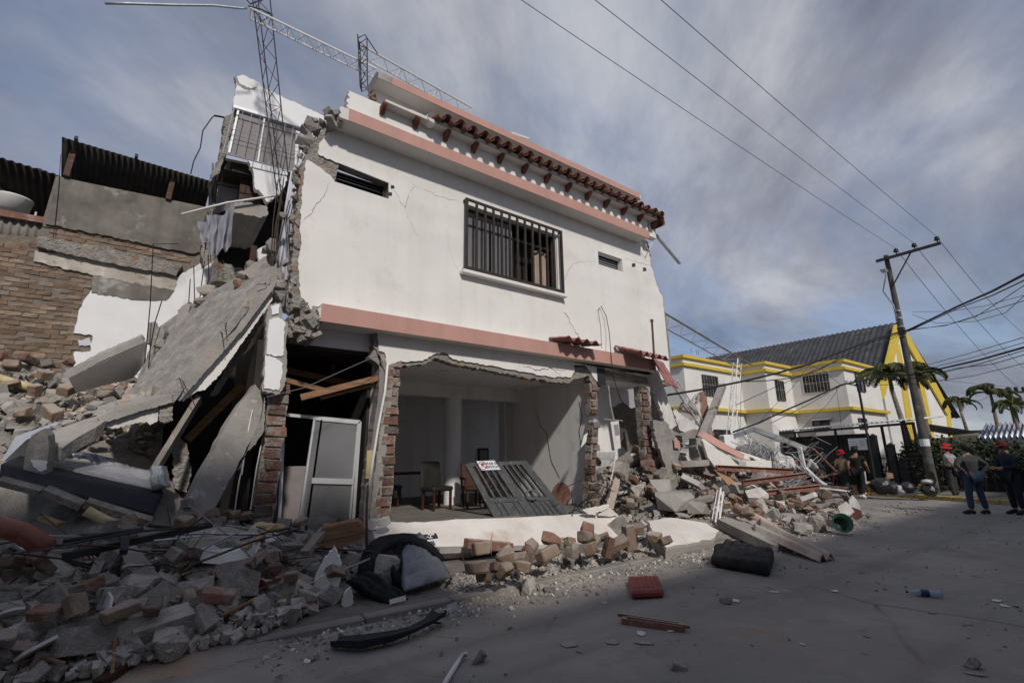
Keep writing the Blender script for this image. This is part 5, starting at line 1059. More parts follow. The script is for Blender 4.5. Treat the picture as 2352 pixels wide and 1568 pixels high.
# far houses
fh = thing('far_house', 'far house with white corrugated roof behind the palms', 'house', grd(2310,40))
a, b = grd(2262,40), grd(2420,38); zt = at(2262,1005,D=40).z
m = MB(); m.prism([a, b, b+V((0,0,zt)), a+V((0,0,zt))], (4,3,0)); m.build('wall', 'galvanised', fh)
e0, e1, k0, k1 = at(2246,1008,D=39.5), at(2430,1000,D=37.5), at(2264,974,D=44), at(2430,966,D=42); m = MB(); vs = []; nx = 14*8
for j in range(2):
    for i in range(nx+1): vs.append((e0.lerp(e1, i/nx) if j == 0 else k0.lerp(k1, i/nx))+V((0,0,.13*math.sin(i/nx*14*6.283))))
m.add(vs, [(i, i+1, nx+2+i, nx+1+i) for i in range(nx)]); sheet(m, 'roof', 'roof_zinc', fh, .02)
fh = thing('far_shed', 'low dark shed with pale fascia right of the church', 'shed', grd(2225,42))
a, b = grd(2196,44), grd(2256,40); zt = at(2220,1002,D=42).z
m = MB(); m.prism([a, b, b+V((0,0,zt)), a+V((0,0,zt))], (4,3,0)); m.build('wall', 'fibro', fh)
m = MB(); m.bar(a+V((-.2,-.2,zt)), b+V((-.2,-.2,zt)), .1, .3); m.build('fascia', 'galvanised', fh)
m = MB(); m.prism([a+V((-.3,-.3,zt+.1)), b+V((-.3,-.3,zt+.1)), b+V((4,3,zt+.9)), a+V((4,3,zt+.9))], (0,0,.08)); m.build('roof', 'asbestos_dark', fh)
# distant wooded hill
m = MB(); vs = []; n = 60
for i in range(n+1):
    az = R(-60+150*i/n); d = 420; h = 14+9*noise.noise(V((i*.23,1,0)))+5*noise.noise(V((i*.8,4,0)))
    p = V((math.cos(az)*d, math.sin(az)*d, 0)); vs += [p*.8, p+V((0,0,h)), p*1.5]
m.add(vs, [(3*i, 3*i+3, 3*i+4, 3*i+1) for i in range(n)]+[(3*i+1, 3*i+4, 3*i+5, 3*i+2) for i in range(n)])
tag(m.build('hills', 'hill', smooth=True), kind='structure')
# unseen houses across the street, behind the camera, heights shaped for their shade
for k, (x0, x1, h, lab) in enumerate(((-34, -.4, 10.4, 'unseen three-storey house added for its shade, across the street behind the viewer at left'), (-.4, 34, 6.1, 'two-storey house across the street, behind the viewer'))):
    o = thing('opposite_house', lab, 'house', ((x0+x1)/2, -6, 0)); m = MB(); m.b2((x0, -14, 0), (x1-.01, -3.2, h)); m.build('wall', 'plaster_dirty', o)
    m = MB(); m.b2((x0, -14.2, h), (x1-.01, -3.0, h+.15)); m.build('roof', 'fibro', o)
    i = x0+1.5
    while i < x1-2:
        for z in (1.0, 4.0): m = MB(); m.b2((i, -3.19, z), (i+1.2, -3.15, z+1.3)); m.build('window', 'glass_dark', o)
        i += 3.4
# ================================================================== things lying about
def tri_n(p): return V(p)
# gate with the garage sign
gt = thing('steel_gate', 'dark grey steel gate panel fallen slantwise in the garage opening', 'gate', at(1200,1185,Y=8.3))
g0, g1, g2, g3 = at(1070,1066,Y=8.75), at(1206,1060,Y=8.55), at(1308,1188,Y=7.85), at(1140,1196,Y=8.05)     # tl tr br bl
gp = lambda s, t: (g0.lerp(g1, s)).lerp(g3.lerp(g2, s), t)
gn = (g1-g0).cross(g3-g0).normalized(); gn = -gn if gn.y > 0 else gn
def gbar(s0, t0, s1, t1, w, d=.03, off=0, name='bar'):
    m = MB(); m.bar(gp(s0,t0)+gn*off, gp(s1,t1)+gn*off, w, d, up=gn); return m.build(name, 'gate_metal', gt)
for s in (.03, .5, .97): gbar(s, .0, s, 1, .13 if s != .5 else .16, .04, 0, 'stile')
for t in (.02, .98): gbar(.03, t, .97, t, .09, .03, .003, 'rail')
gbar(.03, .66, .97, .66, .10, .036, .005, 'rail')
for s in (.13, .23, .33, .42, .60, .70, .80, .89): gbar(s, .05, s, .64, .045, .05, .02, 'bar')
m = MB(); m.prism([gp(.06,.68)-gn*.01, gp(.94,.68)-gn*.01, gp(.94,.96)-gn*.01, gp(.06,.96)-gn*.01], gn*.015); m.build('lower_panel', 'gate_metal', gt)
for s in (.12, .2, .36, .44, .58, .66, .74, .82, .9): gbar(s, .70, s, .94, .03, .02, .02, 'moulding')
sn = thing('garage_sign', 'small white sign with a crossed-out P fixed on the steel gate', 'sign', gp(.1,.1))
e = lambda s, t, o=0: gp(.16+s*.30, -.02+t*.17)+gn*(.06+o)
m = MB(); m.prism([e(0,0), e(1,0), e(1,1), e(0,1)], gn*.006); m.build('plate', 'paper', sn)
sxv = (e(1,0)-e(0,0)); syv = (e(0,1)-e(0,0)); sM = Matrix((sxv.normalized(), (sxv.normalized().cross(gn)*-1 if False else gn.cross(sxv.normalized())), gn)).transposed()
def sign_text(s, c, size, mt, par, mtx, bold=.0, ext=.001):
    cu = bpy.data.curves.new('lettering', 'FONT'); cu.body = s; cu.size = size; cu.align_x = 'CENTER'; cu.align_y = 'CENTER'; cu.extrude = ext; cu.offset = bold
    o = bpy.data.objects.new('lettering', cu); COL.objects.link(o); dg = bpy.context.evaluated_depsgraph_get(); me = bpy.data.meshes.new_from_object(o.evaluated_get(dg)); bpy.data.objects.remove(o)
    me.transform(mtx.to_4x4()); me.materials.clear(); return link('lettering', me, mt, par, c)
up_ = gn.cross(sxv.normalized()); up_ = -up_ if up_.z < 0 else up_
sM = Matrix((sxv.normalized(), up_, sxv.normalized().cross(up_))).transposed(); sg_h = syv.length
sign_text('GARAJE EN', e(.66,.32,.008), sg_h*.34, 'ink', sn, sM, .0015); sign_text('SERVICIO', e(.66,.70,.008), sg_h*.34, 'ink', sn, sM, .0015)
sign_text('P', e(.19,.5,.008), sg_h*.6, 'ink', sn, sM, .002)
c_ = e(.19,.5,.010); rr = sg_h*.40; m = MB(); ring = [c_+sxv.normalized()*math.cos(a*.2618)*rr+up_*math.sin(a*.2618)*rr for a in range(25)]; m.tube(ring, .006, 5, False); m.tube([c_+(sxv.normalized()*-.7+up_*.7)*rr, c_+(sxv.normalized()*.7-up_*.7)*rr], .006, 5); m.build('ring', 'ink_red', sn)
m = MB(); q = random.Random(4); pts = []
for i in range(90):
    a = i*.55; p = gp(.66,.62)+gn*(.08+.02*math.sin(i))+(sxv.normalized()*math.cos(a)*(.10+.06*q.random())+up_*math.sin(a)*(.08+.05*q.random())); pts.append(p)
m.tube(pts, .005, 4); tag(m.build('wire_coil', 'wire_grey', smooth=True), 'loose tangle of grey wire on the fallen gate', 'wire')

# fallen white lintel wall with the house number
lt = thing('fallen_lintel', 'long white lintel wall lying across the garage entrance', 'wall piece', at(1200,1240,Y=7))
fpts = [(850,1212,7.62), (885,1196,7.62), (935,1200,7.62), (1030,1194,7.6), (1120,1190,7.6), (1250,1184,7.55), (1385,1176,7.5), (1440,1190,7.4), (1484,1218,7.15), (1486,1238,6.95), (1455,1240,6.92), (1250,1250,6.9), (1010,1259,6.9), (900,1250,7.0), (862,1236,7.2)]
def flat_hit(a3):
    c0, c1, c2 = [at(*p_[:2], Y=p_[2]) for p_ in a3]; nr = (c1-c0).cross(c2-c0).normalized(); return (lambda p_: EYE+ray(p_[0], p_[1])*((c0-EYE).dot(nr)/ray(p_[0], p_[1]).dot(nr))), nr
q = random.Random(6); poly = []; hit, nrl = flat_hit([fpts[0], fpts[6], fpts[11]])
for i, a in enumerate(fpts):
    b = fpts[(i+1) % len(fpts)]; pa, pb = hit(a), hit(b); poly.append(pa)
    if i not in (10, 11):
        for j in range(1, 5): e_ = V((q.uniform(-.012,.012), q.uniform(-.02,.02), q.uniform(-.012,.012))); poly.append(pa.lerp(pb, j/5)+e_-nrl*e_.dot(nrl))
m = MB(); m.prism(poly, (0,.06,-.16)); m.build('rendered_face', 'slab_dusty', lt)
m = MB(); m.prism(P([(1010,1259), (1250,1250), (1455,1240), (1455,1250), (1250,1261), (1010,1271)], 6.93), (0,.2,0)); m.build('broken_edge', 'concrete_light', lt)
m = MB(); m.prism(P([(1090,1262), (1455,1249), (1455,1262), (1092,1278)], 6.98), (0,.12,0)); m.build('steel_track', 'black_steel', lt)
for (u, v) in ((1120,1254), (1200,1251), (1300,1247), (1380,1244)): 
    m = MB(); p = at(u,v+8,Y=6.96); m.box(p, (.05,.02,.05)); m.build('rust_spot', 'rusty', lt)
np_ = thing('number_plate', 'black house number plate ending in 29 on the fallen lintel', 'number plate', at(985,1234,Y=7.05))
e0, e1, e2, e3 = at(962,1232,Y=7.09), at(1000,1227,Y=7.10), at(1005,1238,Y=7.02), at(966,1243,Y=7.02); pn = (e1-e0).cross(e3-e0).normalized(); pn = -pn if pn.y > 0 else pn
m = MB(); m.prism([x+pn*.02 for x in (e0, e1, e2, e3)], pn*.012); m.build('plate', 'ink', np_)
ux = (e1-e0).normalized(); uy = pn.cross(ux); uy = -uy if uy.z < 0 else uy
sign_text('-29', (e0+e1+e2+e3)/4+pn*.034+ux*.03, .11, 'paper', np_, Matrix((ux, uy, ux.cross(uy))).transposed(), .003)
for k, pg in enumerate(([(840,1205), (852,1194), (868,1196), (862,1212), (848,1216)], [(868,1194), (892,1188), (898,1200), (884,1212), (866,1208)], [(1340,1172), (1400,1160), (1398,1166), (1385,1172), (1368,1178), (1372,1184), (1350,1180)], [(1376,1184), (1388,1174), (1402,1168), (1420,1182), (1398,1186)], [(1430,1190), (1448,1189), (1452,1195), (1440,1198)])):
    m = MB(); Y = 7.35 if k < 2 else 7.3; m.prism(P(jag(pg, 5, 1, k), Y), (.02,.05,.02)); tag(m.build('render_shard', 'slab_dusty'), 'loose white render shard lying on the %s end of the fallen lintel' % ('left' if k < 2 else 'right'), 'shard', 'shards on the fallen lintel, %s end' % ('left' if k < 2 else 'right'))
# big white-faced slab right of it
sb = thing('fallen_slab', 'thick slab with white top face lying right of the fallen lintel', 'slab', at(1560,1280,Y=5.6))
tp = [(1488,1196,5.95), (1540,1188,5.95), (1620,1200,5.8), (1652,1218,5.5), (1640,1235,5.3), (1590,1246,5.15), (1530,1258,5.1), (1500,1225,5.5)]
q = random.Random(3); poly = []; hit, nrl = flat_hit([tp[0], tp[2], tp[6]])
for i, a in enumerate(tp):
    b = tp[(i+1) % len(tp)]; pa, pb = hit(a), hit(b); poly.append(pa)
    for j in (1,2,3): e_ = V((q.uniform(-.03,.03), q.uniform(-.03,.03), q.uniform(-.02,.02))); poly.append(pa.lerp(pb, j/4)+e_-nrl*e_.dot(nrl))
m = MB(); m.prism(poly, (.02,.03,-.05)); m.build('rendered_face', 'slab_dusty', sb)
m = MB(); m.prism([p+V((.02,.03,-.051)) for p in poly], (.03,.05,-.22)); m.build('concrete_body', 'concrete_light', sb)
m = MB(); m.hexa([at(1072,1240,Y=6.75), at(1172,1249,Y=6.7), at(1174,1245,Y=6.86), at(1075,1236,Y=6.9), at(1074,1254,Y=6.7)*.0+at(1070,1254,Y=6.72), at(1172,1264,Y=6.68), at(1174,1246,Y=6.85), at(1074,1237,Y=6.9)]); 
m = MB(); m.bar(at(1070,1247,Y=6.72), at(1173,1256,Y=6.68), .16, .14); tag(m.build('steel_channel', 'primer', bevel=.01), 'red-brown steel channel lying on the fallen lintel', 'steel channel')

# furniture in the room
def chair(name, label, p, rz, mt, h=.95, arms=False, grp=None):
    o = thing(name, label, 'chair', (0,0,0), grp)
    m = MB(); m.box((0,0,.43), (.52,.50,.10)); m.build('seat', mt, o, bevel=.03)
    m = MB(); m.box((0,.24,.72), (.50,.07,.55), (R(-8),0,0)); m.build('backrest', mt, o, bevel=.03)
    for x in (-.21,.21):
        for y in (-.2,.2): m = MB(); m.bar((x,y,0), (x,y,.40), .045); m.build('leg', 'wood_red', o)
        if arms: m = MB(); m.bar((x*1.2,-.22,.64), (x*1.2,.24,.66), .05); m.bar((x*1.2,-.2,.40), (x*1.2,-.2,.63), .04); m.build('armrest', 'wood_red', o)
    o.location = p; o.rotation_euler = (0,0,rz); return o
def onfloor(u, v, z=FLOOR): return at(u, v, Z=z)
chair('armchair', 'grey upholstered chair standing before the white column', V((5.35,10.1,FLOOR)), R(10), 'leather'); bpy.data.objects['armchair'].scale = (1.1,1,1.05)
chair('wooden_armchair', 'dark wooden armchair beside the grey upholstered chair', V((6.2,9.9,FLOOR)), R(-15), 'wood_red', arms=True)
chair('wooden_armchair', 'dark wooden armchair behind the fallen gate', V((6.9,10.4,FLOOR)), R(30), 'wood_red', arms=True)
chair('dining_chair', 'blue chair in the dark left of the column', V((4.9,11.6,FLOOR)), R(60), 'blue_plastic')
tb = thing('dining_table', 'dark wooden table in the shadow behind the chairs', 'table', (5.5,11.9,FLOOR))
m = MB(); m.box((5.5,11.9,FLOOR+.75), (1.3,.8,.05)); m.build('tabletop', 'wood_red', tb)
for x in (-.58,.58):
    for y in (-.33,.33): m = MB(); m.bar((5.5+x,11.9+y,FLOOR), (5.5+x,11.9+y,FLOOR+.72), .06); m.build('leg', 'wood_red', tb)
pf = thing('picture_frame', 'small dark framed picture on the back wall of the room', 'picture', (8.6,13.97,1.6))
c = at(1110,1048,Y=13.97); m = MB(); m.box(c, (.42,.03,.55)); m.build('frame', 'wood_red', pf); m = MB(); m.box(c+V((0,-.02,0)), (.30,.01,.42)); m.build('print', 'panel_mauve', pf)
c = at(1290,1135,X=8.28); m = MB(); m.lathe([(0,0), (.28,0), (.28,.03), (0,.03)], c, 24, (-1,-.2,.15)); tag(m.build('round_tabletop', 'primer'), 'round brown tabletop leaning on the garage wall', 'tabletop')
fr = thing('cabinet', 'pale cabinet seen in the dark behind the sliding door', 'cabinet', (2.1,9.6,FLOOR)); m = MB(); m.b2((1.9,9.4,FLOOR), (2.4,9.9,1.5)); m.build('body', 'panel_mauve', fr, bevel=.01); m = MB(); m.b2((1.93,9.375,FLOOR+.05), (2.37,9.398,1.45)); m.build('door', 'panel_mauve', fr)  # panels darkened: the hall's shade is put into their colour

# mattresses
def pad(name, mt, label, c4, th, nx=16, ny=12, amp=.02, quilt=(5,4), bulge=.03, seed=0, cat='mattress', smooth=True):
    """c4: 4 corner points tl tr br bl of the visible face; th: thickness vector"""
    q = random.Random(seed); vs = []; c4 = [V(c) for c in c4]; n = (c4[1]-c4[0]).cross(c4[3]-c4[0]).normalized(); th = V(th)
    if n.dot(th) > 0: n = -n
    for k in (0, 1):
        for j in range(ny+1):
            for i in range(nx+1):
                s, t = i/nx, j/ny; p = c4[0].lerp(c4[1], s).lerp(c4[3].lerp(c4[2], s), t)
                b = (math.sin(math.pi*s)*math.sin(math.pi*t))**.35*bulge + amp*abs(math.sin(quilt[0]*math.pi*s)*math.sin(quilt[1]*math.pi*t))**.6 + noise.noise(V((s*4, t*4, seed)))*amp*1.2
                vs.append(p+n*b if k == 0 else p+th-n*b)
    N = (nx+1)*(ny+1); f = []
    for j in range(ny):
        for i in range(nx):
            a = j*(nx+1)+i; f += [(a, a+1, a+nx+2, a+nx+1), (N+a+nx+1, N+a+nx+2, N+a+1, N+a)]
    rim = [i for i in range(nx+1)]+[j*(nx+1)+nx for j in range(1, ny+1)]+[ny*(nx+1)+i for i in range(nx-1, -1, -1)]+[j*(nx+1) for j in range(ny-1, 0, -1)]
    for a, b in zip(rim, rim[1:]+rim[:1]): f.append((b, a, N+a, N+b))
    m = MB(); m.add(vs, f); o = m.build(name, mt, smooth=smooth); 
    if label: tag(o, label, cat)
    return o
# grey mattress folded over: quilted flap facing the road and a bulging back
gm = thing('folded_mattress', 'grey quilted mattress folded over on the rubble before the doorway', 'mattress', at(960,1350,Y=5.9))
def sub(o, par): w = WLOC[o.name]; o.parent = par; o.location = w-WLOC[par.name]; return o
sub(pad('quilted_flap', 'mattress_grey', None, [at(921,1243,Y=6.2), at(973,1229,Y=6.15), at(1038,1325,Y=5.7), at(930,1358,Y=5.62)], (.03,.18,.02), 44, 36, .028, (3.0,4.0), .03, 2), gm)
arc = [at(u,v,Y=Y) for u, v, Y in ((812,1330,6.3), (822,1282,6.35), (850,1240,6.4), (895,1220,6.4), (940,1219,6.35), (975,1236,6.25), (1000,1262,6.15))]
m = MB(); vs = []
for i, p in enumerate(arc):
    for j in range(9): t = j/8; vs.append(p+V((.02*math.sin(i*2+j), -.34*t+.0, -.07*math.sin(t*3.1)*0-.06*t+.03*math.sin(j*1.7+i))))
m.add(vs, [(i*9+j, i*9+j+1, (i+1)*9+j+1, (i+1)*9+j) for i in range(len(arc)-1) for j in range(8)])
o = m.build('folded_back', 'mattress_black', gm, smooth=True); sd_ = o.modifiers.new('thick', 'SOLIDIFY'); sd_.thickness = .10; ss = o.modifiers.new('smooth', 'SUBSURF'); ss.levels = 1; ss.render_levels = 1
sub(pad('inner_side', 'mattress_black', None, [at(862,1262,Y=6.2), at(930,1236,Y=6.2), at(935,1345,Y=5.85), at(915,1350,Y=5.85)], (.0,.2,.0), 14, 14, .05, (2,3), .04, 5), gm)
m = MB(); m.tube([at(925,1233,Y=6.23), at(966,1232,Y=6.18), at(1003,1275,Y=5.96), at(1037,1326,Y=5.73), at(1010,1366,Y=5.66), at(1000,1364,Y=5.66)], .014, 6); m.build('piping', 'foam_navy', gm, smooth=True)
q = random.Random(2); m = MB(); blob(m, at(882,1310,Y=6.05), (.22,.12,.20), q, 22); tag(m.build('concrete_lump', 'rubble_grey'), 'pebbly concrete lump resting inside the folded mattress', 'concrete lump')
o = pad('torn_cushion', 'mattress_black', 'torn black cushion cover lying below the folded mattress', [at(800,1330,Y=6.0), at(850,1312,Y=6.0), at(938,1375,Y=5.5), at(900,1392,Y=5.45)], (0,.1,-.05), 22, 12, .04, (2,2), .05, 8, 'cushion')
m = MB(); m.bar(at(895,1382,Y=5.42), at(932,1372,Y=5.42), .05, .01, up=(0,-1,.3)); m.build('white_strap', 'pvc_white', o)
# black quilted mattress at right
pad('black_mattress', 'mattress_black', 'black quilted mattress lying at the right edge of the rubble', [at(1668,1240,Z=.17), at(1776,1262,Z=.17), at(1764,1296,Z=.16), at(1634,1276,Z=.16)], (.0,-.0,-.13), 44, 32, .03, (6,4), .012, 3)
m = cloth((1640,1250), (1700,1238), (1632,1296), (1655,1290), 4.55, 18, 12, .04, 3, .0, 6); tag(m.build('black_sheet', 'mattress_black', smooth=True), 'crumpled black sheet on the corner of the black mattress', 'sheet')
# mattress pile at left: navy foam, plastic wrapped mattress, blue sheet
pad('foam_slab', 'foam_navy', 'long dark navy foam slab in the rubble at left', [at(2,1066,Y=7.5), at(374,1138,Y=7.7), at(352,1184,Y=7.4), at(-2,1098,Y=7.2)], (0,.9,.1), 20, 6, .004, (1,1), .012, 3)
pw_ = pad('wrapped_mattress', 'plastic_clear', 'mattress wrapped in clear plastic above the navy foam slab', [at(100,1046,Y=8.6), at(352,1078,Y=8.6), at(350,1128,Y=8.0), at(100,1084,Y=8.0)], (0,.5,-.05), 30, 10, .025, (13,2), .03, 6)
sub(pad('mattress_core', 'cloth_grey', None, [at(102,1050,Y=8.62), at(350,1082,Y=8.62), at(348,1128,Y=8.05), at(102,1086,Y=8.05)], (0,.45,-.03), 10, 6, .0, (1,1), .0, 6), pw_)
o = pad('plastic_end', 'bag_clear', 'bulging clear plastic end of the wrapped mattress', [at(345,1072,Y=8.0), at(376,1070,Y=7.95), at(386,1120,Y=7.8), at(348,1128,Y=7.8)], (.05,.5,0), 10, 10, .03, (2,2), .10, 9, 'plastic sheet')
m = cloth((165,1042), (250,1050), (180,1056), (276,1070), 8.75, 24, 8, .05, 3, -.03, 5); tag(m.build('blue_sheet', 'sheet_lilac', smooth=True), 'pale blue sheet crumpled on the wrapped mattress', 'sheet')
m = MB(); bb_ = [at(-10,1103,Y=7.05), at(95,1128,Y=7.03), at(190,1160,Y=7.0), at(345,1198,Y=7.0)]; [m.bar(x_+V((.02,0,.012*k_)), y_, .13, .055+.01*k_, up=(0,-.3,1)) for k_, (x_, y_) in enumerate(zip(bb_, bb_[1:]))]; tag(m.build('concrete_beam', 'masonry'), 'broken concrete beam below the navy foam slab', 'beam')
m = MB(); m.prism(P([(36,1002), (130,968), (134,974), (60,1010), (8,1060), (4,1056)], 8.9), (.3,.5,.08)); tag(m.build('roof_sheet', 'roof_zinc'), 'bent bluish metal sheet on the rubble at left edge', 'sheet')

# red case, gutter, strips, bottle
rc = thing('red_case', 'red ribbed plastic case lying on the road', 'case', at(1484,1350,Z=0))
c4 = [at(1442,1322,Z=.09), at(1512,1320,Z=.09), at(1524,1354,Z=.09), at(1450,1358,Z=.09)]
m = MB(); m.prism([c_ for c_ in c4], (0,0,-.085)); m.build('shell', 'red_plastic', rc, bevel=.025)
for k in range(6):
    t = .14+k*.145; m = MB(); m.bar(c4[0].lerp(c4[1], t).lerp(c4[3].lerp(c4[2], t), .1)+V((0,0,.0)), c4[0].lerp(c4[1], t).lerp(c4[3].lerp(c4[2], t), .80), .012, .012); m.build('rib', 'red_plastic', rc)
gu = thing('black_gutter', 'bent black plastic gutter lying on the road', 'gutter', at(900,1450,Z=0))
sp = [at(u,v,Z=z) for u, v, z in ((768,1478,.04), (830,1480,.05), (900,1466,.05), (950,1448,.06), (985,1430,.07), (1010,1412,.08))]
vs = []; K = [(-.09,.05), (-.07,.0), (-.02,-.02), (.03,-.02), (.07,.0), (.09,.06), (.055,.03), (.0,.02), (-.05,.03)]
for i, p in enumerate(sp):
    d = (sp[min(i+1, 5)]-sp[max(i-1, 0)]).normalized(); s_ = d.cross(V((0,0,1))).normalized(); w = .8+.25*math.sin(i*1.4)
    for a_, b_ in K: vs.append(p+s_*a_*w+V((0,0,1))*b_*w)
n = len(K); m = MB(); m.add(vs, [(i*n+j, i*n+(j+1) % n, (i+1)*n+(j+1) % n, (i+1)*n+j) for i in range(5) for j in range(n)]+[tuple(range(n)), tuple(5*n+j for j in range(n))]); m.build('trough', 'foam_navy', gu)
m = MB(); m.tube([at(990,1428,Z=.05), at(1012,1430,Z=.05)], .01, 5); m.build('bracket', 'dark_metal', gu)
m = MB(); a, b = at(1430,1422,Z=.03), at(1572,1441,Z=.03); m.bar(a, b, .10, .05); m.bar(a+V((0,.06,.03)), b+V((0,.06,.02)), .02, .03); m.bar(a+V((0,-.06,.03)), b+V((0,-.06,.02)), .02, .03); tag(m.build('wooden_strip', 'primer'), 'thin red-brown moulding strip lying on the road', 'strip')
m = MB(); m.tube([at(1018,1575,Z=.02), at(1045,1530,Z=.02), at(1064,1503,Z=.03), at(1072,1501,Z=.04)], [.02,.02,.018,.022], 7); tag(m.build('plastic_tube', 'pvc_white', smooth=True), 'thin white plastic tube on the road at bottom of picture', 'tube')
bt = thing('plastic_bottle', 'clear plastic water bottle with blue label on the road', 'bottle', at(2142,1363,Z=0)); a, b = at(2124,1361,Z=.04), at(2164,1364,Z=.04); d = (b-a).normalized()
m = MB(); m.lathe([(0,0), (.034,.0), (.036,.05), (.036,.22), (.02,.28), (.012,.29), (.012,.32), (0,.32)], b, 12, -d); m.build('body', 'bottle', bt, smooth=True); m = MB(); m.lathe([(.0375,.12), (.0375,.20)], b, 12, -d); m.build('label', 'blue_plastic', bt); m = MB(); m.lathe([(.014,.315), (.014,.335), (0,.336)], b, 10, -d); m.build('cap', 'blue_plastic', bt)
cp_ = thing('plastic_cup', 'clear plastic cup lying among chips at the kerb', 'cup', at(1032,1396,Z=.05)); m = MB(); m.lathe([(0,0), (.03,0), (.045,.10), (.047,.10)], at(1028,1396,Z=.12), 12, (.7,-.2,.1)); m.build('body', 'plastic_clear', cp_, smooth=True)

# ---- right heap: buckets, beams, tiles, wall pieces
bu = thing('green_bucket', 'dark green plastic bucket lying on its side on the right heap', 'bucket', at(1930,1210,Y=5.4))
ax_ = V((-.75,-.55,.25)).normalized(); p = at(1936,1200,Z=.24); m = MB(); m.lathe([(0,-.24), (.125,-.24), (.14,-.21), (.175,0), (.187,.0), (.187,-.02), (.162,.0), (.128,-.22), (0,-.22)], p, 24, ax_); m.build('body', 'green_plastic', bu, smooth=True)
bu = thing('white_bucket', 'dented white plastic bucket under the brown beams', 'bucket', at(1735,1065,Y=7.4))
p = at(1722,1065,Y=7.2); m = MB(); m.lathe([(0,-.34), (.15,-.34), (.19,0), (.20,0), (.18,0), (.145,-.33)], p, 20, (-.9,.1,.15)); m.build('body', 'pvc_white', bu, smooth=True)
p = at(1710,1073,Y=7.1); m = MB(); m.lathe([(.19,-.02), (.205,0), (.19,.02)], p, 20, (.9,-.3,.15)); m.build('rim', 'pvc_white', bu)
def beam(name, p, q_, w, h, mt, label, cat='beam', grp=None, **k): m = MB(); m.bar(p, q_, w, h); o = m.build(name, mt, **k); return tag(o, label, cat, grp)
for k, (u0, v0, u1, v1, Y0, Y1, lab) in enumerate(((1645,1074,1820,1082,6.9,6.2,'uppermost of the brown steel channels jutting from the right heap'), (1705,1108,1850,1090,6.5,6.0,'middle one of the brown steel channels jutting from the right heap'), (1752,1132,1880,1118,6.4,5.9,'lowest of the brown steel channels jutting from the right heap'), (1845,1186,1930,1150,5.6,5.7,'brown steel strip crossing behind the green bucket'), (1740,1138,1950,1078,7.6,8.4,'long brown steel strip pointing up to the right'))):
    beam('steel_channel', at(u0,v0,Y=Y0), at(u1,v1,Y=Y1), .06, .13 if k < 3 else .05, 'primer', lab, 'steel channel', 'brown steel channels')
    if k < 3: m = MB(); d = (at(u1,v1,Y=Y1)-at(u0,v0,Y=Y0)).normalized(); m.bar(at(u0,v0,Y=Y0)+V((0,-.06,.06)), at(u1,v1,Y=Y1)+V((0,-.06,.06)), .06, .015); m.build('flange', 'primer', bpy.data.objects['steel_channel' if k == -1 else [o.name for o in bpy.data.objects if o.name.startswith('steel_channel') and o.parent is None][-1]])
# long terracotta-coloured plastic tile sheet sliding to the road
ts = thing('tile_sheet', 'long ridged red-brown roof sheet sloping from the right heap to road', 'roof sheet', at(1905,1285,Z=0))
a = at(1752,1196,Y=5.2); b = at(1728,1222,Y=5.0); e1 = at(1918,1283,Z=.02); e0 = at(1882,1290,Z=.02)
vs = []; nx, ny = 24, 20
for j in range(ny+1):
    for i in range(nx+1):
        s, t = i/nx, j/ny; p = b.lerp(a, s).lerp(e0.lerp(e1, s), t); vs.append(p+V((0,0,.10*(math.sin(s*2*6.28-1.5)*.5+.5)+.012*((t*10) % 1))))
m = MB(); m.add(vs, [(j*(nx+1)+i, j*(nx+1)+i+1, (j+1)*(nx+1)+i+1, (j+1)*(nx+1)+i) for j in range(ny) for i in range(nx)]); o = m.build('sheet', 'tile_dusty', ts, smooth=True); s_ = o.modifiers.new('t', 'SOLIDIFY'); s_.thickness = .015
m = MB(); m.tube([at(1688,1164,Y=5.7), at(1782,1216,Y=4.95)], .10, 12); tag(m.build('clay_pipe', 'terracotta_dusty', smooth=True), 'thick terracotta pipe lying behind the ridged roof sheet', 'pipe')
m = MB(); m.tube([at(1765,1090,Y=6.8), at(1870,1195,Y=5.9)], .085, 12); tag(m.build('clay_pipe', 'terracotta_dusty', smooth=True), 'terracotta pipe sloping down behind the green bucket', 'pipe')
beam('concrete_beam', at(1668,1200,Y=5.75), at(1800,1262,Z=.03), .42, .18, 'concrete', 'long dusty concrete beam under the ridged roof sheet')
# standing wall fragments between the house and the right heap
def frag(name, pts, Y, th, mt, label, jg=(6, 2), seed=1, keep=(), cat='wall piece'):
    m = MB(); m.prism(P(jag(pts, jg[0], jg[1], seed, keep), Y), th); return tag(m.build(name, mt), label, cat)
frag('wall_fragment', [(1490,862), (1512,850), (1555,978), (1540,985), (1530,975)], 7.9, (.06,.14,0), 'plaster_dirty', 'long pale plaster post leaning right at the house corner', keep={0, 1})
frag('wall_fragment', [(1500,965), (1530,968), (1556,1010), (1560,1040), (1555,1090), (1548,1100), (1524,1060), (1506,1010)], 7.75, (.05,.14,0), 'concrete', 'large grey wall piece hanging slanted at the house corner', seed=4)  # darker concrete carries the shade of this down-turned piece
m = MB(); m.prism(P([(1548,1005), (1560,1012), (1564,1030), (1550,1028)], 7.68), (0,.01,0)); m.build('pink_patch', 'pink', bpy.data.objects['wall_fragment.001'])
frag('wall_fragment', [(1500,890), (1515,905), (1528,960), (1512,975), (1502,950)], 8.3, (.05,.14,0), 'concrete', 'dark cracked wall piece inside the house corner', seed=8)
sb = thing('pink_edged_slab', 'slab with white side and pink edge lying on the right heap', 'slab', at(1680,1100,Y=7.2))
A_ = [at(1615,997,Y=7.9), at(1765,1058,Y=6.6), at(1757,1062,Y=6.6), at(1606,1006,Y=7.9)]
m = MB(); m.prism(P([(1614,1012), (1700,1062), (1745,1072), (1740,1078), (1644,1074), (1626,1050)], 7.4), (.05,.10,0)); m.build('white_side', 'plaster', sb)
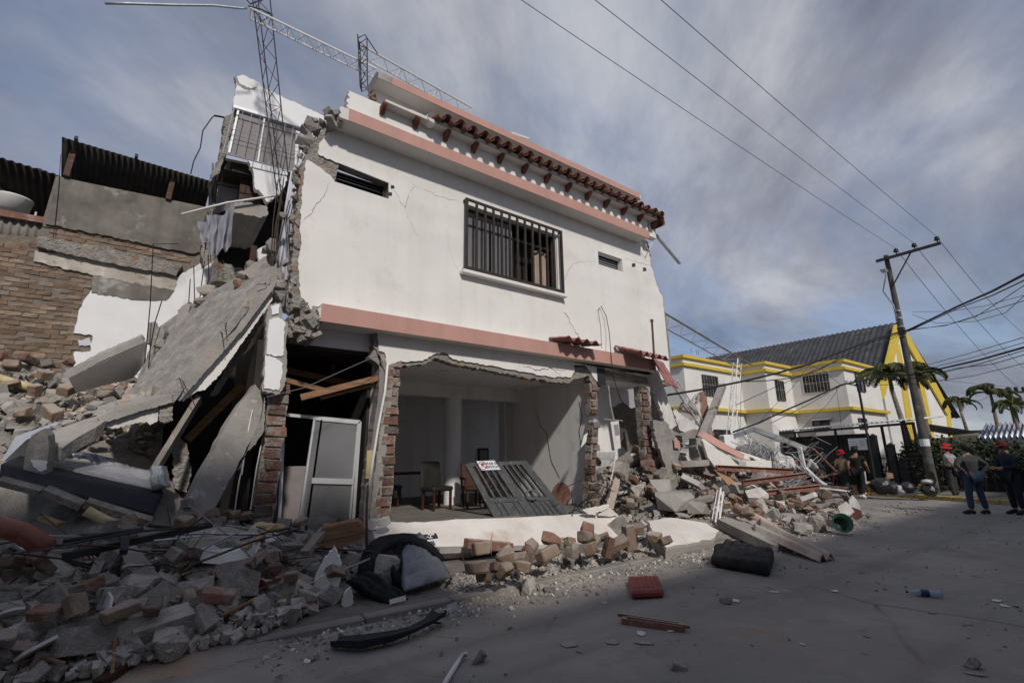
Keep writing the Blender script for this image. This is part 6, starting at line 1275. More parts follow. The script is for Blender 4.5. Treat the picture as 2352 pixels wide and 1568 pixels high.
m = MB(); m.prism([at(1605,1004,Y=7.75), at(1760,1056,Y=7.1), at(1757,1064,Y=7.1), at(1698,1052,Y=7.25), at(1608,1012,Y=7.7)], (.04,.10,0)); m.build('soffit_strip', 'soffit', sb)
m = MB(); m.prism([at(1622,993,Y=7.78), at(1672,1022,Y=7.45), at(1730,1054,Y=7.2), at(1714,1058,Y=7.18), at(1656,1030,Y=7.42), at(1610,1003,Y=7.75)], (.03,.14,.05)); m.build('pink_edge', 'pink', sb)
m = MB(); m.prism(P(jag([(1598,1006), (1612,1004), (1640,1074), (1650,1110), (1630,1118), (1612,1070), (1600,1030)], 6, 2.5, 5), 7.6), (.1,.3,0)); m.build('broken_end', 'concrete', sb)
m = MB(); m.prism(P(jag([(1642,1080), (1662,1084), (1728,1136), (1722,1146), (1700,1142)], 6, 1, 4), 6.9), (.04,.06,.02)); tag(m.build('tan_board', 'wood_raw'), 'tan board slanting down below the pink-edged slab', 'board')
q = random.Random(15)
for k, (u, v, Y, s_, lab) in enumerate(((1550,1150,6.7,(.42,.3,.2),'biggest concrete lump, left of the upright white truss end'), (1600,1165,6.4,(.25,.2,.16),'concrete lump right of the biggest one'), (1520,1120,7.2,(.26,.2,.2),'squarish concrete lump under the hanging wall piece'), (1820,1190,5.6,(.3,.2,.13),'flat concrete lump left of the green bucket'), (1770,1180,5.9,(.25,.18,.12),'concrete lump above the ridged roof sheet'), (1690,1120,6.8,(.3,.2,.15),'concrete lump below the tan board'))):
    m = MB(); blob(m, at(u,v,Y=Y), s_, q, 26); tag(m.build('concrete_lump', 'concrete_light' if k % 2 == 0 else 'concrete'), lab, 'concrete lump', 'big lumps of the right heap')
m = MB(); m.prism(P([(1714,1060), (1772,1058), (1772,1073), (1714,1074)], 6.9), (.02,.2,.02)); tag(m.build('plaster_block', 'plaster'), 'short white plaster block resting on the brown channels', 'block')
for k, (pg, Y, mt, lab) in enumerate((([(1566,1000), (1600,985), (1612,1010), (1590,1040), (1570,1035)], 8.3, 'concrete', 'dark wall lump behind the leaning plaster post'), ([(1575,1040), (1600,1010), (1618,1060), (1606,1110), (1585,1100)], 7.9, 'plaster_dirty', 'grey wall piece left of the pink-edged slab'), ([(1700,1030), (1740,1018), (1790,1040), (1780,1060), (1730,1052)], 8.6, 'concrete', 'grey slab remnant under the steel tangle'), ([(1515,1090), (1540,1075), (1560,1110), (1545,1135), (1520,1130)], 7.4, 'masonry', 'squarish block of masonry under the hanging wall piece'))):
    frag('wall_fragment', pg, Y, (.12,.3,.03), mt, lab, (5, 2), k)
beam('concrete_post', at(1612,1005,Y=8.0), at(1660,885,Y=8.8), .20, .16, 'concrete', 'grey square concrete post standing slanted on the right heap', 'post')
frag('brick_fragment', [(1605,912), (1615,898), (1622,910), (1640,1000), (1632,1005), (1612,990)], 8.9, (.1,.2,0), 'brick_red', 'narrow upright brick wall remnant with bent wires left of the post', seed=3)
m = MB(); m.prism(P(jag([(1598,930), (1606,905), (1612,985), (1600,978)], 5, 1, 2), 8.88), (0,.05,0)); m.build('render', 'plaster_dirty', bpy.data.objects['brick_fragment'])
frag('wall_fragment', [(1558,955), (1572,922), (1588,918), (1600,935), (1605,960), (1580,972)], 8.6, (.1,.2,0), 'concrete_light', 'rounded lump of wall between the corner and the brick remnant', seed=5)
frag('wall_fragment', [(1545,935), (1612,985), (1618,1000), (1600,1004), (1560,985)], 8.5, (.1,.3,0), 'plaster_dirty', 'grey beam end wedged behind the leaning plaster post', seed=6)
frag('plaster_block', [(1662,1000), (1684,998), (1692,1040), (1672,1046)], 8.4, (.05,.2,0), 'plaster_white', 'upright white plaster block behind the pink-edged slab', seed=7, cat='block')
for k in range(6):
    m = MB(); m.tube([at(1610,900+k*4,Y=8.9), at(1595-k*2,908+k*5,Y=8.8), at(1580-k*3,930+k*9,Y=8.7), at(1562-k,940+k*12,Y=8.6)], .008, 4); tag(m.build('bent_rebar', 'rebar'), 'bent reinforcing bar sprouting from the brick remnant', 'rebar', 'bars of the brick remnant')
frag('tilted_panel', [(1500,1060), (1512,1015), (1540,1030), (1528,1065)], 8.2, (.1,.1,0), 'wood', 'brown board leaning inside the open house corner', seed=9, keep=range(9), cat='board')
tg_ = thing('roof_truss', 'flat steel truss slanting down behind the right corner of the house', 'truss', at(1722,838,Y=11.2))
t0, t1, c0_, c1_ = at(1500,702,Y=10.0), at(1728,838,Y=11.2), at(1500,738,Y=10.0), at(1700,848,Y=11.1)
for p_, q_ in ((t0, t1), (c0_, c1_), (t0+V((.05,.1,.03)), t1+V((.05,.1,.03)))): m = MB(); m.tube([p_, q_], .022, 6); m.build('chord', 'fibro', tg_)
for j in range(8):
    a1, a2 = t0.lerp(t1, j/8), t0.lerp(t1, (j+1)/8); d1, d2 = c0_.lerp(c1_, j/8), c0_.lerp(c1_, (j+1)/8)
    m = MB(); m.tube([a1, d1], .013, 5); m.tube([d1, a2], .013, 5); m.build('web', 'fibro', tg_)
lattice('lattice_mast', 'upright white lattice mast before the rectory', at(1678,1000,Y=10.2), at(1694,830,Y=10.8), .30, .34, 8, 'white_metal', (0,1,0), .022)
lattice('lattice_mast', 'white ladder-like lattice leaning at the house corner', at(1626,1000,Y=8.8), at(1548,878,Y=8.4), .20, .20, 6, 'white_metal', (0,1,.2), .022)
m = MB(); m.tube([at(1704,835,Y=10.6), at(1702,900,Y=10.5), at(1700,985,Y=10.4)], .01, 4); m.tube([at(1692,850,Y=10.6), at(1690,930,Y=10.5), at(1702,1010,Y=10.2)], .008, 4); tag(m.build('loose_cable', 'wire'), 'loose cables hanging down beside the upright white mast', 'cable')
# tangle of trusses on the heap
lattice('bent_truss', 'bent thin steel truss lying tangled on the right heap, upper one', at(1700,990,Y=9.0), at(1800,1085,Y=7.6), .22, .22, 9, 'galvanised', (.2,.2,1), .014)
lattice('bent_truss', 'bent thin steel truss lying tangled on the right heap, lower one', at(1745,1020,Y=8.6), at(1860,1092,Y=7.8), .24, .22, 9, 'galvanised', (.4,.2,1), .014)
lattice('bent_truss', 'bent thin steel truss end pointing to the street', at(1790,1095,Y=8.2), at(1925,1128,Y=8.2), .18, .15, 9, 'galvanised', (.2,.5,1), .014)
lattice('bent_truss', 'short white truss end sticking up among bricks', at(1642,1205,Y=6.0), at(1655,1125,Y=6.2), .14, .12, 4, 'white_metal', (0,1,0), .018)
for k, pts in enumerate(([(1665,1010,9), (1730,985,8.8), (1798,1012,8.4)], [(1730,985,8.75), (1800,1010,8.4), (1850,1030,8.0)])):
    m = MB(); pp_ = [at(u,v,Y=Y) for u, v, Y in pts]; [m.bar(x, y, .10, .16) for x, y in zip(pp_, pp_[1:])]; tag(m.build('steel_profile', 'galvanised'), ['left', 'right'][k]+' one of the two grey steel profiles bent over the truss tangle', 'steel profile')
m = MB(); pp_ = [at(u,v,Y=7.8) for u, v in ((1836,1026), (1846,1072), (1882,1106), (1896,1114))]; [m.bar(x, y, .10, .12, up=(0,1,0)) for x, y in zip(pp_, pp_[1:])]; tag(m.build('steel_profile', 'white_metal'), 'thick white steel profile bent into a hook on the tangle', 'steel profile')
beam('steel_profile', at(1868,1030,Y=7.6), at(1920,1082,Y=7.6), .05, .06, 'primer', 'thin brown steel bar beside the hooked white profile', 'steel profile')
beam('steel_profile', at(1870,1118,Y=7.6), at(2025,1137,Y=7.7), .07, .05, 'white_metal', 'pale steel bar pointing towards the walkers', 'steel profile')
beam('steel_profile', at(1850,1110,Y=7.5), at(1985,1124,Y=7.7), .07, .05, 'primer', 'brown steel bar just above the pale bar towards the walkers', 'steel profile')
q = random.Random(12)
for k in range(46):
    u, v = q.uniform(1700,1900), q.uniform(1010,1120); Y = q.uniform(7.2,8.6); m = MB(); p = at(u, v, Y=Y); a1 = V((q.uniform(-.5,.5), q.uniform(-.4,.4), q.uniform(-.3,.3))); b1 = V((q.uniform(-.7,.7), q.uniform(-.4,.4), q.uniform(-.5,.2)))
    m.tube([p-a1, p+V((0,0,.05)), p+b1], q.choice((.006,.009,.012)), 5); tag(m.build('bent_rebar', q.choice(('galvanised','rebar','galvanised'))), 'thin bent steel bar in the tangle on the right heap', 'rebar', 'bars of the steel tangle')
m = MB()
for k in range(170):
    u, v = q.gauss(1790,55), q.gauss(1065,28); p = at(u, v, Y=q.uniform(7.4,8.8)); a1 = V((q.uniform(-.4,.4), q.uniform(-.3,.3), q.uniform(-.25,.25))); m.tube([p-a1, p+V((0,0,q.uniform(-.05,.1))), p+V((q.uniform(-.4,.4), q.uniform(-.3,.3), q.uniform(-.3,.15)))], q.choice((.005,.007,.010)), 4, False)
tag(m.build('steel_tangle', 'galvanised'), 'dense tangle of thin bent steel on the right heap', 'steel tangle', kind='stuff')
m = cloth((1780,1035), (1822,1050), (1790,1072), (1840,1078), 8.0, 16, 10, .06, 2, .02, 8); tag(m.build('white_tarp', 'pvc_white', smooth=True), 'torn white plastic sheet caught in the steel tangle', 'sheet')
# grille wreck in front of the right bay
wg = thing('window_grille_wreck', 'crushed black steel grille lying beside the fallen lintel', 'grille', at(1440,1180,Y=7.6))
c = [at(1420,1098,Y=8.0), at(1530,1175,Y=7.3), at(1516,1196,Y=7.2), at(1395,1130,Y=7.7)]
for a_, b_ in zip(c, c[1:]+c[:1]): m = MB(); m.bar(a_, b_, .06, .05); m.build('frame', 'black_steel', wg)
for i in range(1, 9): m = MB(); m.tube([c[0].lerp(c[1], i/9), c[3].lerp(c[2], i/9)], .010, 5); m.build('bar', 'black_steel', wg)
q = random.Random(5)
for i in range(26):
    m = MB(); p = at(q.uniform(1310,1440), q.uniform(1110,1180), Y=q.uniform(7.4,8.0)); d = V((q.uniform(-1,1), q.uniform(-.3,.3), q.uniform(-.6,.6)))*.28; m.tube([p-d, p+d], .009, 5); m.build('bar', 'black_steel', wg)
frag('brick_fragment', [(1392,1160), (1412,1095), (1424,1100), (1420,1130), (1404,1178), (1390,1178)], 7.5, (.1,.15,0), 'brick_dusty', 'short piece of brick pier leaning on the crushed grille', seed=6)

# where a piece lies, said by the nearest thing one can find
MARKS = {'left': [('red pipe', 40,1225), ('broken yellow pipe', 240,1190), ('long black steel tube', 300,1245), ('flat slab near the doorway', 500,1230), ('bent yellow pipe', 600,1212), ('cracked pale block', 530,1275), ('brown cloth bag', 435,1375), ('dark red timber strip', 280,1535), ('pointed white shard', 755,1310), ('upright steel rod', 575,1300), ('folded mattress', 900,1290), ('navy foam slab', 180,1130), ('black gutter', 820,1470), ('brown fibre board', 780,1230)],
 'back': [('yellow pipe under the brick wall', 40,880), ('beige plastered slab', 240,850), ('leaning floor slab', 330,920), ('bent bluish metal sheet', 60,1010)],
 'mid': [('quilted mattress flap', 980,1290), ('red-brown channel', 1120,1250), ('black steel track', 1250,1262), ('house number plate', 985,1240), ('left edge of the white-faced slab', 1500,1250), ('red case', 1484,1340), ('plastic cup', 1030,1396), ('garage end of the lintel', 1440,1215)],
 'right': [('white-faced slab', 1560,1230), ('black quilted mattress', 1700,1275), ('ridged roof sheet', 1800,1230), ('green bucket', 1930,1200), ('white bucket', 1725,1065), ('pink-edged slab', 1680,1050), ('brown steel channels', 1780,1100), ('upright white truss end', 1648,1165), ('steel tangle', 1820,1060), ('leaning plaster post', 1530,930), ('crushed grille', 1470,1160), ('terracotta pipe', 1740,1195)]}
def where(heap_, x, y):
    u, v = proj(V((x, y, H(x, y)))); n, mu, mv = min(MARKS[heap_], key=lambda m_: (m_[1]-u)**2+(m_[2]-v)**2); du, dv = u-mu, v-mv
    r_ = ('right of' if du > 0 else 'left of') if abs(du) > 1.6*abs(dv) else ('below' if dv > 0 else 'above') if abs(dv) > 1.6*abs(du) else ('below ' if dv > 0 else 'above ')+('right of' if du > 0 else 'left of')
    d = math.hypot(du, dv); return ('close ' if d < 35 else '' if d < 90 else 'far ')+r_+' the '+n
# ---- left heap: pipes, bars, planks
def pipe(name, pts, r, mt, label, cat='pipe', caps=True):
    m = MB(); m.tube([at(u,v,Y=Y) for u, v, Y in pts], r, 12, caps); return tag(m.build(name, mt, smooth=True), label, cat)
pipe('red_pipe', [(-20,1205,6.3), (50,1222,6.3), (58,1228,6.3), (108,1258,6.2)], .085, 'pipe_red', 'thick faded red pipe at the left edge of the rubble')
pipe('yellow_pipe', [(197,1172,6.9), (232,1190,6.9), (300,1222,6.8)], .05, 'pvc_yellow', 'broken yellow pipe stub in the rubble below the foam slab')
pipe('yellow_pipe', [(572,1234,6.7), (582,1216,6.8), (592,1207,6.85), (650,1213,6.9)], .048, 'pvc_yellow', 'bent yellow pipe before the brick door pier')
pipe('yellow_pipe', [(-10,866,11.5), (50,884,11.3), (82,892,11.3)], .07, 'pvc_yellow', 'yellow pipe among bricks under the brick wall')
pipe('steel_rod', [(145,1243,6.3), (250,1224,6.4), (318,1216,6.5), (330,1213,6.5)], .022, 'dark_metal', 'dark steel rod lying on the left rubble below the yellow pipe', 'rod')
pipe('steel_rod', [(190,1164,7.2), (300,1200,7.0), (430,1218,6.9)], .02, 'dark_metal', 'dark rod half hidden behind the broken yellow pipe', 'rod')
pipe('rubble_rod', [(588,1214,6.4), (578,1290,6.1), (562,1365,5.8)], .014, 'galvanised', 'thin upright steel rod standing before the doorway rubble', 'rod')
pipe('rubble_rod', [(845,1115,7.4), (842,1170,7.2), (842,1255,6.8)], .018, 'rusty', 'thin rusty rod standing before the door column', 'rod')
beam('steel_tube', at(146,1278,Y=5.9), at(484,1204,Y=6.5), .07, .06, 'black_steel', 'long black square steel tube across the left rubble', 'steel tube')
beam('steel_tube', at(284,1268,Y=5.9), at(288,1232,Y=6.0), .06, .08, 'dark_metal', 'short square tube end beside the long black tube', 'steel tube')
beam('timber_strip', at(225,1570,Y=5.0), at(333,1498,Y=5.3), .09, .05, 'wood_red', 'dark red timber strip at the bottom of the left rubble', 'timber')
beam('timber_strip', at(95,1188,Y=7.2), at(140,1204,Y=7.1), .09, .04, 'wood_raw', 'short pale timber piece on the left rubble', 'timber')
beam('timber_strip', at(630,1205,Y=6.8), at(560,1260,Y=6.3), .07, .03, 'wood_raw', 'thin timber slat before the doorway', 'timber')
beam('timber_strip', at(700,1270,Y=6.2), at(745,1215,Y=6.6), .10, .06, 'wood_grey', 'grey timber end slanting in the doorway rubble', 'timber')
beam('timber_strip', at(600,1262,Y=6.2), at(640,1330,Y=5.9), .08, .04, 'wood', 'brown timber slat slanting down before the doorway', 'timber')
slab('broken_slab', [(395,1225,6.8), (470,1210,7.0), (560,1218,6.8), (600,1226,6.6), (570,1246,6.4), (520,1240,6.5), (440,1258,6.3)], (0,.03,-.18), 'concrete_light', 'pale flat slab on top of the left rubble near the doorway', seed=12)
slab('broken_slab', [(460,1262,6.3), (600,1246,6.5), (596,1290,6.2), (540,1298,6.1), (465,1292,6.1)], (0,.25,0), 'plaster_dirty', 'pale block with a crack below the flat slab near the doorway', seed=13)
frag('plaster_shard', [(768,1255), (782,1290), (785,1320), (772,1362), (748,1345), (722,1328), (740,1290)], 5.95, (.02,.05,.01), 'plaster_white', 'large pointed white plaster shard standing before the doorway', cat='shard')
frag('plaster_shard', [(722,1335), (745,1318), (758,1345), (750,1368), (725,1372)], 5.85, (.02,.06,.01), 'plaster_dirty', 'grey plaster shard below the pointed white one', seed=3, cat='shard')
frag('plaster_shard', [(790,1365), (805,1350), (812,1385), (800,1403), (785,1390)], 5.7, (.02,.06,.01), 'plaster_dirty', 'small plaster shard right of the pointed white one', seed=4, cat='shard')
frag('board_panel', [(740,1212), (820,1196), (838,1215), (830,1240), (770,1262), (725,1250)], 6.5, (.05,.1,.03), 'wood', 'crumpled brown fibre board before the door column', cat='board', seed=6)
m = cloth((430,1325), (495,1302), (440,1370), (500,1335), 5.9, 18, 12, .05, 2, .03, 12); tag(m.build('brown_cloth', 'curtain_beige', smooth=True), 'brownish cloth caught under rods in the left rubble', 'cloth')
o = pad('brown_bag', 'curtain_beige', 'tied brown cloth bag in the left rubble', [at(418,1358,Y=5.75), at(450,1352,Y=5.75), at(458,1395,Y=5.65), at(416,1392,Y=5.65)], (0,.15,0), 10, 10, .02, (2,1), .06, 4, 'bag')
q = random.Random(21)
for k in range(40):
    u, v = q.uniform(40,760), q.uniform(1225,1330); Y = q.uniform(5.9,6.7); p = at(u, v, Y=Y); p.z = max(p.z, H(p.x,p.y)+.05); L = q.uniform(.25,.7); d = V((q.uniform(-1,1), q.uniform(-.6,.6), q.uniform(-.12,.25))).normalized()*L
    m = MB(); m.tube([p-d, p+V((0,0,q.uniform(0,.06))), p+d], q.choice((.006,.008,.012)), 5); tag(m.build('bent_rebar', q.choice(('rebar','dark_metal','rebar','galvanised'))), 'thin bent steel bar lying '+where('left', p.x, p.y), 'rebar', 'bars of the left rubble')

# ================================================================== loose rubble
q = random.Random(77)
def roughen(b, amt, size, cuts):
    bmesh.ops.triangulate(b, faces=b.faces[:]); bmesh.ops.dissolve_limit(b, angle_limit=.25, verts=b.verts[:], edges=b.edges[:]); bmesh.ops.triangulate(b, faces=b.faces[:]); bmesh.ops.subdivide_edges(b, edges=[e for e in b.edges if e.calc_length() > size*.28], cuts=cuts, use_grid_fill=True); bmesh.ops.triangulate(b, faces=b.faces[:]); b.normal_update(); sd_ = q.uniform(0, 50)
    for v in b.verts:
        n_ = noise.noise(v.co*(2.6/size)+V((sd_,0,0)))*.7+noise.noise(v.co*(7/size)+V((0,sd_,0)))*.5; v.co += v.normal*(n_*amt*size)
def chunk_mesh(name, s, n, boxy):
    m = MB(); pts = []
    b = bmesh.new()
    if boxy:
        for x in (-1,1):
            for y in (-1,1):
                for z in (-1,1): b.verts.new((x*s[0]*q.uniform(.7,1.05), y*s[1]*q.uniform(.7,1.05), z*s[2]*q.uniform(.75,1.05)))
    for _ in range(n):
        p = V((q.uniform(-1,1), q.uniform(-1,1), q.uniform(-1,1))); k = max(abs(c) for c in p); p = p/k*q.uniform(.72,1.0); b.verts.new((p.x*s[0], p.y*s[1], p.z*s[2]))
    bmesh.ops.convex_hull(b, input=b.verts); bmesh.ops.delete(b, geom=[v for v in b.verts if not v.link_faces], context='VERTS'); roughen(b, .10, max(s), 2); me = bpy.data.meshes.new(name); b.to_mesh(me); b.free(); return me
def flat_mesh(name, r, th):
    n = q.randint(5, 8); m = MB(); pts = [V((math.cos(6.283*i/n+q.uniform(-.3,.3))*r*q.uniform(.6,1.1), math.sin(6.283*i/n+q.uniform(-.3,.3))*r*q.uniform(.45,1.0), 0)) for i in range(n)]
    m.prism(pts, (0,0,th)); return m.mesh(name)
def brick_mesh(name, cut):
    m = MB(); l, w, h = .22, .12, .085; b = bmesh.new()
    for x in (-1,1):
        for y in (-1,1):
            for z in (-1,1):
                xx = x*l/2 if not (cut and x > 0) else l/2*q.uniform(-.3,.45)
                b.verts.new((xx+q.uniform(-.006,.006), y*w/2+q.uniform(-.006,.006), z*h/2+q.uniform(-.005,.005)))
    if cut:
        for _ in range(4): b.verts.new((l/2*q.uniform(.1,.6), q.uniform(-.5,.5)*w, q.uniform(-.5,.5)*h))
    bmesh.ops.convex_hull(b, input=b.verts); bmesh.ops.delete(b, geom=[v for v in b.verts if not v.link_faces], context='VERTS'); bmesh.ops.bevel(b, geom=b.edges[:], offset=.007, segments=1, affect='EDGES'); roughen(b, .035, .2, 2); me = bpy.data.meshes.new(name); b.to_mesh(me); b.free(); return me
def libs(mt): 
    return ([chunk_mesh('concrete_chunk', (.5,.38,.28), 16, k % 2 == 0) for k in range(7)], mt)
LG, LD = libs('rubble_grey'), libs('rubble_dark')
LBr = [brick_mesh('brick', k % 2) for k in range(6)]; LBo = [brick_mesh('brick', k % 3 > 0) for k in range(6)]
LS = [flat_mesh('plaster_shard', .5, .07) for _ in range(7)]; LT = [flat_mesh('tile_shard', .5, .09) for _ in range(4)]
used = []
def put(name, me, mt, x, y, s, label, cat, grp, sink=.35, z=None, flat=False, lift=0, tumble=.25):
    h = H(x, y) if z is None else z
    sc = s if isinstance(s, (tuple, list)) else (s*q.uniform(.7,1.25), s*q.uniform(.65,1.15), s*q.uniform(.6,1.2))
    ht = min(sc)*.28
    rot = (q.uniform(-.5,.5), q.uniform(-.5,.5), q.uniform(0,6.28)) if not flat else (q.uniform(-.04,.04), q.uniform(-.04,.04), q.uniform(0,6.28))
    if q.random() < tumble and not flat: rot = (q.uniform(0,6.28), q.uniform(0,6.28), q.uniform(0,6.28))
    o = link(name, me, mt, None, (x, y, h+(ht*(1-sink)+lift if not flat else .006)), rot=rot); o.scale = sc
    tag(o, label, cat, grp); return o
def scatter(n, pick, dens):
    k = 0; t = 0
    while k < n and t < n*60:
        t += 1; xy = dens()
        if xy and pick(*xy): k += 1
BIG = lambda s: 'large' if s > .34 else 'medium-sized' if s > .22 else 'small'
NMAX = {'concrete_chunk': 300, 'loose_brick': 295, 'plaster_shard': 280, 'tile_shard': 100}
def lay(heap_, kind, x, y, s, mt, lift=0, sink=.35):
    if NMAX[kind] <= 0: return False
    NMAX[kind] -= 1; wh = where(heap_, x, y); g_ = {'left': 'left heap', 'back': 'slope under the brick wall', 'mid': 'heap before the fallen lintel', 'right': 'right heap'}[heap_]
    tone = {'brick_red': 'reddish', 'brick_dusty': 'dusty', 'brick_old': 'brown', 'brick_pier': 'dark red', 'plaster_white': 'white', 'plaster_dirty': 'dirty white', 'concrete_light': 'pale grey', 'rubble_grey': 'grey', 'primer': 'red-brown', 'terracotta_dusty': 'terracotta'}[mt]
    if kind == 'concrete_chunk': put(kind, q.choice(LG[0]), mt, x, y, s, '%s %s concrete chunk lying %s' % (BIG(s), tone, wh), 'concrete chunk', 'concrete chunks of the '+g_, sink, lift=lift)
    elif kind == 'loose_brick': me = q.randrange(6); put(kind, LBo[me], mt, x, y, (s*q.uniform(.9,1.1), s*q.uniform(.9,1.1), s*q.uniform(.85,1.25)), '%s %s brick lying %s' % (tone, 'broken' if me % 3 else 'whole', wh), 'brick', 'bricks of the '+g_, .15, lift=lift+.04)
    elif kind == 'plaster_shard': put(kind, q.choice(LS), mt, x, y, s, '%s %s plaster shard lying %s' % (BIG(s), tone, wh), 'shard', 'plaster shards of the '+g_, 0, lift=lift+.05)
    else: put(kind, q.choice(LT), mt, x, y, s, '%s %s tile shard lying %s' % (BIG(s), tone, wh), 'tile shard', 'tile shards of the '+g_, 0, lift=lift+.06)
    return True
FREE = lambda x, y: not (-2.2 < x < .5 and 6.95 < y < 9.5) and not (1.9 < x < 3.7 and 5.2 < y < 6.5)
def left_pt():
    y = 4.75+3.6*q.random()**1.15; x = q.uniform(-2.6, 2.9); return (x, y) if H(x, y) > .10 and y < 8 and FREE(x, y) and proj(V((x, y, H(x,y))))[0] > -160 else None
def left_seen():
    p = left_pt(); uv = proj(V((*p, H(*p)))) if p else (-99, 0); return p if p and -30 < uv[0] and uv[1] < 1600 else None
def left_pick(x, y):
    r_ = q.random()
    if r_ < .54: return lay('left', 'concrete_chunk', x, y, q.choice((.2,.24,.3,.38,.44)), 'rubble_grey', 0, .45)
    if r_ < .70: return lay('left', 'loose_brick', x, y, q.uniform(.85,1.2), q.choice(('brick_pier','brick_old','brick_old')))
    if r_ < .94: return lay('left', 'plaster_shard', x, y, q.uniform(.10,.36), q.choice(('plaster_white','plaster_dirty','plaster_dirty','concrete_light')))
    return lay('left', 'tile_shard', x, y, q.uniform(.12,.3), 'primer')
scatter(300, left_pick, left_seen)
def back_pt():
    y = q.uniform(8.6, 13.4); x = q.uniform(-3.6, .1); return (x, y) if FREE(x, y) and proj(V((x, y, H(x,y))))[0] > -40 else None
def back_pick(x, y):
    r_ = q.random()
    if r_ < .42: return lay('back', 'concrete_chunk', x, y, q.uniform(.18,.5), 'rubble_grey')
    if r_ < .78: return lay('back', 'loose_brick', x, y, q.uniform(1,1.5), q.choice(('brick_dusty','brick_dusty','brick_red')))
    return lay('back', 'plaster_shard', x, y, q.uniform(.2,.5), q.choice(('plaster_dirty','concrete_light')))
scatter(95, back_pick, back_pt)
def mid_pt():
    y = 5.2+1.0*q.random(); x = q.uniform(3.1, 8.0); return (x, y)
def mid_pick(x, y):
    lf = .05*q.random()*sstep(5.5, 6.1, y)
    if q.random() < .70: return lay('mid', 'loose_brick', x, y, q.uniform(1.2,1.65), 'brick_dusty', lf)
    return lay('mid', 'concrete_chunk', x, y, q.uniform(.14,.36), 'rubble_grey', lf)
gridm = [(3.55+i*.30+(j % 2)*.15+q.uniform(-.11,.11), 5.05+j*.22+q.uniform(-.10,.10)) for i in range(12) for j in range(4)]; gridm = [g_ for g_ in gridm if g_[1] > 4.95+.10*(g_[0]-3.5) and g_[0] < 6.7]; q.shuffle(gridm)
for x_, y_ in gridm[:44]: mid_pick(x_, y_)
for x_, y_ in ((3.35,5.15), (3.6,5.0), (3.15,5.05), (3.9,5.0), (6.6,5.0)): mid_pick(x_, y_)
def right_pt():
    x = q.uniform(7.6, 15.6); y = q.uniform(4.3, 8.9); return (x, y) if H(x, y) > .03+.08*q.random() and y > 4.9-.4*q.random() and not (7.2 < x < 9.6 and y < 6.3) else None
def right_pick(x, y):
    r_ = q.random()
    if r_ < .50: return lay('right', 'concrete_chunk', x, y, q.choice((.16,.2,.26,.34,.46,.6)), 'rubble_grey')
    if r_ < .72: return lay('right', 'loose_brick', x, y, q.uniform(1.0,1.5), q.choice(('brick_dusty','brick_dusty','brick_dusty','brick_red')))
    if r_ < .93: return lay('right', 'plaster_shard', x, y, q.uniform(.16,.5), q.choice(('plaster_dirty','concrete_light','concrete_light')))
    return lay('right', 'tile_shard', x, y, q.uniform(.2,.45), 'terracotta_dusty')
scatter(250, right_pick, right_pt)
LP_ = [flat_mesh('wall_plate', .5, .16) for _ in range(5)]
for k, (x, y, s, mt, lab) in enumerate(((10.6,7.2,.9,'plaster_dirty','pale wall plate tilted under the hanging wall piece'), (11.4,7.6,1.1,'concrete_light','grey wall plate tilted at the foot of the pink-edged slab'), (12.3,7.9,1.0,'plaster_dirty','pale wall plate behind the brown steel channels'), (13.2,7.8,1.0,'concrete_light','grey wall plate under the steel tangle'), (13.9,7.0,.8,'concrete_light','grey wall plate right of the white bucket'), (12.0,6.3,.8,'concrete_light','grey wall plate below the brown steel channels'), (10.2,6.5,.7,'concrete_light','grey wall plate right of the biggest concrete lump'), (13.0,5.7,.8,'plaster_dirty','pale wall plate left of the green bucket'), (11.1,8.3,1.2,'concrete','dark wall plate against the house corner'), (14.6,7.6,.9,'concrete_light','grey wall plate at the street end of the right heap'))):
    put('wall_plate', LP_[k % 5], mt, x, y, (s, s*.75, s*.8), lab, 'wall plate', 'wall plates of the right heap', 0, lift=.10, tumble=0)
# pieces strewn on the road (placed where the photograph shows them)
for (u, v, s, mt, nm) in ((1100,1521,.13,'rubble_grey','concrete_chunk'), (1262,1360,.12,'brick_dusty','loose_brick'), (1560,1537,.12,'rubble_grey','concrete_chunk'), (2235,1533,.16,'brick_dusty','loose_brick'), (2180,1527,.0,'',''), (1668,1385,.12,'rubble_grey','concrete_chunk')):
    if s: p = at(u, v, Z=0); put(nm, q.choice(LG[0]), mt, p.x, p.y, s, 'single %s lying on the road at the %s' % (nm.replace('_', ' '), {1100:'bottom centre', 1262:'foot of the brick heap', 1560:'bottom right of centre', 2235:'bottom right corner', 1668:'right below the black mattress'}[u]), 'stone', None, .2, z=0)
LF = [flat_mesh('plaster_flake', .5, .05) for _ in range(6)]
for (u, v, s, w_) in ((1305,1480,.22,'lowest left of the moulding strip'), (1405,1475,.17,'below the moulding strip'), (1480,1478,.2,'right of the flakes below the moulding strip'), (1470,1455,.14,'close under the right end of the moulding strip'), (1330,1497,.10,'smallest, below the left flakes'), (1690,1380,.15,'below the black mattress'), (1845,1480,.07,'alone in the middle of the right road'), (1920,1358,.12,'alone left of the bottle'), (1990,1462,.08,'below the bottle at left'), (2240,1550,.15,'in the bottom right corner'), (2290,1380,.16,'right of the bottle'), (2310,1392,.13,'far right of the bottle'), (1540,1448,.12,'at the right tip of the moulding strip'), (1780,1360,.14,'below the ridged roof sheet'), (2140,1408,.10,'just below the bottle')):
    p = at(u, v, Z=0); put('plaster_flake', q.choice(LF), q.choice(('plaster_dirty','concrete_light')), p.x, p.y, (s, s*q.uniform(.5,.9), s*.6), 'flat pale plaster flake on the road, '+w_, 'flake', 'flakes on the road', 0, z=0, flat=True)
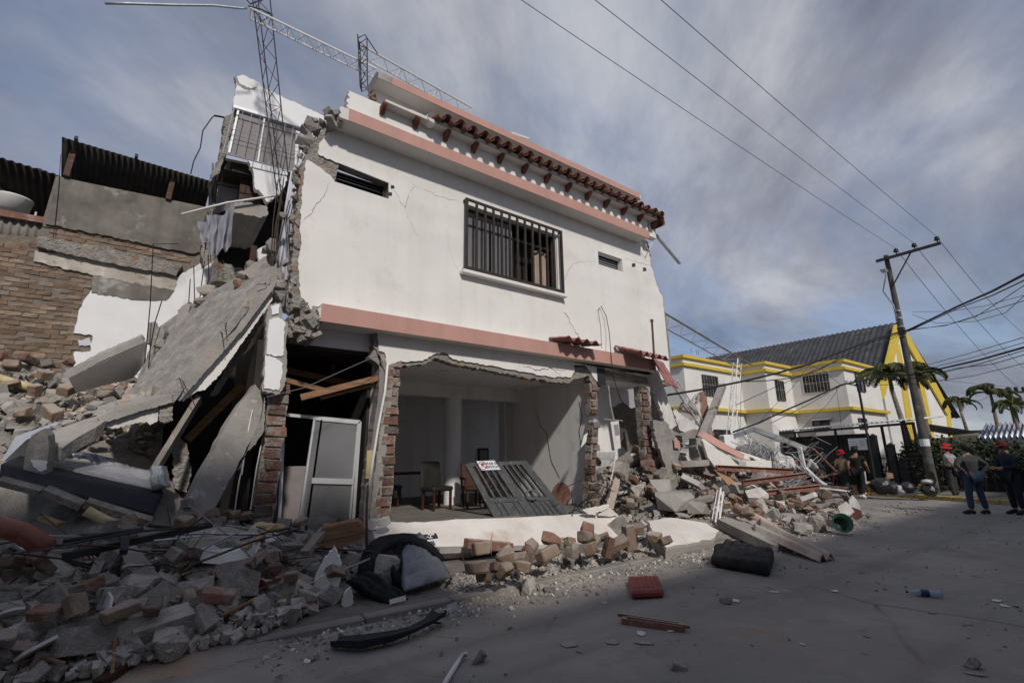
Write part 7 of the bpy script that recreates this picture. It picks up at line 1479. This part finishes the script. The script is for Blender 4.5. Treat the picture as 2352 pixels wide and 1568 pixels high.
# small chips nobody could count
def chips(name, n, dens, smin, smax, mt, label, sink=.3):
    m = MB(); vs = []; fs = []
    for i in range(n):
        xy = dens()
        if not xy: continue
        x, y = xy[0], xy[1]; h = (H(x, y) if len(xy) < 3 else xy[2]); s = smin+(smax-smin)*q.random()**2.5; c = V((x, y, h+s*.2)); E_ = Euler((q.uniform(0,6), q.uniform(0,6), q.uniform(0,6))).to_matrix()
        sx_, sy_, sz_ = s*q.uniform(.5,1), s*q.uniform(.4,.9), s*q.uniform(.2,.6); o = len(vs)
        for p in ((-1,-1,-1), (1,-1,-.6), (.8,1,-1), (-1,.7,-.8), (-.7,-.8,1), (.6,-.6,.8), (.9,.6,.7), (-.5,.9,1)): vs.append(c+E_ @ V((p[0]*sx_*q.uniform(.7,1), p[1]*sy_*q.uniform(.7,1), p[2]*sz_)))
        fs += [tuple(o+k for k in f) for f in ((3,2,1,0), (4,5,6,7), (0,1,5,4), (1,2,6,5), (2,3,7,6), (3,0,4,7))]
    m.add(vs, fs); tag(m.build(name, mt), label, 'chips', kind='stuff')
chips('rubble_chips', 12000, left_pt, .012, .10, 'rubble_grey', 'small grey chips over the left rubble heap'); chips('rubble_chips', 800, left_pt, .012, .06, 'plaster_dirty', 'small white chips over the left rubble heap'); chips('rubble_chips', 900, left_pt, .015, .08, 'brick_old', 'small brown chips over the left rubble heap'); chips('rubble_lumps', 700, left_pt, .06, .2, 'rubble_grey', 'fist-sized grey lumps over the left rubble heap')
chips('rubble_chips', 2200, back_pt, .02, .12, 'brick_dusty', 'small chips under the brick wall'); chips('rubble_chips', 1700, mid_pt, .01, .06, 'rubble_grey', 'small grey chips before the fallen lintel'); chips('rubble_chips', 900, mid_pt, .01, .06, 'brick_dusty', 'small brick chips before the fallen lintel')
chips('rubble_chips', 3600, right_pt, .015, .10, 'rubble_grey', 'small grey chips over the right heap'); chips('rubble_chips', 1300, right_pt, .015, .10, 'brick_dusty', 'small brick chips over the right heap'); chips('rubble_lumps', 260, right_pt, .08, .2, 'rubble_grey', 'fist-sized grey lumps over the right heap')
def off_pt():
    x = q.uniform(-4.5, -1.2); y = q.uniform(5.0, 13); return (x, y) if H(x, y) > .1 and FREE(x, y) else None
chips('rubble_lumps', 1500, off_pt, .05, .3, 'rubble_grey', 'grey lumps of the left heap running on past the picture edge')
def splinters(n, dens, mt, label, lmin, lmax):
    m = MB()
    for i in range(n):
        xy = dens()
        if not xy: continue
        p = V((xy[0], xy[1], H(*xy)+q.uniform(.02,.12))); d = V((q.uniform(-1,1), q.uniform(-1,1), q.uniform(-.25,.4))).normalized()*q.uniform(lmin,lmax); m.bar(p-d/2, p+d/2, q.uniform(.008,.03), q.uniform(.006,.02))
    tag(m.build('splinters', mt), label, 'splinters', kind='stuff')
splinters(420, left_pt, 'wood', 'brown wood splinters strewn over the left heap', .08, .4); splinters(260, left_pt, 'wood_grey', 'grey laths and splinters strewn over the left heap', .1, .5); splinters(260, right_pt, 'wood_grey', 'grey laths and splinters strewn over the right heap', .1, .6)
def road_pt():
    x = q.uniform(1.0, 14); y = 5.3-abs(q.gauss(0, .38))-.0; return (x, y, 0)
def road_pt2():
    x = q.uniform(.5, 22); y = q.uniform(1.0, 5.3); return (x, y, 0) if noise.noise(V((x*.7, y*.9, 3))) > .12 else None
chips('road_chips', 2600, road_pt, .006, .045, 'rubble_grey', 'gravel strewn along the edge of the road'); chips('road_chips', 700, road_pt, .006, .04, 'plaster_dirty', 'white crumbs along the edge of the road'); chips('road_chips', 3600, road_pt2, .003, .03, 'rubble_grey', 'crumbs scattered over the road')
def far_pt():
    x = q.uniform(14, 22); y = q.uniform(4.4, 7.5); return (x, y, 0) if noise.noise(V((x*.5, y*1.5, 7))) > .05 else None
chips('road_chips', 900, far_pt, .01, .07, 'brick_dusty', 'crumbs on the road towards the walkers')
# ================================================================== people
def skin_mesh(verts, edges, radii, name, sub=1, root=0):
    me = bpy.data.meshes.new(name); me.from_pydata(verts, edges, []); ob = bpy.data.objects.new(name, me); COL.objects.link(ob)
    sk_ = ob.modifiers.new('skin', 'SKIN'); sk_.use_smooth_shade = True; sk_.branch_smoothing = .5
    for i, r_ in enumerate(radii): d = me.skin_vertices[0].data[i]; d.radius = (r_, r_) if not isinstance(r_, tuple) else r_; d.use_root = (i == root)
    s_ = ob.modifiers.new('sub', 'SUBSURF'); s_.levels = sub; s_.render_levels = sub
    dg = bpy.context.evaluated_depsgraph_get(); out = bpy.data.meshes.new_from_object(ob.evaluated_get(dg)); bpy.data.objects.remove(ob); bpy.data.meshes.remove(me); out.name = name; return out
BASE = dict(pel=(0,0,.96), spi=(0,0,1.14), che=(0,0,1.34), nek=(0,.0,1.49), jaw=(0,.03,1.57), hed=(0,.015,1.65), top=(0,0,1.72), shl=(-.18,0,1.42), shr=(.18,0,1.42), ell=(-.24,-.03,1.14), elr=(.24,-.03,1.14), wrl=(-.25,.06,.91), wrr=(.25,.06,.91), hpl=(-.09,0,.93), hpr=(.09,0,.93), knl=(-.10,.03,.50), knr=(.10,.03,.50), anl=(-.10,0,.09), anr=(.10,0,.09), tol=(-.12,.15,.035), tor=(.12,.15,.035))
RAD = dict(pel=.13, spi=.125, che=.135, nek=.055, jaw=.068, hed=.092, top=.06, sh=.062, el=.045, wr=.032, hp=.085, kn=.062, an=.042, to=.035)
def person(label, p, fwd, scale, pose, shirt, trous, sleeves='short', hat=None, hair=True, shoes='rubber', shirtlen=0, fat=1.0):
    J = dict(BASE); J.update(pose); o = thing('person', label, 'person', (0,0,0))
    ks = list(J); vs = [V(J[k]) for k in ks]; rad = [RAD.get(k, RAD.get(k[:2], .05)) for k in ks]; ix = {k: i for i, k in enumerate(ks)}
    E_ = [('pel','spi'), ('spi','che'), ('che','nek'), ('nek','jaw'), ('jaw','hed'), ('hed','top')]
    for s in 'lr': E_ += [('che','sh'+s), ('sh'+s,'el'+s), ('el'+s,'wr'+s), ('pel','hp'+s), ('hp'+s,'kn'+s), ('kn'+s,'an'+s), ('an'+s,'to'+s)]
    ed = [(ix[a], ix[b]) for a, b in E_]
    for s in 'lr':      # hands: palm, four fingers, thumb
        w = V(J['wr'+s]); d = (w-V(J['el'+s])).normalized(); sd2 = d.cross(V((0,1,.2))).normalized(); nn_ = d.cross(sd2)
        pi = len(vs); vs.append(w+d*.075); rad.append((.036,.018)); ed.append((ix['wr'+s], pi))
        for k in range(4):
            bse = w+d*.10+sd2*(-.030+.02*k); L = (.065,.075,.072,.055)[k]; a = len(vs); vs += [bse+d*L*.5+nn_*.008, bse+d*L*.85+nn_*.03]; rad += [.0095,.008]; ed += [(pi, a), (a, a+1)]
        a = len(vs); vs += [w+d*.05+sd2*-.045, w+d*.085+sd2*-.06+nn_*.01]; rad += [.011,.009]; ed += [(ix['wr'+s], a), (a, a+1)]
    me = skin_mesh(vs, ed, rad, 'body', 1, ix['pel']); link('body', me, 'skin', o, smooth=True)
    def garment(name, keys, edges, radf, mt, ext=None):
        kk = {k: i for i, k in enumerate(keys)}; V_ = [V(J[k]) if isinstance(k, str) else V(k) for k in keys]; me = skin_mesh(V_, [(kk[a], kk[b]) for a, b in edges], radf, name, 1); return link(name, me, mt, o, smooth=True)
    mid = lambda a, b, t: tuple(V(J[a]).lerp(V(J[b]), t))
    J['hem'] = tuple(V(J['pel'])+V((0,0,-.03-shirtlen))); 
    for s in 'lr':
        J['sl'+s] = mid('sh'+s, 'el'+s, .62) if sleeves == 'short' else mid('el'+s, 'wr'+s, .9); J['cf'+s] = mid('kn'+s, 'an'+s, .92)
    ky = ['spi', 'hem', 'che', 'nek', 'shl', 'shr', 'sll', 'slr']; ee = [('spi','hem'), ('spi','che'), ('che','nek'), ('che','shl'), ('che','shr')]; rf = [.152*fat, .16*fat, .158*fat, .068, .085, .085, .078, .078]
    if sleeves == 'short': ee += [('shl','sll'), ('shr','slr')]
    else: ky += ['ell', 'elr']; ee += [('shl','ell'), ('ell','sll'), ('shr','elr'), ('elr','slr')]; rf[6] = rf[7] = .046; rf += [.062,.062]
    garment('shirt', ky, ee, rf, shirt)
    garment('trousers', ['pel', 'hpl', 'hpr', 'knl', 'knr', 'cfl', 'cfr'], [('pel','hpl'), ('pel','hpr'), ('hpl','knl'), ('hpr','knr'), ('knl','cfl'), ('knr','cfr')], [.15*fat, .105, .105, .08, .08, .066, .066], trous)
    for s in 'lr':
        a, t = V(J['an'+s]), V(J['to'+s]); m = MB(); d = (t-a); d.z = 0; d.normalize(); m.tube([a-d*.06+V((0,0,-.035)), a+d*.02+V((0,0,-.01)), t+d*.0+V((0,0,.005)), t+d*.07+V((0,0,-.002))], [.042,.055,.046,.026], 8); m.build('shoe', shoes, o, smooth=True)
    hc_ = V(J['hed'])+V((0,-.015,.03)); tilt = (V(J['top'])-V(J['jaw'])).normalized(); fx = V(J['jaw'])-V(J['nek']); fdir = V((fx.x, fx.y, 0)); fdir = fdir.normalized() if fdir.length > .01 else V((0,1,0))
    for e_ in (-1, 1): m = MB(); sdx = fdir.cross(V((0,0,1))); m.lathe([(0,-.012), (.012,0), (0,.012)], V(J['hed'])+fdir*.085+sdx*.035*e_, 8, fdir); m.build('eye', 'hair', o)
    if hair: m = MB(); m.lathe([(.095,-.09), (.112,-.04), (.112,.02), (.085,.08), (.0,.11)], hc_-fdir*.018, 14, tilt); m.build('hair', 'hair', o, smooth=True)
    if hat:
        if hat[1] == 'bucket': m = MB(); m.lathe([(.165,-.045), (.16,-.05), (.118,.015), (.108,.10), (.0,.125)], hc_, 18, tilt); m.build('hat', hat[0], o, smooth=True)
        elif hat[1] == 'helmet': m = MB(); m.lathe([(.125,-.03), (.13,.02), (.10,.10), (.0,.135)], hc_, 18, tilt); m.build('helmet', hat[0], o, smooth=True)
        else:
            m = MB(); m.lathe([(.115,-.01), (.113,.04), (.085,.10), (.0,.12)], hc_, 18, tilt); s_ = fdir.cross(tilt).normalized(); c = hc_+fdir*.10
            m.add([c+s_*-.085+tilt*.005, c+s_*.085+tilt*.005, c+s_*.06+fdir*.10-tilt*.02, c-s_*.06+fdir*.10-tilt*.02, c+s_*-.085-tilt*.012, c+s_*.085-tilt*.012, c+s_*.06+fdir*.10-tilt*.032, c-s_*.06+fdir*.10-tilt*.032], [(0,1,2,3), (7,6,5,4), (0,4,5,1), (1,5,6,2), (2,6,7,3), (3,7,4,0)]); m.build('cap', hat[0], o, smooth=False)
    o.location = p; o.scale = (scale,)*3; o.rotation_euler = (0,0,math.atan2(-fwd[0], fwd[1])); return o
dye('navy', (.012,.014,.022)); dye('black_cloth', (.010,.010,.011)); dye('beige_cloth', (.32,.23,.14)); dye('charcoal', (.035,.034,.033)); dye('jeans', (.028,.045,.085)); dye('grey_cloth', (.25,.255,.265)); dye('dark_grey', (.036,.038,.040)); dye('white_cloth', (.55,.54,.52)); dye('red_cloth', (.38,.02,.025)); dye('maroon', (.075,.012,.018)); dye('mauve_cloth', (.12,.09,.085)); dye('blue_shirt', (.014,.018,.034))
RD = V((RT.x, RT.y, 0)).normalized(); FD = V((FW.x, FW.y, 0)).normalized()
def gp0(u, v): p = at(u, v, Z=0); return V((p.x, p.y, 0))
WALK = dict(knl=(-.09,.16,.52), anl=(-.09,.20,.10), tol=(-.10,.35,.05), knr=(.09,-.02,.50), anr=(.09,-.24,.13), tor=(.10,-.12,.04), ell=(-.25,-.10,1.15), wrl=(-.26,-.02,.93), elr=(.25,.05,1.14), wrr=(.25,.20,.95))
person('person in black polo shirt and black trousers with white side stripe, walking', gp0(1982,1145), RD*.75+FD*.65, 1.04, dict(WALK, wrr=(.24,.26,.98), elr=(.25,.06,1.14)), 'black_cloth', 'black_cloth', shoes='white_metal')
m = MB(); st = bpy.data.objects['person']
for a_, b_ in (((.19,.01,.92), (.165,.03,.55)),): m.bar(a_, b_, .03, .06); m.build('white_stripe', 'white_cloth', st, local=True)
person('person in beige shirt and red bucket hat, walking', gp0(1948,1143), RD*.9+FD*.3, .97, dict(WALK, wrr=(.2,.34,1.08), elr=(.25,.08,1.10), wrl=(-.2,.30,1.06)), 'beige_cloth', 'charcoal', hat=('red_cloth','bucket'))
cyc = person('person in white shirt and dark helmet leaning over a bicycle', gp0(1905,1142)+FD*.3, -RD*.8+FD*.5, 1.0, dict(spi=(0,.10,1.10), che=(0,.26,1.25), nek=(0,.36,1.37), jaw=(0,.43,1.42), hed=(0,.43,1.51), top=(0,.42,1.58), shl=(-.18,.27,1.33), shr=(.18,.27,1.33), ell=(-.24,.38,1.10), elr=(.24,.38,1.10), wrl=(-.22,.56,1.02), wrr=(.22,.56,1.02)), 'white_cloth', 'mauve_cloth', 'long', hat=('black_cloth','helmet'))
m = MB(); m.box((0,.02,1.22), (.30,.16,.38), (R(-28),0,0)); m.build('backpack', 'dark_grey', cyc, local=True, bevel=.04)
person('person in red top half hidden behind the steel tangle', gp0(1868,1140)+FD*.5, RD, .95, {}, 'red_cloth', 'charcoal', hat=('maroon','cap'))
person('person in light grey t-shirt and red bucket hat beside the utility pole', gp0(2199,1147), FD*.9+RD*-.45, 1.06, dict(wrl=(-.10,-.17,.98), ell=(-.28,-.14,1.16), wrr=(.05,-.18,.98), elr=(.29,-.12,1.15)), 'grey_cloth', 'dark_grey', hat=('red_cloth','bucket'), fat=1.05)
person('person in dark grey shirt and jeans, hands on hips, seen from behind', gp0(2252,1181), FD, 1.03, dict(ell=(-.42,-.06,1.20), wrl=(-.20,-.10,1.02), elr=(.42,-.06,1.20), wrr=(.20,-.10,1.02), knl=(-.15,.03,.5), anl=(-.19,0,.09), tol=(-.22,.15,.035), knr=(.15,.03,.5), anr=(.19,0,.09), tor=(.22,.15,.035)), 'dark_grey', 'jeans', 'long', hat=('charcoal','cap'), fat=1.12)
person('person in dark blue shirt and maroon cap looking down at the right edge', gp0(2345,1181), -RD, 1.05, dict(jaw=(0,.07,1.56), hed=(0,.075,1.64), top=(0,.06,1.71), wrl=(-.12,.36,1.12), ell=(-.24,.08,1.13), wrr=(.10,.36,1.12), elr=(.24,.08,1.13)), 'blue_shirt', 'navy', 'long', hat=('maroon','cap'), fat=1.1)
# bicycle
bi = thing('bicycle', 'dark bicycle pushed by the person in white shirt', 'bicycle', (0,0,0))
for y in (-.5,.5):
    m = MB(); m.tube([V((0, y+.33*math.cos(a*.2618), .34+.33*math.sin(a*.2618))) for a in range(25)], .018, 6, False); w_ = m.build('wheel', 'rubber', bi, smooth=True)
    m = MB()
    for a in range(10): m.tube([V((0,y,.34)), V((0, y+.32*math.cos(a*.628), .34+.32*math.sin(a*.628)))], .002, 3, False)
    m.build('spokes', 'galvanised', w_)
m = MB()
for a_, b_ in (((0,-.5,.34), (0,-.12,.80)), ((0,-.5,.34), (0,-.05,.30)), ((0,-.05,.30), (0,-.14,.86)), ((0,-.13,.78), (0,.36,.80)), ((0,-.05,.30), (0,.38,.72)), ((0,.5,.34), (0,.34,.98))): m.tube([V(a_), V(b_)], .016, 6)
m.build('frame', 'maroon', bi); m = MB(); m.tube([V((-.28,.30,1.0)), V((0,.34,1.0)), V((.28,.30,1.0))], .013, 6); m.build('handlebar', 'dark_metal', bi); m = MB(); m.box((0,-.16,.90), (.13,.26,.05)); m.build('saddle', 'rubber', bi, bevel=.02)
bi.location = gp0(1918,1143)+FD*.1; d_ = RD; bi.rotation_euler = (0, 0, math.atan2(d_.x, -d_.y))
# motorcycle behind the fence
mo = thing('motorcycle', 'dark motorcycle parked behind the bar fence', 'motorcycle', (0,0,0))
for y in (-.62,.62): m = MB(); m.tube([V((0, y+.26*math.cos(a*.2618), .30+.26*math.sin(a*.2618))) for a in range(25)], .05, 8, False); m.build('wheel', 'rubber', mo, smooth=True)
m = MB(); m.box((0,.0,.45), (.24,.5,.32)); m.build('engine', 'dark_metal', mo, bevel=.05); m = MB(); m.box((0,.15,.78), (.26,.42,.22)); m.build('tank', 'black_steel', mo, bevel=.08); m = MB(); m.box((0,-.32,.78), (.25,.62,.10), (R(-6),0,0)); m.build('seat', 'rubber', mo, bevel=.04)
m = MB(); m.tube([V((-.34,.36,1.05)), V((0,.44,1.0)), V((.34,.36,1.05))], .018, 6); m.tube([V((.06,.62,.3)), V((.06,.42,1.0))], .025, 6); m.tube([V((-.06,.62,.3)), V((-.06,.42,1.0))], .025, 6); m.build('fork', 'galvanised', mo)
m = MB(); m.lathe([(0,0), (.09,.02), (.09,.12), (0,.14)], (0,.50,.90), 12, (0,1,0)); m.build('headlight', 'galvanised', mo)
mo.location = online(2022)+nrm*1.0+V((0,0,.13)); mo.rotation_euler = (0,0,R(20))
# fridge and rubbish at the kerb
fg = thing('discarded_fridge', 'old grey refrigerator standing open by the fence', 'refrigerator', online(2072,.5))
pb = online(2060,.45); pe = online(2082,.45); h0 = .25; h1 = at(2072,1056,X=pb.x).z
m = MB(); m.prism([pb+V((0,0,h0)), pe+V((0,0,h0)), pe+V((0,0,h1)), pb+V((0,0,h1))], nrm*.55); m.build('body', 'fridge', fg)
ee_ = pe-nrm*.02; m = MB(); m.prism([ee_+V((0,0,h0)), ee_+V((.0,-.62,h0)), ee_+V((0,-.62,h1)), ee_+V((0,0,h1))], V((-.07,0,0))); m.build('door', 'fridge', fg)
m = MB(); m.prism([x-nrm*.004 for x in (pb+V((.02,-.04,h0+.05)), pe+V((.02,.04,h0+.05)), pe+V((.02,.04,h1-.1)), pb+V((.02,-.04,h1-.1)))], nrm*.003); m.build('inside', 'dark_sheet_shade', fg)  # near-black sheet on the front stands in for the shaded inside
m = MB(); m.prism([online(2055,.6)+V((0,0,.13)), online(2100,.6)+V((0,0,.13)), online(2100,.6)+V((0,0,.22)), online(2055,.6)+V((0,0,.22))], nrm*.6); m.build('base_board', 'white_metal', fg)
def lumpy(name, mt, label, cat, u, v, s, seed, D=22.3, sq=(1,1,.8)):
    p = at(u, v, D=D); m = MB(); vs = []; fs = []; n, k = 14, 9
    for i in range(k+1):
        th = math.pi*i/k
        for j in range(n):
            a = 2*math.pi*j/n; d = V((math.sin(th)*math.cos(a), math.sin(th)*math.sin(a), math.cos(th))); r_ = 1+.28*noise.noise(d*2.2+V((seed*3.1,0,0)))+.10*noise.noise(d*6+V((seed,0,0))); vs.append(p+V((d.x*r_*s*sq[0], d.y*r_*s*sq[1], d.z*r_*s*sq[2]+s*sq[2]*.8)))
    for i in range(k):
        for j in range(n): fs.append((i*n+j, (i+1)*n+j, (i+1)*n+(j+1) % n, i*n+(j+1) % n))
    m.add(vs, fs); return tag(m.build(name, mt, smooth=True), label, cat)
lumpy('rubbish_bag', 'bag_black', 'big black rubbish bag at the kerb before the gate post', 'rubbish bag', 2028,1130,.34,1); lumpy('rubbish_bag', 'bag_black', 'shiny black rubbish bag right of the biggest one', 'rubbish bag', 2050,1132,.28,5); lumpy('rubbish_bag', 'bag_clear', 'clear plastic rubbish bag at the kerb', 'rubbish bag', 2071,1134,.22,8); lumpy('rubbish_bag', 'bag_black', 'low black rubbish bag below the refrigerator', 'rubbish bag', 2086,1130,.24,11)
lumpy('rubbish_bag', 'bag_black', 'black rubbish bag at the foot of the pole', 'rubbish bag', 2137,1137,.24,14); lumpy('rubbish_bag', 'bag_clear', 'clear plastic bag on top of the bag by the pole', 'rubbish bag', 2130,1110,.16,17, sq=(1.3,1,.5))
for k, (u, v, s, mt, lab) in enumerate(((1968,1132,.34,'card','tall brown cardboard box behind the walker in black'), (2004,1130,.32,'card','cardboard box left of the big black rubbish bag'), (2095,1137,.26,'pvc_white','small white carton at the kerb'), (2045,1098,.22,'card','cardboard flap on top of the rubbish bags'), (1990,1120,.26,'curtain_beige','open cardboard box with paper behind the kerb'))):
    p = at(u, v, D=22.6); o = thing('cardboard_box', lab, 'box', p); m = MB(); m.box(p+V((0,0,s*.4)), (s,s*.8,s*.8), (0,0,.5+k)); m.build('carton', mt, o)
    m = MB(); m.box(p+V((0,0,s*.82)), (s*.98,s*.42,.008), (R(22),0,.5+k)); m.build('flap', mt, o)
q = random.Random(31)
for k in range(16):
    u = q.uniform(1990,2120); p = at(u, q.uniform(1110,1136), D=22.4); m = MB(); blob(m, p+V((0,0,.05)), [q.uniform(.05,.12) for _ in range(3)], q, 12); tag(m.build('litter', q.choice(('paper','yellow','paper','red_plastic','bag_clear','blue_plastic'))), 'small piece of household litter among the rubbish bags', 'litter', 'litter among the rubbish bags')
